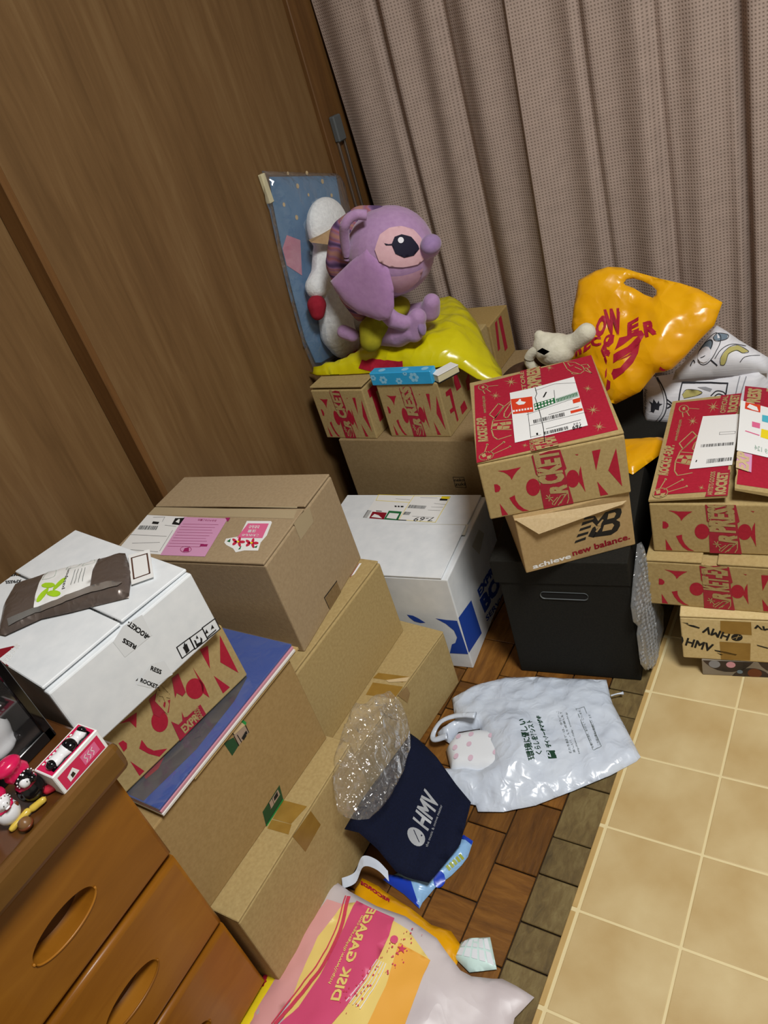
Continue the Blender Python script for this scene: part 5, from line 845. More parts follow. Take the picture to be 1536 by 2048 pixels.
# ================================================================== cartons
carton('A1', 'cardboard_box', 'low plain brown carton with brown tape over its edge, on the floor beside the chest', 'kraft', [(0, 2.14 * U, 0, 2.2 * U)], 'plain brown cartons')
carton('A2', 'cardboard_box', 'low plain brown carton with torn tape end, floor carton below the olive one', 'kraft', [(0, 2.2 * U, .0, .92 * U)], 'plain brown cartons')
carton('B1', 'cardboard_box', 'tall plain brown carton with green tags, carrying the record sleeves', 'kraft_box', None, 'plain brown cartons')
carton('B2', 'cardboard_box', 'olive brown carton under the big carton with pink slip', 'kraft', [(0, 2.12 * U, 0.003, .18), (0, 2.12 * U, .184, 2.0 * U)], 'plain brown cartons')
L, W = BX['C2'][3] * U, BX['C2'][4] * U
carton('C2', 'shipping_carton', 'big brown carton with pink slip and flower sticker on its lid', 'kraft_grey', [(0, .147, .002, W), (.1515, L, .002, W, ('u0', .002))], cat='box')
L, W = BX['W'][3] * U, BX['W'][4] * U
carton('W', 'moving_carton', 'white carton with blue EXPRESS BOX print, standing on the floor in the middle', 'carton_white', [(0, .166, .012, W, ('u1', .004)), (.169, L, .012, W)], cat='box')
carton('N', 'cardboard_box', 'large brown carton with small square neko zuki mark at the back', 'kraft_neko', None, 'plain brown cartons')
# grey lidded storage box
c, yaw, L, W, H = pose('G'); g = thing('storage_box', 'dark grey lidded storage box with slot handle under the sports shoe box', 'box', c, yaw)
bm = boxbm(-L / 2, L / 2, -W / 2, W / 2, 0, H, .002, seg=2); 
go = frombm('body', bm, 'grey_paperboard', g)
def slot(n=10):
    r, hw = .0075, .036; pts = [(hw + r * math.cos(a), r * math.sin(a)) for a in [-PI / 2 + PI * k / n for k in range(n + 1)]] + [(-hw + r * math.cos(a), r * math.sin(a)) for a in [PI / 2 + PI * k / n for k in range(n + 1)]]; return pts
sl = slot(); zc = H - .032
bm = bmesh.new(); rings = []
for s_, yy in ((1.0, -W / 2 - .0006), (1.12, -W / 2 - .0022), (1.12, -W / 2 + .0005)): rings.append([bm.verts.new((p[0] * (1 + (s_ - 1) * .3), yy, zc + p[1] * s_)) for p in sl])
for a, b in zip(rings, rings[1:]):
    for k in range(len(sl)): bm.faces.new((a[k], a[(k + 1) % len(sl)], b[(k + 1) % len(sl)], b[k]))
frombm('handle_rim', bm, 'grey_plastic', g); pyd('handle_slot', [(p[0], -W / 2 - .0005, zc + p[1]) for p in sl], [tuple(range(len(sl)))], 'dark', g)
c2, yaw2, L2, W2, H2 = pose('GL'); inv = Matrix.LocRotScale(c, Matrix.Rotation(yaw, 3, 'Z').to_quaternion(), None).inverted() @ Matrix.LocRotScale(c2, Matrix.Rotation(yaw2, 3, 'Z').to_quaternion(), None)
bm = boxbm(-L2 / 2, L2 / 2, -W2 / 2, W2 / 2, 0, H2, .002, seg=2); lid = frombm('lid', bm, 'grey_paperboard', g); lid.data.transform(inv)
sb = thing('storage_box', 'dark grey storage box at the back in shadow below the standing yellow bag', 'box', (-.95 * U, 2.80 * U, 0)); frombm('body', boxbm(-.95 * U, .95 * U, -1.06 * U, 1.02 * U, 0, 1.5 * U, .002), 'grey_paperboard', sb); frombm('lid', boxbm(-.98 * U, .98 * U, -1.1 * U, 1.06 * U, 1.46 * U, 1.8 * U, .002), 'grey_paperboard', sb)

# printed mail order boxes share one front and lid artwork
ART = [i for i in DEC['P1'] if i[2] != 'shipping_label']; P1D = BX['P1']
def scaled(items, k, faces, mats=None):
    sx, sy, sz = BX[k][3] / P1D[3], BX[k][4] / P1D[4], BX[k][5] / P1D[5]; out = []
    for it in items:
        if it[1] not in faces: continue
        s2 = sz if it[1] == 'front' else sy; it = list(it); i = 6 if it[0] in 'lt' else 5
        it[i] = [[p[0] * sx, p[1] * s2] for p in it[i]]; out.append(it)
    return out
def retext(items, sub):
    out = []
    for it in items:
        if it[0] == 't' and it[1] == 'front':
            it = list(it); it[5] = sub.get(it[5], it[5])
        out.append(it)
    return out
RG = 'red printed mail order boxes'
carton('P1', 'mail_order_box', 'red and brown rocket printed box with white slip, on the shoe box', 'kraft', [(0, BX['P1'][3] * U, .002, BX['P1'][4] * U)], RG)
carton('R2', 'mail_order_box', 'flat red printed brown box under the torn rocket box, on the lettered box', 'kraft', [(0, .095, 0, .3, ('u1', .001)), (.12, 1.62 * U, 0, .3)], RG, items=retext(scaled(ART, 'R2', ['front']), {'CKET': 'KET-EX', 'OFFICIAL': 'ARTISTS'}))
# top right box with torn lid
c, yaw, L, W, H = pose('R1'); t = thing('mail_order_box', 'red rocket printed box with torn open lid, topmost of the right stack', 'box', c, yaw, RG)
frombm('body', boxbm(-L / 2, L / 2, -W / 2, W / 2, 0, H - .009, .0025, seg=2), 'kraft', t)
tear = R1['tear']; lf, rg = .010, .022
def lz(u): return H + lf * max(0, u) / .13
def rz_(u): return H + .004 + rg * max(0, (L - u)) / (L - .13)
def flap_mesh(name, edge, side):
    top, bot, V, F = [], [], [], []
    n = len(edge)
    for (u, v) in edge:
        x = u - .0015 if side == 'l' else u + .004; z = lz(x) if side == 'l' else rz_(x); V += [(x - L / 2, v - W / 2, z), ((0 if side == 'l' else L) - L / 2, v - W / 2, H - .001 if side == 'l' else rz_(L)), (x - L / 2, v - W / 2, z - .0042), ((0 if side == 'l' else L) - L / 2, v - W / 2, H - .005)]
    for i in range(n - 1):
        a, b = i * 4, i * 4 + 4; F += [(a, a + 1, b + 1, b), (a + 2, b + 2, b + 3, a + 3), (a, b, b + 2, a + 2), (a + 1, a + 3, b + 3, b + 1)]
    F += [(0, 2, 3, 1), (4 * n - 4, 4 * n - 3, 4 * n - 1, 4 * n - 2)]
    return pyd(name, V, F, 'kraft', t)
edge = [(tear[0][0], W)]
for a, b in zip(tear, tear[1:]):
    for q in range(5):
        s_ = q / 5; edge.append((a[0] + (b[0] - a[0]) * s_ + rnd.uniform(-.0014, .0014), min(W, a[1] + (b[1] - a[1]) * s_)))
edge += [(tear[-1][0], 0.0)]
fl_l = flap_mesh('flap', edge, 'l'); fl_r = flap_mesh('flap', [(u + .006, v) for u, v in edge], 'r')
decals(retext(scaled(ART, 'R1', ['front']), {'CKET': 'PRESS', 'OFFICIAL': 'ONLINE'}), t, face_place(L, W, H - .009))
def p_l(face, u, v, e): return (u - L / 2, v - W / 2, lz(u) + e)
def p_r(face, u, v, e): return (u - L / 2, v - W / 2, rz_(u) + e)
top_art = scaled(ART, 'R1', ['top']); tu = .128
def mean_u(it): q = it[6] if it[0] in 'lt' else it[5]; return sum(p[0] for p in q) / len(q)
left = [i for i in top_art if i[2] == 'lid_art' and mean_u(i) < tu - .01]
left += [['p', 'top', 'lid_art', 'red', 1, [[.008, .012], [tu - .006, .014], [tu - .004, W - .012], [.008, W - .01]]], ['p', 'top', 'printed_tape', 'tapered', 2, [[tu - .036, -.001], [tu - .001, -.001], [tu - .002, W * .22], [tu - .03, W * .22]]], ['p', 'top', 'printed_tape', 'tapered', 2, [[tu - .036, W * .78], [tu - .002, W * .78], [tu + .002, W - .001], [tu - .036, W - .001]]],
 ['t', 'top', 'printed_tape', 'kraft', 3, 'ROCKET', [[tu - .004, .002], [tu - .004, W * .2], [tu - .022, .002]], .05], ['t', 'top', 'printed_tape', 'kraft', 3, 'ARTISTS GOODS', [[tu - .025, .002], [tu - .025, W * .21], [tu - .033, .002]], .02],
 ['t', 'top', 'printed_tape', 'kraft', 3, 'ROCKET', [[tu - .003, W * .79], [tu - .001, W * .985], [tu - .02, W * .79]], .05], ['t', 'top', 'printed_tape', 'kraft', 3, 'OFFICIAL', [[tu - .023, W * .79], [tu - .022, W * .985], [tu - .033, W * .79]], .02]]
q = R1['labelL']; left += [['p', 'top', 'shipping_label', 'paper', 5, q], ['b', 'top', 'shipping_label', 'ink', 6, R1['bar'], 34], ['b', 'top', 'shipping_label', 'ink', 6, R1['bar2'], 26], ['l', 'top', 'shipping_label', 'ink', 6, .0006, R1['box'] + R1['box'][:1]], ['l', 'top', 'shipping_label', 'ink', 6, .002, R1['ink'][:2]]]
decals(left, fl_l, p_l)
ru = tu + .012
right = [['p', 'top', 'lid_art', 'red', 1, [[ru, .012], [L - .008, .012], [L - .008, W - .012], [ru, W - .012]]], ['p', 'top', 'printed_tape', 'tapered', 2, [[ru - .004, W * .7], [ru + .03, W * .7], [ru + .034, W], [ru - .004, W]]], ['t', 'top', 'printed_tape', 'kraft', 3, 'EXPRESS', [[ru + .024, W * .7], [ru + .026, W * .98], [ru, W * .7]], .05],
 ['p', 'top', 'shipping_label', 'paper', 5, R1['labelR']], ['p', 'top', 'shipping_label', 'orange', 6, R1['red1']], ['p', 'top', 'shipping_label', 'paper', 7, R1['whale']], ['p', 'top', 'shipping_label', 'pink', 6, R1['red2']], ['p', 'top', 'shipping_label', 'cyan', 6, R1['cyan']], ['p', 'top', 'shipping_label', 'yellow', 6, R1['yellow']], ['l', 'top', 'shipping_label', 'pink', 6, .003, [R1['pinkbar'][0], R1['pinkbar'][1]]],
 ['t', 'top', 'shipping_label', 'greypale', 6, '769 124', R1['n769'], .01], ['p', 'top', 'lid_art', 'pinkslip', 6, R1['pinkart']], ['t', 'top', 'lid_art', 'kraftpale', 7, 'EXP', [[R1['pinkart'][2][0] - .004, R1['pinkart'][2][1]], [R1['pinkart'][1][0] - .004, R1['pinkart'][1][1]], [R1['pinkart'][3][0], R1['pinkart'][3][1]]], .05], ['p', 'top', 'lid_art', 'kraft', 2, [(ru + .055 + .016 * math.cos(k * PI / 6) * (1 if k % 2 else .2), W * .88 + .016 * math.sin(k * PI / 6) * (1 if k % 2 else .2)) for k in range(12)]]]
decals(right, fl_r, p_r)
carton('N1', 'mail_order_box', 'small red printed brown box nearest the wooden wall at the back', 'kraft', [(0, BX['N1'][3] * U, .002, 2.0 * U, ('v0', .004))], RG, items=retext(scaled(ART, 'N1', ['front']), {'CKET': 'CKET', 'OFFICIAL': 'GOODS'}) + [['p', 'top', 'lid_print', 'red', 1, [[.008, .012], [.14, .012], [.14, .28], [.008, .28]]], ['p', 'right', 'printed_lettering', 'red', 1, [[.03, .03], [.05, .03], [.05, .1], [.07, .1], [.07, .12], [.02, .12], [.02, .1], [.03, .1]]]])
carton('N2', 'mail_order_box', 'small red printed brown box below the blue flowered pack', 'kraft', None, RG, items=retext(scaled(ART, 'N2', ['front']), {'CKET': 'RESS'}) + DEC['N2'])
carton('N3', 'mail_order_box', 'shaded brown box behind the one with the blue flowered pack', 'kraft_inner', None, RG, items=[['p', 'right', 'printed_lettering', 'red', 1, [[.02, .05], [.035, .05], [.05, .12], [.035, .12]]], ['p', 'right', 'printed_lettering', 'red', 1, [[.06, .03], [.08, .03], [.08, .12], [.06, .12]]]])
carton('D', 'mail_order_box', 'red printed brown box tucked under the white tilted carton on the records', 'kraft', None, RG)
L, W = BX['E'][3] * U, BX['E'][4] * U
carton('E', 'white_carton', 'white carton with black ROCKET-EXPRESS print under the brown foil packet', 'carton_white', [(0, .117, .008, W, ('v0', .002)), (.1195, L, .008, W, ('u0', .003))], cat='box')
# shoe box
c, yaw, L, W, H = pose('NB'); t = thing('shoe_box', 'brown sports shoe box with black letter logo, on the grey storage box', 'box', c, yaw)
frombm('body', boxbm(-L / 2, L / 2, -W / 2, W / 2, 0, H, .002, seg=2), 'kraftnb', t)
decals([i for i in DEC['NB'] if i[2] != 'folded_flap'], t, face_place(L, W, H))
fq = [i for i in DEC['NB'] if i[2] == 'folded_flap'][0][5]
hing = H - .001; V = []
for u, v in fq:
    out = .016 * max(0, (H - v)) / .05 + .001; V += [(u - L / 2, -W / 2 - out, v), (u - L / 2, -W / 2 - out - .0012, v)]
n = len(fq); pyd('folded_flap', V, [tuple(2 * i for i in range(n)), tuple(2 * i + 1 for i in range(n))[::-1]] + [(2 * i, 2 * ((i + 1) % n), 2 * ((i + 1) % n) + 1, 2 * i + 1) for i in range(n)], 'kraftpale', t)
# lettered carton and the flat picture box beneath it
hm = carton('HM', 'music_shop_carton', 'pale carton with slanted black HMV lettering, low in the right stack', 'kraft_hmv', [(0, 1.6 * U, .0, 2.2 * U)], cat='box')
c, yaw, L, W, H = pose('PB'); pb = thing('picture_box', 'flat box printed with dark round pictures, at the bottom of the right stack', 'box', c, yaw)
frombm('body', boxbm(-L / 2, L / 2, -W / 2, W / 2, 0, H, .001), 'photo_grey', pb)
its = []
def arc(cx, cy, r, a0=0, a1=2 * PI, n=22): return [[max(0, min(L, cx + r * math.cos(a0 + (a1 - a0) * k / n))), max(0, min(H, cy + r * math.sin(a0 + (a1 - a0) * k / n)))] for k in range(n)]
for cx, cy, r in ((.045, .055, .045), (.085, -.012, .035), (.135, .05, .04), (.175, -.01, .035), (.22, .05, .04)): its.append(['p', 'front', 'round_picture', 'photo_dark', 1, arc(cx, cy, r)])
its += [['p', 'front', 'round_picture', 'sketch_rose', 2, arc(.05, .03, .008)], ['p', 'front', 'round_picture', 'sketch_blue', 2, arc(.065, .012, .005)], ['p', 'front', 'round_picture', 'sketch_grey', 2, arc(.022, .03, .01)], ['p', 'front', 'round_picture', 'brown_spot', 2, arc(.09, .01, .012)]]
decals(its, pb, face_place(L, W, H), .0002)

# ================================================================== records, mailer, foil packet
def slab(name, x0, x1, y0, y1, z0, z1, mat, ang, parent=None, bev=.0006):
    o = frombm(name, boxbm(-(x1 - x0) / 2 * U, (x1 - x0) / 2 * U, -(y1 - y0) / 2 * U, (y1 - y0) / 2 * U, 0, z1 - z0, bev), mat, parent)
    o.location = ((x0 + x1) / 2 * U, (y0 + y1) / 2 * U, z0); o.rotation_euler = (0, 0, ang); return o
zt = (1.437 + 1.30) * U
tag(slab('cardboard_mailer', -4.95, -2.80, -5.3, -3.60, zt + .0005, zt + .0055, 'mailer', -.02), 'flat brown cardboard mailer lying under the record sleeves', 'mailer')
z = zt + .0062
for i, (mat, th, lab) in enumerate((('sleeve_white', .0045, 'white edged record sleeve, lowest of the three on the brown mailer'), ('sleeve_pink', .0045, 'pink edged record sleeve, between the white and blue ones'), ('sleeve_blue', .004, 'blue and dark printed record sleeve in a clear wrap, top of the three'))):
    o = tag(slab('record_sleeve', -4.88 + .01 * i, -2.79 - .012 * i, -5.72, -3.66, z, z + th, mat, -.022 + .003 * i), lab, 'record', 'record sleeves on the brown mailer'); z += th + .0004
sw = [(-.157, -.12), (.10, -.154), (.157, -.154), (.157, -.02), (.120, .07), (-.157, .154)]
pyd('sleeve_picture', [(x, y_, .0043) for x, y_ in [(-.155, -.153), (.122, -.153), (.138, -.06), (.136, .03), (.125, .075), (.06, .09), (-.155, .10)]], [(0, 1, 2, 3, 4, 5, 6)], 'sleeve_art', o)
pyd('sleeve_picture', [(x, y_, .0044) for x, y_ in [(.085, -.12), (.098, -.125), (.104, -.105), (.097, -.085), (.09, -.10)]], [(0, 1, 2, 3, 4)], 'darkred', o)
wrp = Pillow([(-.157, -.156), (.157, -.156), (.158, .154), (-.157, .154)], .0012, .02, .0026, 50, 5, base=lambda x, y: .0052); wrp.build('clear_wrap', 'frost_film', o, .012, bottom=False)
TOPZ = z
# foil packet on the white carton
c, yaw, L, W, H = pose('E'); pk = thing('foil_packet', 'brown foil packet with white band and lime green emblem on white carton', 'packet', c + Vector((0, 0, H)), yaw)
E_ = lambda u, v: (u - L / 2, v - W / 2)
O_ = [E_(.0268, .1733), E_(.06, .222), E_(.098, .2545), E_(.1376, .2189), E_(.1905, .1573), E_(.2163, .134), E_(.19, .08), E_(.1531, .036), E_(.10, .098), E_(.0728, .1336), E_(.030, .158)]
pw = Pillow(O_, .017, .012, .0016, 45, 9, base=lambda x, y: .0045); pw.build('wrapper', 'silver_wrap', pk, .007)
recs = [('paper', 1, [E_(.0728, .1436), E_(.131, .088), E_(.1905, .154), E_(.138, .216)])]
ctr = Vector(E_(.108, .149)); ax = (Vector(E_(.131, .088)) - Vector(E_(.0728, .1436))).normalized(); ay = Vector((-ax.y, ax.x))
for k in range(4):
    a = k * PI / 2 + .5; d = ax * math.cos(a) + ay * math.sin(a); n = ax * -math.sin(a) + ay * math.cos(a); pts = []
    for q in range(12):
        s_ = 2 * PI * q / 12; pts.append(ctr + d * (.0125 + .011 * math.cos(s_)) + n * (.0058 * math.sin(s_) + .005 * math.cos(s_)))
    recs.append(('lime_print', 2, pts))
p0 = Vector(E_(.131, .150)); b0 = ax * .0; 
recs += [('ink', 2, 'text', [Vector(E_(.1195, .128)), Vector(E_(.157, .168)), Vector(E_(.1165, .1315))], 0.0)]
for k in range(4): recs.append(('grey_text', 2, 'line', [Vector(E_(.126 + k * .004, .125 - k * .004)), Vector(E_(.15 + k * .003, .151 - k * .004))], .0007))
recs[-5] = ('ink', 2, 'text', 'passport', [Vector(E_(.118, .128)), Vector(E_(.153, .166)), Vector(E_(.114, .131))], 0.0)
for a, b in (((.115, .185), (.135, .205)), ((.145, .17), (.165, .19)), ((.16, .15), (.175, .165))): recs.append(('greypale', 2, 'line', [Vector(E_(*a)), Vector(E_(a[0] + .012, a[1] - .012)), Vector(E_(b[0] + .004, b[1] - .016)), Vector(E_(*b)), Vector(E_(*a))], .0006))
recs.append(('bright_wrap', 3, [E_(.0728, .1405), E_(.100, .1125), E_(.131, .082), E_(.155, .055), E_(.165, .06), E_(.135, .093), E_(.1, .123), E_(.074, .147), E_(.045, .165), E_(.04, .158)]))
pw.print('printed_band', recs, pk, None, .006)
cd = thing('paper_card', 'small white card with brown outline beside the foil packet', 'card', c + Vector((0, 0, H)), yaw); cq = [E_(.205, .060), E_(.236, .028), E_(.262, .07), E_(.232, .108)]; cq = [E_(.172, .055), E_(.196, .035), E_(.236, .098), E_(.214, .122)]
bm = bmesh.new(); vv = [bm.verts.new((*p, .0052)) for p in cq]; f = bm.faces.new(vv); r = bmesh.ops.extrude_face_region(bm, geom=[f]); [setattr(v.co, 'z', .0062) for v in r['geom'] if isinstance(v, bmesh.types.BMVert)]
frombm('card', bm, 'paper', cd); m_ = sum((Vector(p) for p in cq), Vector((0, 0))) / 4
decals([['l', 'x', 'outline', 'brown_line', 1, .0022, [m_ + (Vector(p) - m_) * .72 for p in cq + cq[:1]]]], cd, lambda f_, u, v, e: (u, v, .0062 + e))

# ================================================================== bags on the floor
def bag(name, label, cat, pil, mat, res=.012, mx=None, group=None, bottom=True):
    o = pil.build(name, mat, None, res, bottom, mx); tag(o, label, cat, group); return o
S_ = FL
# white shop bag with its spotted content
zf = .0042
cp = Pillow(S_['content'], .022, .006, .001, 20, 3, base=lambda x, y: zf + .004); co = bag('spotted_paper_pack', 'white paper pack with pale rose dots inside the white shop bag', 'packet', cp, 'pale_card', .01)
cp.print('rose_dots', [('dot_rose', 1, [(x + .005 * math.cos(a), y + .006 * math.sin(a)) for a in [2 * PI * k / 10 for k in range(10)]]) for x, y in ((-.305, -.372), (-.283, -.36), (-.277, -.383), (-.300, -.398), (-.262, -.41), (-.222, -.385), (-.245, -.352), (-.215, -.345), (-.29, -.415))], co); settle(co)
cin = S_['content']
def shop_th(x, y): d = edist((x, y), cin) if inside((x, y), cin) else -edist((x, y), cin); return .036 if d > 0 else .012 + .024 * math.exp(-((-d) / .035) ** 2)
sp = Pillow(S_['shopbag'], shop_th, .022, .0075, 26, 11, base=lambda x, y: zf)
so = bag('shop_bag', 'white plastic shop bag with green Japanese lettering lying on the floor', 'bag', sp, 'white_poly', .0085)
T_ = S_['shoptext']
recs = [('darkgreen', 1, 'text', '環境に優しい', T_['t1'], .02), ('darkgreen', 1, 'text', 'くらしをアシスト', T_['t2'], .02), ('darkgreen', 1, 'text', 'デイリーヤマザキ', T_['t3'], .045), ('darkgreen', 1, T_['dsq']), ('grey_text', 1, 'text', '私たち食品マンは、タウンナビ', T_['t4'], 0), ('grey_text', 1, 'text', '楽しいくらしを提案します', T_['t5'], 0), ('grey_text', 1, 'text', 'http://www.daily-yamazaki.jp', T_['t6'], 0), ('grey_text', 1, 'text', 'お買い上げ頂き、ありがとうございます。', T_['t7'], 0), ('grey_text', 1, 'text', 'この袋は環境に配慮しています', T_['t8'], 0), ('grey_text', 1, 'poly', T_['box'] + T_['box'][:1], .0008)]
q = T_['dsq']; m_ = sum((Vector(p) for p in q), Vector((0, 0))) / 4; recs.append(('white_poly', 2, 'text', 'D', [m_ + Vector((.0015, -.0060)), m_ + Vector((-.0045, .0035)), m_ + Vector((-.0065, -.0060)) + Vector((.002, -.001))], .04))
sp.print('printed_lettering', recs, so)
hp = curve_pts([(-.327, -.377, .03), (-.352, -.388, .022), (-.362, -.372, .02), (-.352, -.350, .032), (-.322, -.333, .04), (-.285, -.327, .046)], 6)
bm = tube(hp, [.008 - .003 * math.sin(PI * k / (len(hp) - 1)) for k in range(len(hp))], 8, flat=.5); frombm('handle', bm, 'white_poly', so, True); settle(so)
# tie at the bag corner
bm = tube(curve_pts([(-.066, -.186, .012), (-.055, -.180, .014), (-.046, -.174, .012)], 4), [.002, .0016, .0014, .0014, .0014, .0016, .002, .003, .0036], 6); o = frombm('corner_knot', bm, 'white_poly', so, True); o.data.transform(Matrix.Translation(-so.location))
# navy bag leaning on the low cartons
def navy_base(x, y):
    t_ = max(0, min(1, (-1.75 * U - x) / (.7 * U))); return .026 + .088 * t_ * t_ * (3 - 2 * t_) * (1 - .35 * max(0, min(1, (y + 4.0 * U) / (1.2 * U))))
NV = [(-2.44, -2.86), (-2.08, -2.95), (-1.78, -3.12), (-1.50, -3.29), (-1.45, -3.55), (-1.40, -3.82), (-1.54, -4.35), (-1.91, -4.40), (-2.11, -4.34), (-2.30, -4.33), (-2.44, -4.38), (-2.44, -4.1), (-2.44, -3.5)]
np_ = Pillow([(x * U, y * U) for x, y in NV], .008, .01, .0028, 9, 21, base=navy_base); no = bag('navy_tote', 'dark navy cloth tote with silver HMV lettering, leaning on the low cartons', 'bag', np_, 'navy_fabric', .014)
np_.print('printed_lettering', [('silver_print', 1, OB['hmvbag_logo']), ('silver_print', 1, 'text', 'HMV', OB['hmvbag_text'], .03), ('silver_print', 1, 'text', 'the music & movie master', OB['hmvbag_text2'], 0)] + [('navy_fabric', 2, 'line', [Vector(OB['hmvbag_logo'][2]) .lerp(Vector(OB['hmvbag_logo'][9]), .3), Vector(OB['hmvbag_logo'][12]).lerp(Vector(OB['hmvbag_logo'][17]), .4)], .0012)], no)
bm = bmesh.new(); st = curve_pts([(-.3705, -.7054, .03), (-.352, -.690, .034), (-.343, -.668, .052), (-.318, -.664, .05), (-.298, -.668, .034)], 6); prev = None
for p in st:
    a, b = bm.verts.new(p + Vector((-.002, .004, .005))), bm.verts.new(p + Vector((.004, -.008, -.004)))
    if prev: bm.faces.new((prev[0], a, b, prev[1]))
    prev = (a, b)
o = frombm('carry_strap', bm, 'white_poly', no, True); settle(no)
# sky blue packet under it
wp = Pillow(S_['wipes'], .016, .014, .002, 30, 31, base=lambda x, y: .001); wo = bag('snack_packet', 'light blue plastic packet with dark blue ends sticking out under the navy tote', 'packet', wp, 'sky_poly', .008)
q = S_['wipes']
for rc in [('deep_blue', 1, [q[8], q[7], Vector(q[7]).lerp(Vector(q[6]), .12), Vector(q[8]).lerp(Vector(q[11]), .1) + Vector((.004, .012)), Vector(q[9]) + Vector((.006, .012)), q[9]]), ('deep_blue', 1, [q[0], q[1], Vector(q[1]).lerp(Vector(q[2]), .25), Vector(q[0]) + Vector((-.004, -.01))]), *[('olive_print', 1, [(-.2165 + .003 * k, -.614 + .0065 * k), (-.2145 + .003 * k, -.6095 + .0065 * k), (-.2215 + .003 * k, -.6065 + .0065 * k), (-.2235 + .003 * k, -.611 + .0065 * k)]) for k in range(5)], ('deep_blue', 1, [(-.226 + .009 * math.cos(a), -.633 + .012 * math.sin(a)) for a in [2 * PI * k / 12 for k in range(12)]])]: wp.print('printed_band', [rc], wo, None, .006)
settle(wo)
# clear bag over the cartons
CB = [(-2.54, -2.83), (-2.40, -2.86), (-2.286, -2.973), (-2.18, -3.12), (-2.10, -3.29), (-2.04, -3.6), (-2.03, -3.93), (-2.06, -4.12), (-2.10, -4.28), (-2.17, -4.36), (-2.25, -4.42), (-2.33, -4.43), (-2.42, -4.31), (-2.50, -4.18), (-2.58, -4.0), (-2.64, -3.7), (-2.68, -3.39), (-2.62, -3.1)]
def cb_base(x, y): t_ = (x / U + 2.65) / .6; return (1.47 - .55 * max(0, min(1, t_))) * U + .002 - .02 * max(0, min(1, (y / U + 3.4) / .6))
cbp = Pillow([(x * U, y * U) for x, y in CB], .05, .03, .022, 26, 41, base=cb_base); cbo = bag('clear_bag', 'crumpled clear plastic bag draped over the low carton edge', 'bag', cbp, 'clear_film', .0075); settle(cbo)
# yellow record shop bag flat on the floor, with the frosted bag over it
ty = [tuple(p) for p in S_['tower2'][:2]] + [(-.345, -.76), (-.335, -.90), (-.30, -.95), (-.18, -.93), (-.14, -.84), (-.143, -.76)] + [tuple(p) for p in S_['tower2'][6:]]
tp = Pillow(ty, .020, .02, .004, 24, 51, base=lambda x, y: .001); to_ = bag('yellow_bag', 'yellow plastic record shop bag flat on the floor under the frosted bag', 'bag', tp, 'yellow_poly', .01, group='yellow record shop bags')
tp.print('printed_lettering', [('red', 1, 'text', 'RECORDS', [(-.285, -.7005), (-.349, -.6905), (-.2895, -.6935)], .05)], to_); settle(to_)
rp = Pillow([(-.4095, -.742), (-.405, -.78), (-.412, -.85), (-.418, -.91), (-.43, -.97), (-.34, -.99), (-.33, -.90), (-.36, -.80), (-.395, -.74)], .014, .012, .004, 35, 61, base=lambda x, y: .024); ro = bag('printed_bag', 'red and yellow patterned bag peeking out left of the frosted bag', 'bag', rp, 'yellow', .01)
rp_edge = [(-.742, -.4095), (-.78, -.405), (-.85, -.412), (-.91, -.418), (-.97, -.43)]
def rpx(y):
    for (a, b), (c, d) in zip(rp_edge, rp_edge[1:]):
        if c <= y <= a: return b + (d - b) * (a - y) / (a - c)
    return -.43
rp.print('red_pattern', [('red', 1, [(rpx(-.752 - .010 * k) + .005 + .004 * (k % 3) + .0085 * math.cos(a) * (1 if j % 2 else .5), -.752 - .010 * k + .0055 * math.sin(a) * (1 if j % 3 else 1.4)) for j, a in enumerate([2 * PI * q / 8 for q in range(8)])]) for k in range(21)], ro, None, .006, .002); settle(ro)
dk = [tuple(p) for p in S_['disk']]
def dk_th(x, y): return .012 + .010 * math.exp(-((x + .27) / .09) ** 2)
dp = Pillow(dk, dk_th, .02, .0045, 16, 71, base=lambda x, y: .030 if x < -.14 else .030 - .024 * min(1, (x + .14) / .06)); do = bag('frosted_bag', 'frosted white carrier bag with mirrored DISK GARAGE print in pink and yellow', 'bag', dp, 'milky_poly', .011)
dt = S_['dtext']
recs = [('milky_rose', 1, [(-.372, -.745), (-.338, -.743), (-.325, -.79), (-.33, -.86), (-.345, -.94), (-.388, -.955), (-.385, -.87), (-.385, -.80)]), ('milky_yellow', 2, S_['diskyellow']), ('milky_orange', 3, S_['diskorange']), ('milky_pink', 4, S_['diskpink']), ('rose_line', 5, 'line', S_['diskline1'], .0022), ('rose_line', 5, 'line', S_['diskline2'], .006),
 ('milky_yellow', 6, 'text', 'DISK GARAGE', [dt[0], dt[1], dt[2]], .03), ('milky_yellow', 6, 'text', 'http://www.diskgarage.com', S_['dtext2'], .01), ('milky_pink', 6, [(-.2283 + .006 * math.cos(a), -.7633 + .006 * math.sin(a)) for a in [2 * PI * k / 12 for k in range(12)]]), ('rose_line', 6, [(-.2115 + (.0075 if k % 2 else .003) * math.cos(2 * PI * k / 10), -.7705 + (.0075 if k % 2 else .003) * math.sin(2 * PI * k / 10)) for k in range(10)])]
r2 = random.Random(4)
for k in range(70):
    s_ = r2.random(); cx, cy = -.205 - .045 * s_ + r2.uniform(-.016, .016), -.745 - .13 * s_ + r2.uniform(-.012, .012); rr = r2.uniform(.0006, .0018); recs.append(('rose_line', 6, [(cx + rr * math.cos(a), cy + rr * math.sin(a)) for a in [2 * PI * q / 5 for q in range(5)]]))
for k in range(5): recs.append(('paper', 5, 'line', [(-.222 - .004 * k, -.80), (-.222 - .005 * k, -.83), (-.228 - .006 * k, -.868)], .0012))
dp.print('printed_design', recs, do, None, .01, .0009); settle(do)
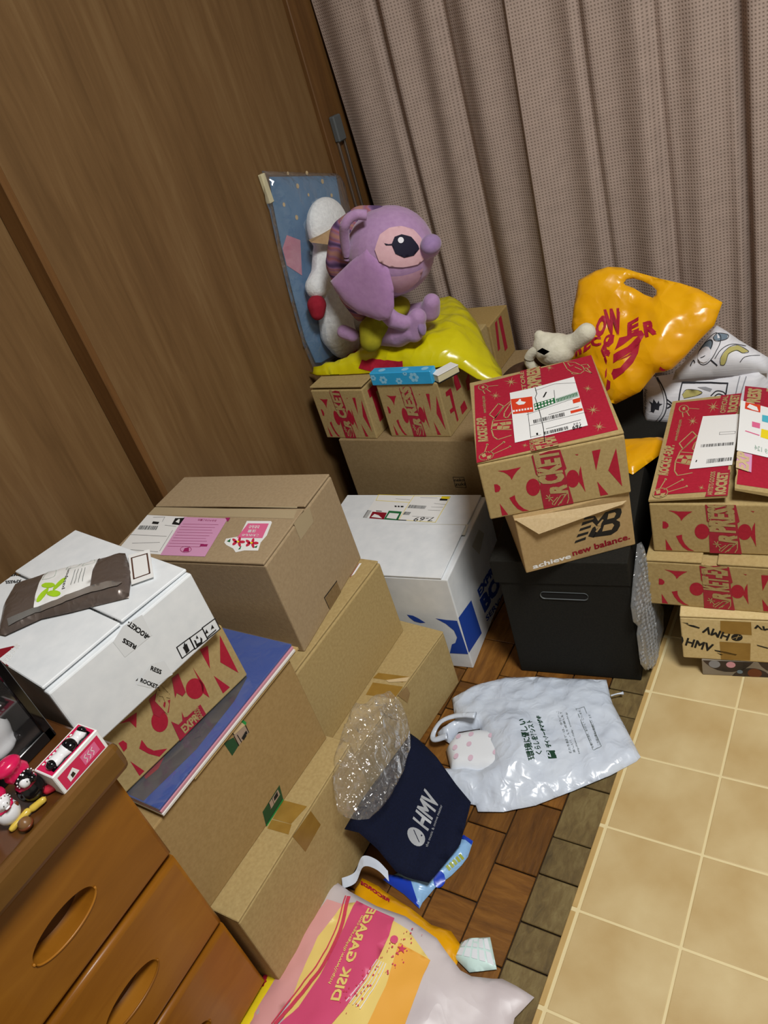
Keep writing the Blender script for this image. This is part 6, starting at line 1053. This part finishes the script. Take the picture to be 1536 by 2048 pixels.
gp = Pillow(S_['gridpack'], .008, .006, .0006, 30, 81, base=lambda x, y: .004); gpo = bag('tablet_pack', 'small mint and white pack in clear wrap beside the frosted bag', 'packet', gp, 'mint_card', .008)
q = [Vector(p) for p in ((-.150, -.7330), (-.146, -.7065), (-.1135, -.6905), (-.0865, -.7255))]; recs = []
for i in range(5):
    for j in range(2):
        f_ = lambda a, b: q[0].lerp(q[3], a).lerp(q[1].lerp(q[2], a), b); recs.append(('pale_card', 1, [f_(i / 5 + .03, j / 2 + .04), f_(i / 5 + .18, j / 2 + .04), f_(i / 5 + .18, j / 2 + .46), f_(i / 5 + .03, j / 2 + .46)]))
gp.print('window_cells', recs, gpo, None, .008); settle(gpo)

# ================================================================== bubble wrap between the stacks
mx = plane_mx((-.10, 0, 0), (0, 1, 0), (-.02, 0, 1))
BW = [(-.50, 1.95), (-.52, 1.4), (-.98, 1.86), (-1.0, 1.72), (-.96, 1.3), (-.9, 1.25), (-.93, .59), (-.80, .25), (-.66, .04), (-.38, .03), (-.1, .1), (0.05, .5), (-.15, 1.0), (-.3, 1.4), (-.36, 1.9)]
BW = [(-.45, 1.98), (-.75, 1.7), (-.97, 1.45), (-.97, 1.2), (-.84, 1.0), (-.92, .95), (-.95, .45), (-.82, .2), (-.62, .03), (-.36, .03), (-.05, .15), (.08, .5), (-.1, .95), (-.2, 1.4), (-.3, 1.9)]
bp_ = Pillow([(a * U, b * U) for a, b in BW], .010, .008, .004, 30, 91); bo = bp_.build('bubble_wrap', 'bubble_film', None, .010, True, mx); tag(bo, 'strip of clear bubble wrap hanging between the grey box and right stack', 'bubble wrap')
bm = bmesh.new(); y_ = -.15; r_ = 0
while y_ < .02:
    zz = .006
    while zz < .3:
        p = (y_ + (.0045 if r_ % 2 else 0), zz)
        if inside(p, bp_.poly) and edist(p, bp_.poly) > .004 and p[0] < -.055: bmesh.ops.create_icosphere(bm, subdivisions=1, radius=.0042, matrix=mx @ Matrix.Translation((p[0], p[1], bp_.h(*p))) @ Matrix.Diagonal((1, 1, .55, 1)))
        zz += .0095
    y_ += .0085; r_ += 1
b2 = frombm('bubbles', bm, 'bubble_film', bo, True); b2['kind'] = 'stuff'; settle(bo)

# ================================================================== back shelf: yellow bag, plush, wrapped doll, blue pack
YB = [(-5.82, 1.44), (-5.62, 1.36), (-5.0, 1.38), (-4.4, 1.42), (-3.8, 1.43), (-3.43, 1.56), (-3.2, 1.66), (-2.9, 1.62), (-2.55, 1.72), (-2.72, 2.1), (-3.1, 2.5), (-3.5, 3.1), (-4.0, 3.75), (-4.6, 3.5), (-5.05, 3.0), (-5.1, 1.75)]
def yb_th(x, y): return .05 - .03 * max(0, min(1, (-5.0 * U - x) / (.8 * U))) - .035 * max(0, min(1, (x + 3.5 * U) / (.6 * U)))
def yb_base(x, y): return 3.36 * U - .055 * max(0, min(1, (x + 3.3 * U) / (.6 * U)))
yp = Pillow([(x * U, y * U) for x, y in YB], yb_th, .022, .012, 17, 101, base=yb_base); yo = bag('yellow_bag', 'lime yellow plastic bag lying under the lilac plush at the back', 'bag', yp, 'lime_poly', .013, group='yellow record shop bags')
yp.print('printed_lettering', [('red', 1, 'text', 'TOWER', [(-5.45 * U, 1.75 * U), (-4.55 * U, 2.0 * U), (-5.5 * U, 2.2 * U)], .06)], yo); yp.print('printed_patch', [('red', 3, [(-.72, .213), (-.66, .210), (-.60, .214), (-.60, .222), (-.66, .224), (-.71, .222)])], yo); settle(yo)
fx = lambda x: x * U
tg = thing('flower_pack', 'flat blue pack with pale flower print on the small printed box', 'packet', (-3.85 * U, 1.16 * U, 3.325 * U), .03)
frombm('pack', boxbm(-.52 * U, .52 * U, -.08 * U, .10 * U, 0, .21 * U, .0015), 'pack_blue', tg)
its = []
for cx, cz, r in ((-.045, .014, .011), (-.005, .010, .009), (.035, .018, .013), (-.07, .02, .008), (.015, .028, .006)):
    for k in range(6):
        a = k * PI / 3; its.append(['p', 'f', 'flower_print', 'pack_flower', 1, [(min(.077, max(-.077, cx + r * .6 * math.cos(a) + r * .36 * math.cos(q))), min(.031, max(.0005, cz + r * .6 * math.sin(a) + r * .36 * math.sin(q)))) for q in [2 * PI * j / 7 for j in range(7)]]])
decals(its, tg, lambda f_, u, v, e: (u, -.08 * U - e, v))
decals([['p', 'f', 'flower_print', 'pack_flower', 1, [(c_ + .009 * math.cos(a), .001 + .008 * math.sin(a)) for a in [2 * PI * j / 8 for j in range(8)]]] for c_ in (-.05, .01, .06)], tg, lambda f_, u, v, e: (u, v, .21 * U + e))
bk = thing('paperback', 'pale paperback leaning behind the blue flowered pack', 'book', (-3.24 * U, 1.22 * U, 3.325 * U), -.5)
o = frombm('pages', boxbm(-.02, .012, -.02, .06, .002, .02, .001), 'book_page', bk); o = frombm('cover', boxbm(-.022, .014, -.021, .06, .0, .002, .0005), 'dark', bk); o = frombm('cover', boxbm(-.022, .014, -.021, .06, .02, .022, .0005), 'paper', bk); bk.scale = (.8, .7, .9)

# lilac plush
ply = 1.7 * U; HC = Vector((-3.9, 1.8, 5.08)) * U; HR = .64 * U
pl = thing('plush_toy', 'lilac plush animal with one large dark eye and floppy ear on the lime bag', 'plush toy', (-4.3 * U, 1.8 * U, 3.66 * U))
rel = lambda p: tuple(Vector(p) - pl.location)
def V3(k): return Vector(OB[k])
body = [(rel(HC), (HR, HR * .97, HR * .97)), (rel(V3('chest') if False else Vector((-.632, .275, .612))), (.045, .045, .06)),
 [(rel(Vector((-.66, .262, .585))), .034), (rel(Vector((-.61, .25, .583))), .032), (rel(Vector((-.578, .245, .592))), .026)],
 [(rel(Vector(OB['p_foot1b']) + Vector((.0, -.008, .016))), .022), (rel(Vector(OB['p_foot1t']) + Vector((-.004, -.008, -.012))), .021)],
 [(rel(Vector((-.62, .30, .60))), .026), (rel(Vector((-.545, .30, .61))), .024), (rel(Vector((-.532, .295, .632))), .020)],
 [(rel(Vector((-.625, .235, .655))), .020), (rel(Vector((-.595, .222, .628))), .019), (rel(Vector((-.572, .225, .618))), .017)],
 [(rel(V3('p_nose') + Vector((-.012, .0, 0))), .020), (rel(V3('p_nose') + Vector((.0, .0, .004))), .021)]]
blob('body', body, 'lilac_fabric', pl, .0034, 5)
ep = Pillow([(x, z) for x, z in OB['ear']], .013, .012, .0006, 20, 111); emx = plane_mx((0, 1.08, 0), (1, 0, 0), (0, .03, 1)); eo = ep.build('ear', 'lilac_ear', pl, .008, True, Matrix.Translation(-pl.location) @ emx)
frombm('head_loop', tube([rel(Vector((p[0] + .004, (1.25 + .15 * min(1, abs(i - 12) / 12)) * U, p[1]))) for i, p in enumerate(curve_pts([(x, z, 0) for x, z in OB['antenna']], 5))], .0105, 10), 'lilac_fabric', pl, True)
frombm('nose', boxbm(-.001, .001, -.001, .001, -.001, .001), 'lilac_dark', pl).data.clear_geometry()
bm = bmesh.new(); bmesh.ops.create_uvsphere(bm, u_segments=18, v_segments=12, radius=1, matrix=Matrix.Translation(rel(V3('p_nose') + Vector((.004, -.004, .010)))) @ Matrix.Diagonal((.021, .026, .020, 1)))
bpy.data.objects.remove([o for o in pl.children if o.name.startswith('nose')][0]); frombm('nose', bm, 'lilac_dark', pl, True)
def onhead(name, outl, mat, lift, res=.12):
    c_ = sum((Vector(p) for p in outl), Vector()).normalized(); a = c_.orthogonal().normalized(); b = c_.cross(a); o2 = [(Vector(p).dot(a) / Vector(p).dot(c_), Vector(p).dot(b) / Vector(p).dot(c_)) for p in outl]
    V, F = cdt_fill(o2, res); P_ = []
    for v in V:
        d = (c_ + a * v.x + b * v.y).normalized(); d = Vector((d.x * HR, d.y * HR * .97, d.z * HR * .97)); P_.append(Vector(rel(HC)) + d * (1 + lift))
    n = len(P_); top = [p for p in P_]; return pyd(name, top, [tuple(f) for f in F], mat, pl, True)
onhead('eye_patch', OB['eye_patch'], 'peach_fabric', .028, .07); onhead('eye', OB['pupil'], 'eye_black', .042, .06); onhead('eye_glint', OB['glint'], 'white_fabric', .052, .04); onhead('eyelash', OB['lash'], 'eye_black', .042, .04); onhead('muzzle', OB['muzzle'], 'muzzle_fabric', .022, .07)
hr = [V3('p_hairtop') + Vector((.012, .02, -.016)), V3('p_hair1') + Vector((.018, .03, -.022)), V3('p_hair2') + Vector((.035, .03, 0)), V3('p_hair3') + Vector((.046, .02, 0)), V3('p_hair4') + Vector((.05, .02, .012)), V3('p_hair5') + Vector((.04, .015, .012))]
blob('hair', [[(rel(p), r) for p, r in zip(hr, (.014, .034, .046, .046, .03, .018))]], 'striped_hair', pl, .005, 5)
blob('dress', [(rel(Vector((-.655, .262, .602))), (.05, .05, .03)), (rel(Vector((-.618, .262, .635))), (.042, .05, .026)), [(rel(Vector((-.665, .222, .612))), .022), (rel(Vector((-.662, .212, .585))), .026)]], 'dress_fabric', pl, .004, 4)
blob('paw', [[(rel(V3('p_hair5') + Vector((.012, -.03, -.01))), .017), (rel(V3('p_hair6') + Vector((.0, -.03, -.005))), .016)]], 'lilac_fabric', pl, .004)
for k in ('p_foot1',): 
    bm = bmesh.new(); bmesh.ops.create_uvsphere(bm, u_segments=14, v_segments=10, radius=1, matrix=Matrix.Translation(rel(V3(k) + Vector((.017, -.012, .002)))) @ Matrix.Diagonal((.008, .014, .022, 1))); frombm('sole', bm, 'lilac_dark', pl, True)
# doll in a clear wrap hanging on the wall
wx = -5.72 * U
wd = thing('wrapped_doll', 'white fluffy doll on blue starry card in a clear bag against the wall', 'doll', (wx, 2.7 * U, 3.1 * U))
rw = lambda x, y, z: (x - wd.location.x, y - wd.location.y, z - wd.location.z)
V = []; oc = OB['wallcard']; n = len(oc)
for y_, z_ in oc: V += [rw(XW + .008, y_, z_), rw(XW + .010, y_, z_)]
pyd('backing_card', V, [tuple(2 * i + 1 for i in range(n)), tuple(2 * i for i in range(n))[::-1]] + [(2 * i, 2 * ((i + 1) % n), 2 * ((i + 1) % n) + 1, 2 * i + 1) for i in range(n)], 'starry_card', wd)
q = OB['wp_pts']
its = [['p', 'f', 'picture', 'rose_card', 1, q['pink']]]
for yy, zz, r in ((.40, .90, .006), (.45, .915, .005), (.50, .88, .006), (.43, .87, .004), (.33, .88, .005), (.38, .935, .004), (.36, .84, .006), (.52, .84, .005)): its.append(['p', 'f', 'picture', 'kraftpale', 1, [(yy + r * math.cos(a), zz + r * math.sin(a)) for a in [2 * PI * k / 7 for k in range(7)]]])
decals(its, wd, lambda f_, u, v, e: rw(XW + .0105 + e, u, v))
hx = XW + .05
blob('plush_body', [(rw(hx, .415, .795), (.038, .070, .066)), [(rw(hx, .37, .745), .03), (rw(hx - .002, .345, .70), .033), (rw(hx, .30, .69), .028)], [(rw(hx, .38, .72), .036), (rw(hx, .345, .64), .042), (rw(hx, .325, .56), .046), (rw(hx, .335, .53), .042)], [(rw(hx, .42, .74), .03), (rw(hx, .41, .58), .045), (rw(hx, .42, .55), .03)]], 'white_plush', wd, .004, 2)
bm = bmesh.new(); b_ = q['beak']; vs3 = [bm.verts.new(rw(hx + .02, *b_[0])), bm.verts.new(rw(hx + .045, *b_[1])), bm.verts.new(rw(hx + .045, *b_[2])), bm.verts.new(rw(hx - .01, .34, .79))]
for f_ in ((0, 1, 2), (0, 3, 1), (0, 2, 3), (1, 3, 2)): bm.faces.new([vs3[i] for i in f_])
bmesh.ops.subdivide_edges(bm, edges=bm.edges[:], cuts=1); frombm('snout', bm, 'tan_felt', wd)
blob('mitten', [[(rw(hx + .004, .275, .655), .024), (rw(hx + .004, .268, .638), .018)]], 'red_felt', wd, .004)
wmx = Matrix.Translation(-wd.location) @ plane_mx((-5.84, 0, 0), (0, 1, 0), (0, 0, 1))
Pillow([tuple(p) for p in OB['wallbag']], .036, .02, .006, 16, 121).build('clear_wrap', 'frost_film', wd, .016, True, wmx)
frombm('card_tab', boxbm(XW + .002 - wd.location.x, XW + .012 - wd.location.x, 1.90 * U - wd.location.y, 2.0 * U - wd.location.y, 5.98 * U - wd.location.z, 6.40 * U - wd.location.z, .001), 'book_page', wd)

# ================================================================== standing yellow bag, cushions, cream plush
tmx = plane_mx((0, 2.0, 2.4), (1, 0, 0), (0, 1.1, 1.6))
def tw_th(x, y): return .03 * math.exp(-((x + .08) / .12) ** 2 - ((y - .08) / .10) ** 2) + .008
twp = Pillow([tuple(p) for p in OB['tower']], tw_th, .03, .013, 13, 131, base=lambda x, y: -.004, holes=[[tuple(p) for p in OB['tower_hole']]]); two = bag('yellow_bag', 'big yellow plastic bag with handle hole and red lettering standing at the curtain', 'bag', twp, 'yellow_poly', .010, tmx, 'yellow record shop bags')
twp.print('printed_lettering', [('red', 1, 'text', p[0], p[1], .05) if isinstance(p[0], str) else ('red', 1, p) for p in OB['tower_print']], two, tmx, .008, .0012); settle(two)
yr = Pillow([(x * U, y * U) for x, y in [(-1.0, 1.78), (-.83, 1.80), (-.37, 1.86), (-.2, 1.7), (-.3, 1.45), (-.545, .93), (-.75, 1.05), (-.95, 1.4)]], .012, .01, .003, 20, 141, base=lambda x, y: 2.02 * U); yro = bag('yellow_bag', 'folded yellow bag corner lying on the grey storage box lid', 'bag', yr, 'yellow_poly', .009, None, 'yellow record shop bags'); settle(yro)
cmx = plane_mx((0, 2.15, 0), (1, 0, 0), (0, .25, 1))
c1 = Pillow([tuple(p) for p in OB['cush1']], .05, .014, .0025, 14, 151, base=lambda x, y: -.05); c1o = c1.build('cushion', 'cushion_cloth', None, .014, True, cmx); tag(c1o, 'white printed cushion with crown sketch standing behind the torn rocket box', 'cushion', 'white sketched cushions')
a = OB['cush1_art']; K = 'sketch'
recs = [(K, 1, 'line', a['oval'], .0022), (K, 1, 'line', [(p[0] - .006, p[1] + .002) for p in a['oval']], .001), (K, 1, a['crown']), (K, 1, 'line', a['frame'][:2], .0028), (K, 1, 'line', a['frame'][1:3], .0028), (K, 1, 'line', a['frame'][2:], .0028), (K, 1, 'text', 'Heartfelt Princess', [a['text'][0], a['text'][1], a['text'][2]], 0.0), (K, 1, 'line', a['scroll'], .003), (K, 1, 'line', a['scroll2'], .003), ('sketch_yellow', 1, a['leaf']), ('sketch_grey', 1, a['leaf2']), (K, 1, 'line', a['leaf3'], .0022), (K, 1, 'line', a['leaf'], .001), ('sketch_grey', 1, 'line', a['col'], .002), ('sketch_grey', 1, 'line', a['col2'], .002)]
c1.print('printed_sketch', recs, c1o, cmx, .01); settle(c1o)
c2mx = plane_mx((0, 2.7, 2.45), (1, 0, 0), (0, .8, .9))
c2 = Pillow([tuple(p) for p in OB['cush2']], .045, .03, .002, 12, 161, base=lambda x, y: -.02); c2o = c2.build('cushion', 'cushion_cloth', None, .014, True, c2mx); tag(c2o, 'white cushion with oval sketches leaning back behind the crown cushion', 'cushion', 'white sketched cushions')
a = OB['cush2_art']
recs = [(K, 1, 'line', a['o1'] + a['o1'][:1], .0014), ('sketch_blue', 1, a['o2']), (K, 2, 'line', a['o2'] + a['o2'][:1], .0022), ('cushion_cloth', 3, [(sum(p[0] for p in a['o2']) / 20 + .014 * math.cos(t_), sum(p[1] for p in a['o2']) / 20 + .018 * math.sin(t_) - .006) for t_ in [2 * PI * k / 12 for k in range(12)]]), (K, 1, 'line', a['o3'], .0014), ('sketch_yellow', 1, a['hair']), (K, 2, 'line', a['hair'] + a['hair'][:1], .001), ('sketch_blue', 1, a['bow']), (K, 2, 'line', a['bow'] + a['bow'][:1], .0012), (K, 1, 'line', a['arc'], .0012), (K, 1, 'line', a['sc'], .002), (K, 1, 'line', a['corner'], .003)]
c2.print('printed_sketch', recs, c2o, c2mx, .01); settle(c2o)
cpz = lambda x, z, y=2.0: (x * U - (-1.9 * U), y * U - 2.0 * U, z * U - 3.0 * U)
cr = thing('cream_plush', 'cream plush with curved tail and cloth tag beside the standing yellow bag', 'plush toy', (-1.9 * U, 2.0 * U, 3.0 * U))
blob('body', [(cpz(-1.78, 3.36), (.044, .04, .034)), [(cpz(-1.62, 3.42), .022), (cpz(-1.45, 3.48), .018), (cpz(-1.3, 3.6), .02)], (cpz(-1.98, 3.58), (.012, .012, .013)), [(cpz(-1.95, 3.5), .016), (cpz(-1.9, 3.42), .03)]], 'cream_plush', cr, .0035, 4)
frombm('tail', tube([cpz(x, z, 1.9) for x, z in [(p.x, p.y) for p in curve_pts([(-1.98, 3.42, 0), (-2.1, 3.36, 0), (-2.16, 3.24, 0), (-2.1, 3.12, 0), (-1.98, 3.04, 0), (-1.86, 3.0, 0)], 5)]], .011, 10), 'cream_plush', cr, True)
bm = bmesh.new(); vv = [bm.verts.new(cpz(*p, 1.68)) for p in ((-1.92, 3.50), (-1.82, 3.44), (-1.73, 3.49), (-1.83, 3.55))]; f = bm.faces.new(vv); bmesh.ops.extrude_face_region(bm, geom=[f]); frombm('cloth_tag', bm, 'white_fabric', cr)
blob_o = blob('brown_plush', [((-2.3 * U, 2.1 * U, 2.55 * U), (.085, .07, .085)), ((-2.45 * U, 2.1 * U, 2.5 * U), (.06, .06, .075)), ((-2.08 * U, 2.2 * U, 2.6 * U), (.07, .06, .085)), ((-2.2 * U, 2.2 * U, 2.15 * U), (.09, .07, .03))], 'brown_felt', None, .008, 5); tag(blob_o, 'dark brown fuzzy plush half hidden under the cream plush', 'plush toy'); settle(blob_o)

# ================================================================== things on the chest
CZ = 4.085 * U
def cp_(x, y, z=0): return (x * U, y * U, CZ + z * U)
dc = thing('display_case', 'black display case with clear front at the left edge on the chest', 'case', cp_(-3.55, -6.65))
def cbx(name, x0, x1, y0, y1, z0, z1, mat, par, o, bev=.0008): return frombm(name, boxbm((x0 - o[0]) * U, (x1 - o[0]) * U, (y0 - o[1]) * U, (y1 - o[1]) * U, z0 * U, z1 * U, bev), mat, par)
oo = (-3.55, -6.65)
cbx('base', -4.05, -3.05, -7.35, -5.98, 0, .06, 'glossblack', dc, oo); cbx('back_panel', -4.08, -4.03, -7.35, -5.98, 0, 1.55, 'glossblack', dc, oo); cbx('side_panel', -4.05, -3.05, -6.0, -5.97, 0, 1.55, 'glossblack', dc, oo); cbx('side_panel', -4.05, -3.05, -7.36, -7.33, 0, 1.55, 'glossblack', dc, oo); cbx('top_panel', -4.08, -3.05, -7.36, -5.97, 1.53, 1.57, 'glossblack', dc, oo)
cbx('front_post', -3.07, -3.03, -6.03, -5.96, 0, 1.56, 'glossblack', dc, oo); cbx('front_sill', -3.08, -3.03, -7.35, -5.97, .0, .1, 'glossblack', dc, oo); cbx('printed_panel', -4.02, -4.0, -6.7, -6.15, .3, .8, 'magenta_print', dc, oo); cbx('clear_front', -3.06, -3.056, -7.33, -6.03, .1, 1.53, 'case_film', dc, oo, 0)
def figure(name, label, base, h, mats, fn, group=None):
    t_ = thing(name, label, 'figurine', cp_(*base), 0, group); fn(t_, h); return t_
def beads(par, pts, r, mat='ceramic'):
    bm = bmesh.new(); [bmesh.ops.create_icosphere(bm, subdivisions=1, radius=r, matrix=Matrix.Translation(p)) for p in pts]; return frombm('dots', bm, mat, par, True)
def big_cow(t_, h):
    s = h; blob('body', [((0, 0, .30 * s), (.26 * s, .30 * s, .32 * s)), ((.10 * s, -.02 * s, .10 * s), (.22 * s, .26 * s, .10 * s)), ((.05 * s, .12 * s, .78 * s), (.22 * s, .24 * s, .22 * s))], 'ceramic', t_, .004, 3)
    blob('bandana', [((.0, .14 * s, .88 * s), (.25 * s, .27 * s, .20 * s)), ((.02 * s, .05 * s, .58 * s), (.25 * s, .27 * s, .07 * s))], 'hotpink', t_, .004, 2)
    blob('hoof', [((.20 * s, .22 * s, .08 * s), (.11 * s, .07 * s, .08 * s))], 'ceramic_black', t_, .003, 1); blob('black_patch', [((.05 * s, .20 * s, .42 * s), (.10 * s, .125 * s, .12 * s))], 'ceramic_black', t_, .003, 1)
    beads(t_, [(.02 * s + .26 * s * math.cos(a), .05 * s + .28 * s * math.sin(a), .585 * s) for a in [k * PI / 6 for k in range(12)]] + [(.22 * s * math.cos(a), .14 * s + .24 * s * math.sin(a), 1.0 * s) for a in [k * PI / 5 for k in range(10)]], .014 * s)
figure('cow_figurine', 'large white ceramic cow figurine with pink bandana inside the black case', (-3.3, -6.27, .09), 0, None, lambda t_, h: big_cow(t_, .088))
def cow_small(t_, h, kind):
    s = h; bl = kind == 'black'
    blob('body', [((0, 0, .28 * s), (.22 * s, .24 * s, .26 * s)), ((.08 * s, .0, .62 * s), (.17 * s, .18 * s, .17 * s))], 'ceramic_black' if bl else 'ceramic', t_, .0028, 2)
    blob('bandana', [((-.02 * s, 0, .72 * s), (.19 * s, .23 * s, .17 * s)), ((.02 * s, 0, .46 * s), (.2 * s, .22 * s, .06 * s)), ((.0, -.06 * s, .95 * s), (.19 * s, .25 * s, .13 * s))], 'hotpink', t_, .0028, 2)
    blob('face', [((.18 * s, -.05 * s if bl else 0, .6 * s), (.09 * s, .11 * s, .11 * s))], 'ceramic', t_, .0025, 1)
    blob('muzzle', [((.24 * s, .06 * s, .58 * s), (.07 * s, .08 * s, .075 * s))] if bl else [((.24 * s, 0, .53 * s), (.04 * s, .07 * s, .05 * s))], 'ceramic_black' if bl else 'ceramic', t_, .0025, 1)
    beads(t_, [(.15 * s + .06 * s * math.sin(a), .17 * s * math.cos(a), .62 * s + .17 * s * math.sin(a)) for a in [k * PI / 7 for k in range(14)]], .016 * s); beads(t_, [(.27 * s, -.04 * s, .64 * s), (.27 * s, .04 * s, .64 * s)], .012 * s, 'ceramic_black')
    if bl:
        blob('shoe', [[((.12 * s, .14 * s, .08 * s), .09 * s), ((.26 * s, .34 * s, .09 * s), .085 * s)]], 'ceramic_red', t_, .0028, 2); blob('shoe', [[((.16 * s, -.22 * s, .07 * s), .075 * s), ((.24 * s, -.02 * s, .09 * s), .07 * s)]], 'ceramic_yellow', t_, .0028, 2)
    else:
        blob('shoe', [[((.16 * s, -.16 * s, .06 * s), .075 * s), ((.2 * s, .22 * s, .09 * s), .08 * s)]], 'ceramic_yellow', t_, .0028, 2); blob('brown_patch', [((.1 * s, .16 * s, .34 * s), (.06 * s, .075 * s, .08 * s))], 'brown_spot', t_, .0025, 1)
figure('cow_figurine', 'small black ceramic cow figurine with red cap and red shoe beside window box', (-2.66, -6.44), 0, None, lambda t_, h: cow_small(t_, .062, 'black'), 'ceramic figurines in red caps')
figure('cow_figurine', 'small white ceramic cow figurine with red cap and yellow shoe behind the acorn', (-2.68, -6.64), 0, None, lambda t_, h: cow_small(t_, .056, 'white'), 'ceramic figurines in red caps')
wb = thing('toy_box', 'small white and magenta window box with a toy cow on the chest', 'box', cp_(-2.56, -6.13), .0)
x0, x1, y0, y1, hh = -.11 * U, .11 * U, -.22 * U, .22 * U, .20 * U
frombm('carton', boxbm(x0, x1, y0, y1, 0, hh, .001), 'paper', wb)
its = [['p', 'top', 'printed_panel', 'hotpink', 1, [(x0 + .003, y0 + .002), (x1 - .002, y0 + .002), (x1 - .002, y1 - .002), (x0 + .003, y1 - .002)]], ['p', 'top', 'printed_panel', 'glossblack', 2, [(x0 + .011, y0 + .008), (x1 - .004, y0 + .006), (x1 - .004, y1 - .006), (x0 + .011, y1 - .004)]], *[['p', 'top', 'printed_panel', 'paper', 3, [(x0 + .0085, y0 + .008 + .005 * k), (x0 + .0085, y0 + .0108 + .005 * k), (x0 + .0055, y0 + .0108 + .005 * k), (x0 + .0055, y0 + .008 + .005 * k)]] for k in range(9)],
 ['p', 'front', 'printed_panel', 'hotpink', 1, [(y0 + .004, .004), (y1 - .004, .004), (y1 - .004, hh - .005), (y0 + .004, hh - .005)]], ['p', 'front', 'printed_panel', 'paper', 2, [(y0 + .012, .008), (y0 + .026, .01), (y0 + .022, .02), (y0 + .012, .016)]], ['p', 'front', 'printed_panel', 'glossblack', 3, [(y0 + .016, .010), (y0 + .021, .011), (y0 + .02, .016), (y0 + .016, .015)]], ['p', 'front', 'printed_panel', 'pink', 2, [(y0 + .034, .008), (y1 - .01, .008), (y1 - .01, hh - .008), (y0 + .034, hh - .008)]], *[['l', 'front', 'printed_panel', 'paper', 3, .0008, [(y0 + .037 + .005 * k, .010), (y0 + .040 + .005 * k, .013), (y0 + .037 + .005 * k, .017), (y0 + .0405 + .005 * k, .019)]] for k in range(3)]]
decals(its, wb, lambda f_, u, v, e: (u, v, hh + e) if f_ == 'top' else (x1 + e, u, v), .0003)
blob('toy_cow', [((.003, -.016, hh + .002), (.008, .012, .006)), ((.003, .002, hh + .002), (.009, .016, .007)), ((.003, .02, hh + .002), (.007, .008, .006))], 'ceramic', wb, .0016, 1); blob('cow_patch', [((.004, .004, hh + .003), (.0095, .009, .0072)), ((.005, -.022, hh + .003), (.006, .006, .006)), ((.003, .024, hh + .0035), (.006, .005, .006))], 'ceramic_black', wb, .0016, 1)
cu = thing('ceramic_cup', 'white ceramic cup with blue handwritten script at the left edge', 'cup', cp_(-2.78, -7.0))
frombm('cup', lathe([(.020, 0), (.026, .003), (.031, .018), (.032, .045), (.030, .064), (.027, .066), (.026, .06), (.026, .01), (.0, .008)], 32), 'ceramic', cu, True)
V, F = text_mesh('Olga', 0); a0 = -.95
pyd('blue_script', [(.0327 * math.cos(a0 + u * 1.7), .0327 * math.sin(a0 + u * 1.7), .020 + v * .022) for u, v in V], F, 'cobalt', cu)
ac = thing('acorn', 'small brown acorn lying on the chest before the yellow shoe', 'nut', cp_(-2.52, -6.64)); frombm('nut', lathe([(.002, 0), (.0055, .0015), (.0075, .006), (.0065, .011), (.003, .0135), (.0008, .0145)], 16), 'acorn', ac, True); frombm('cap', lathe([(.0079, .0042), (.0082, .0062), (.0075, .0075)], 16), 'brown_spot', ac, True)
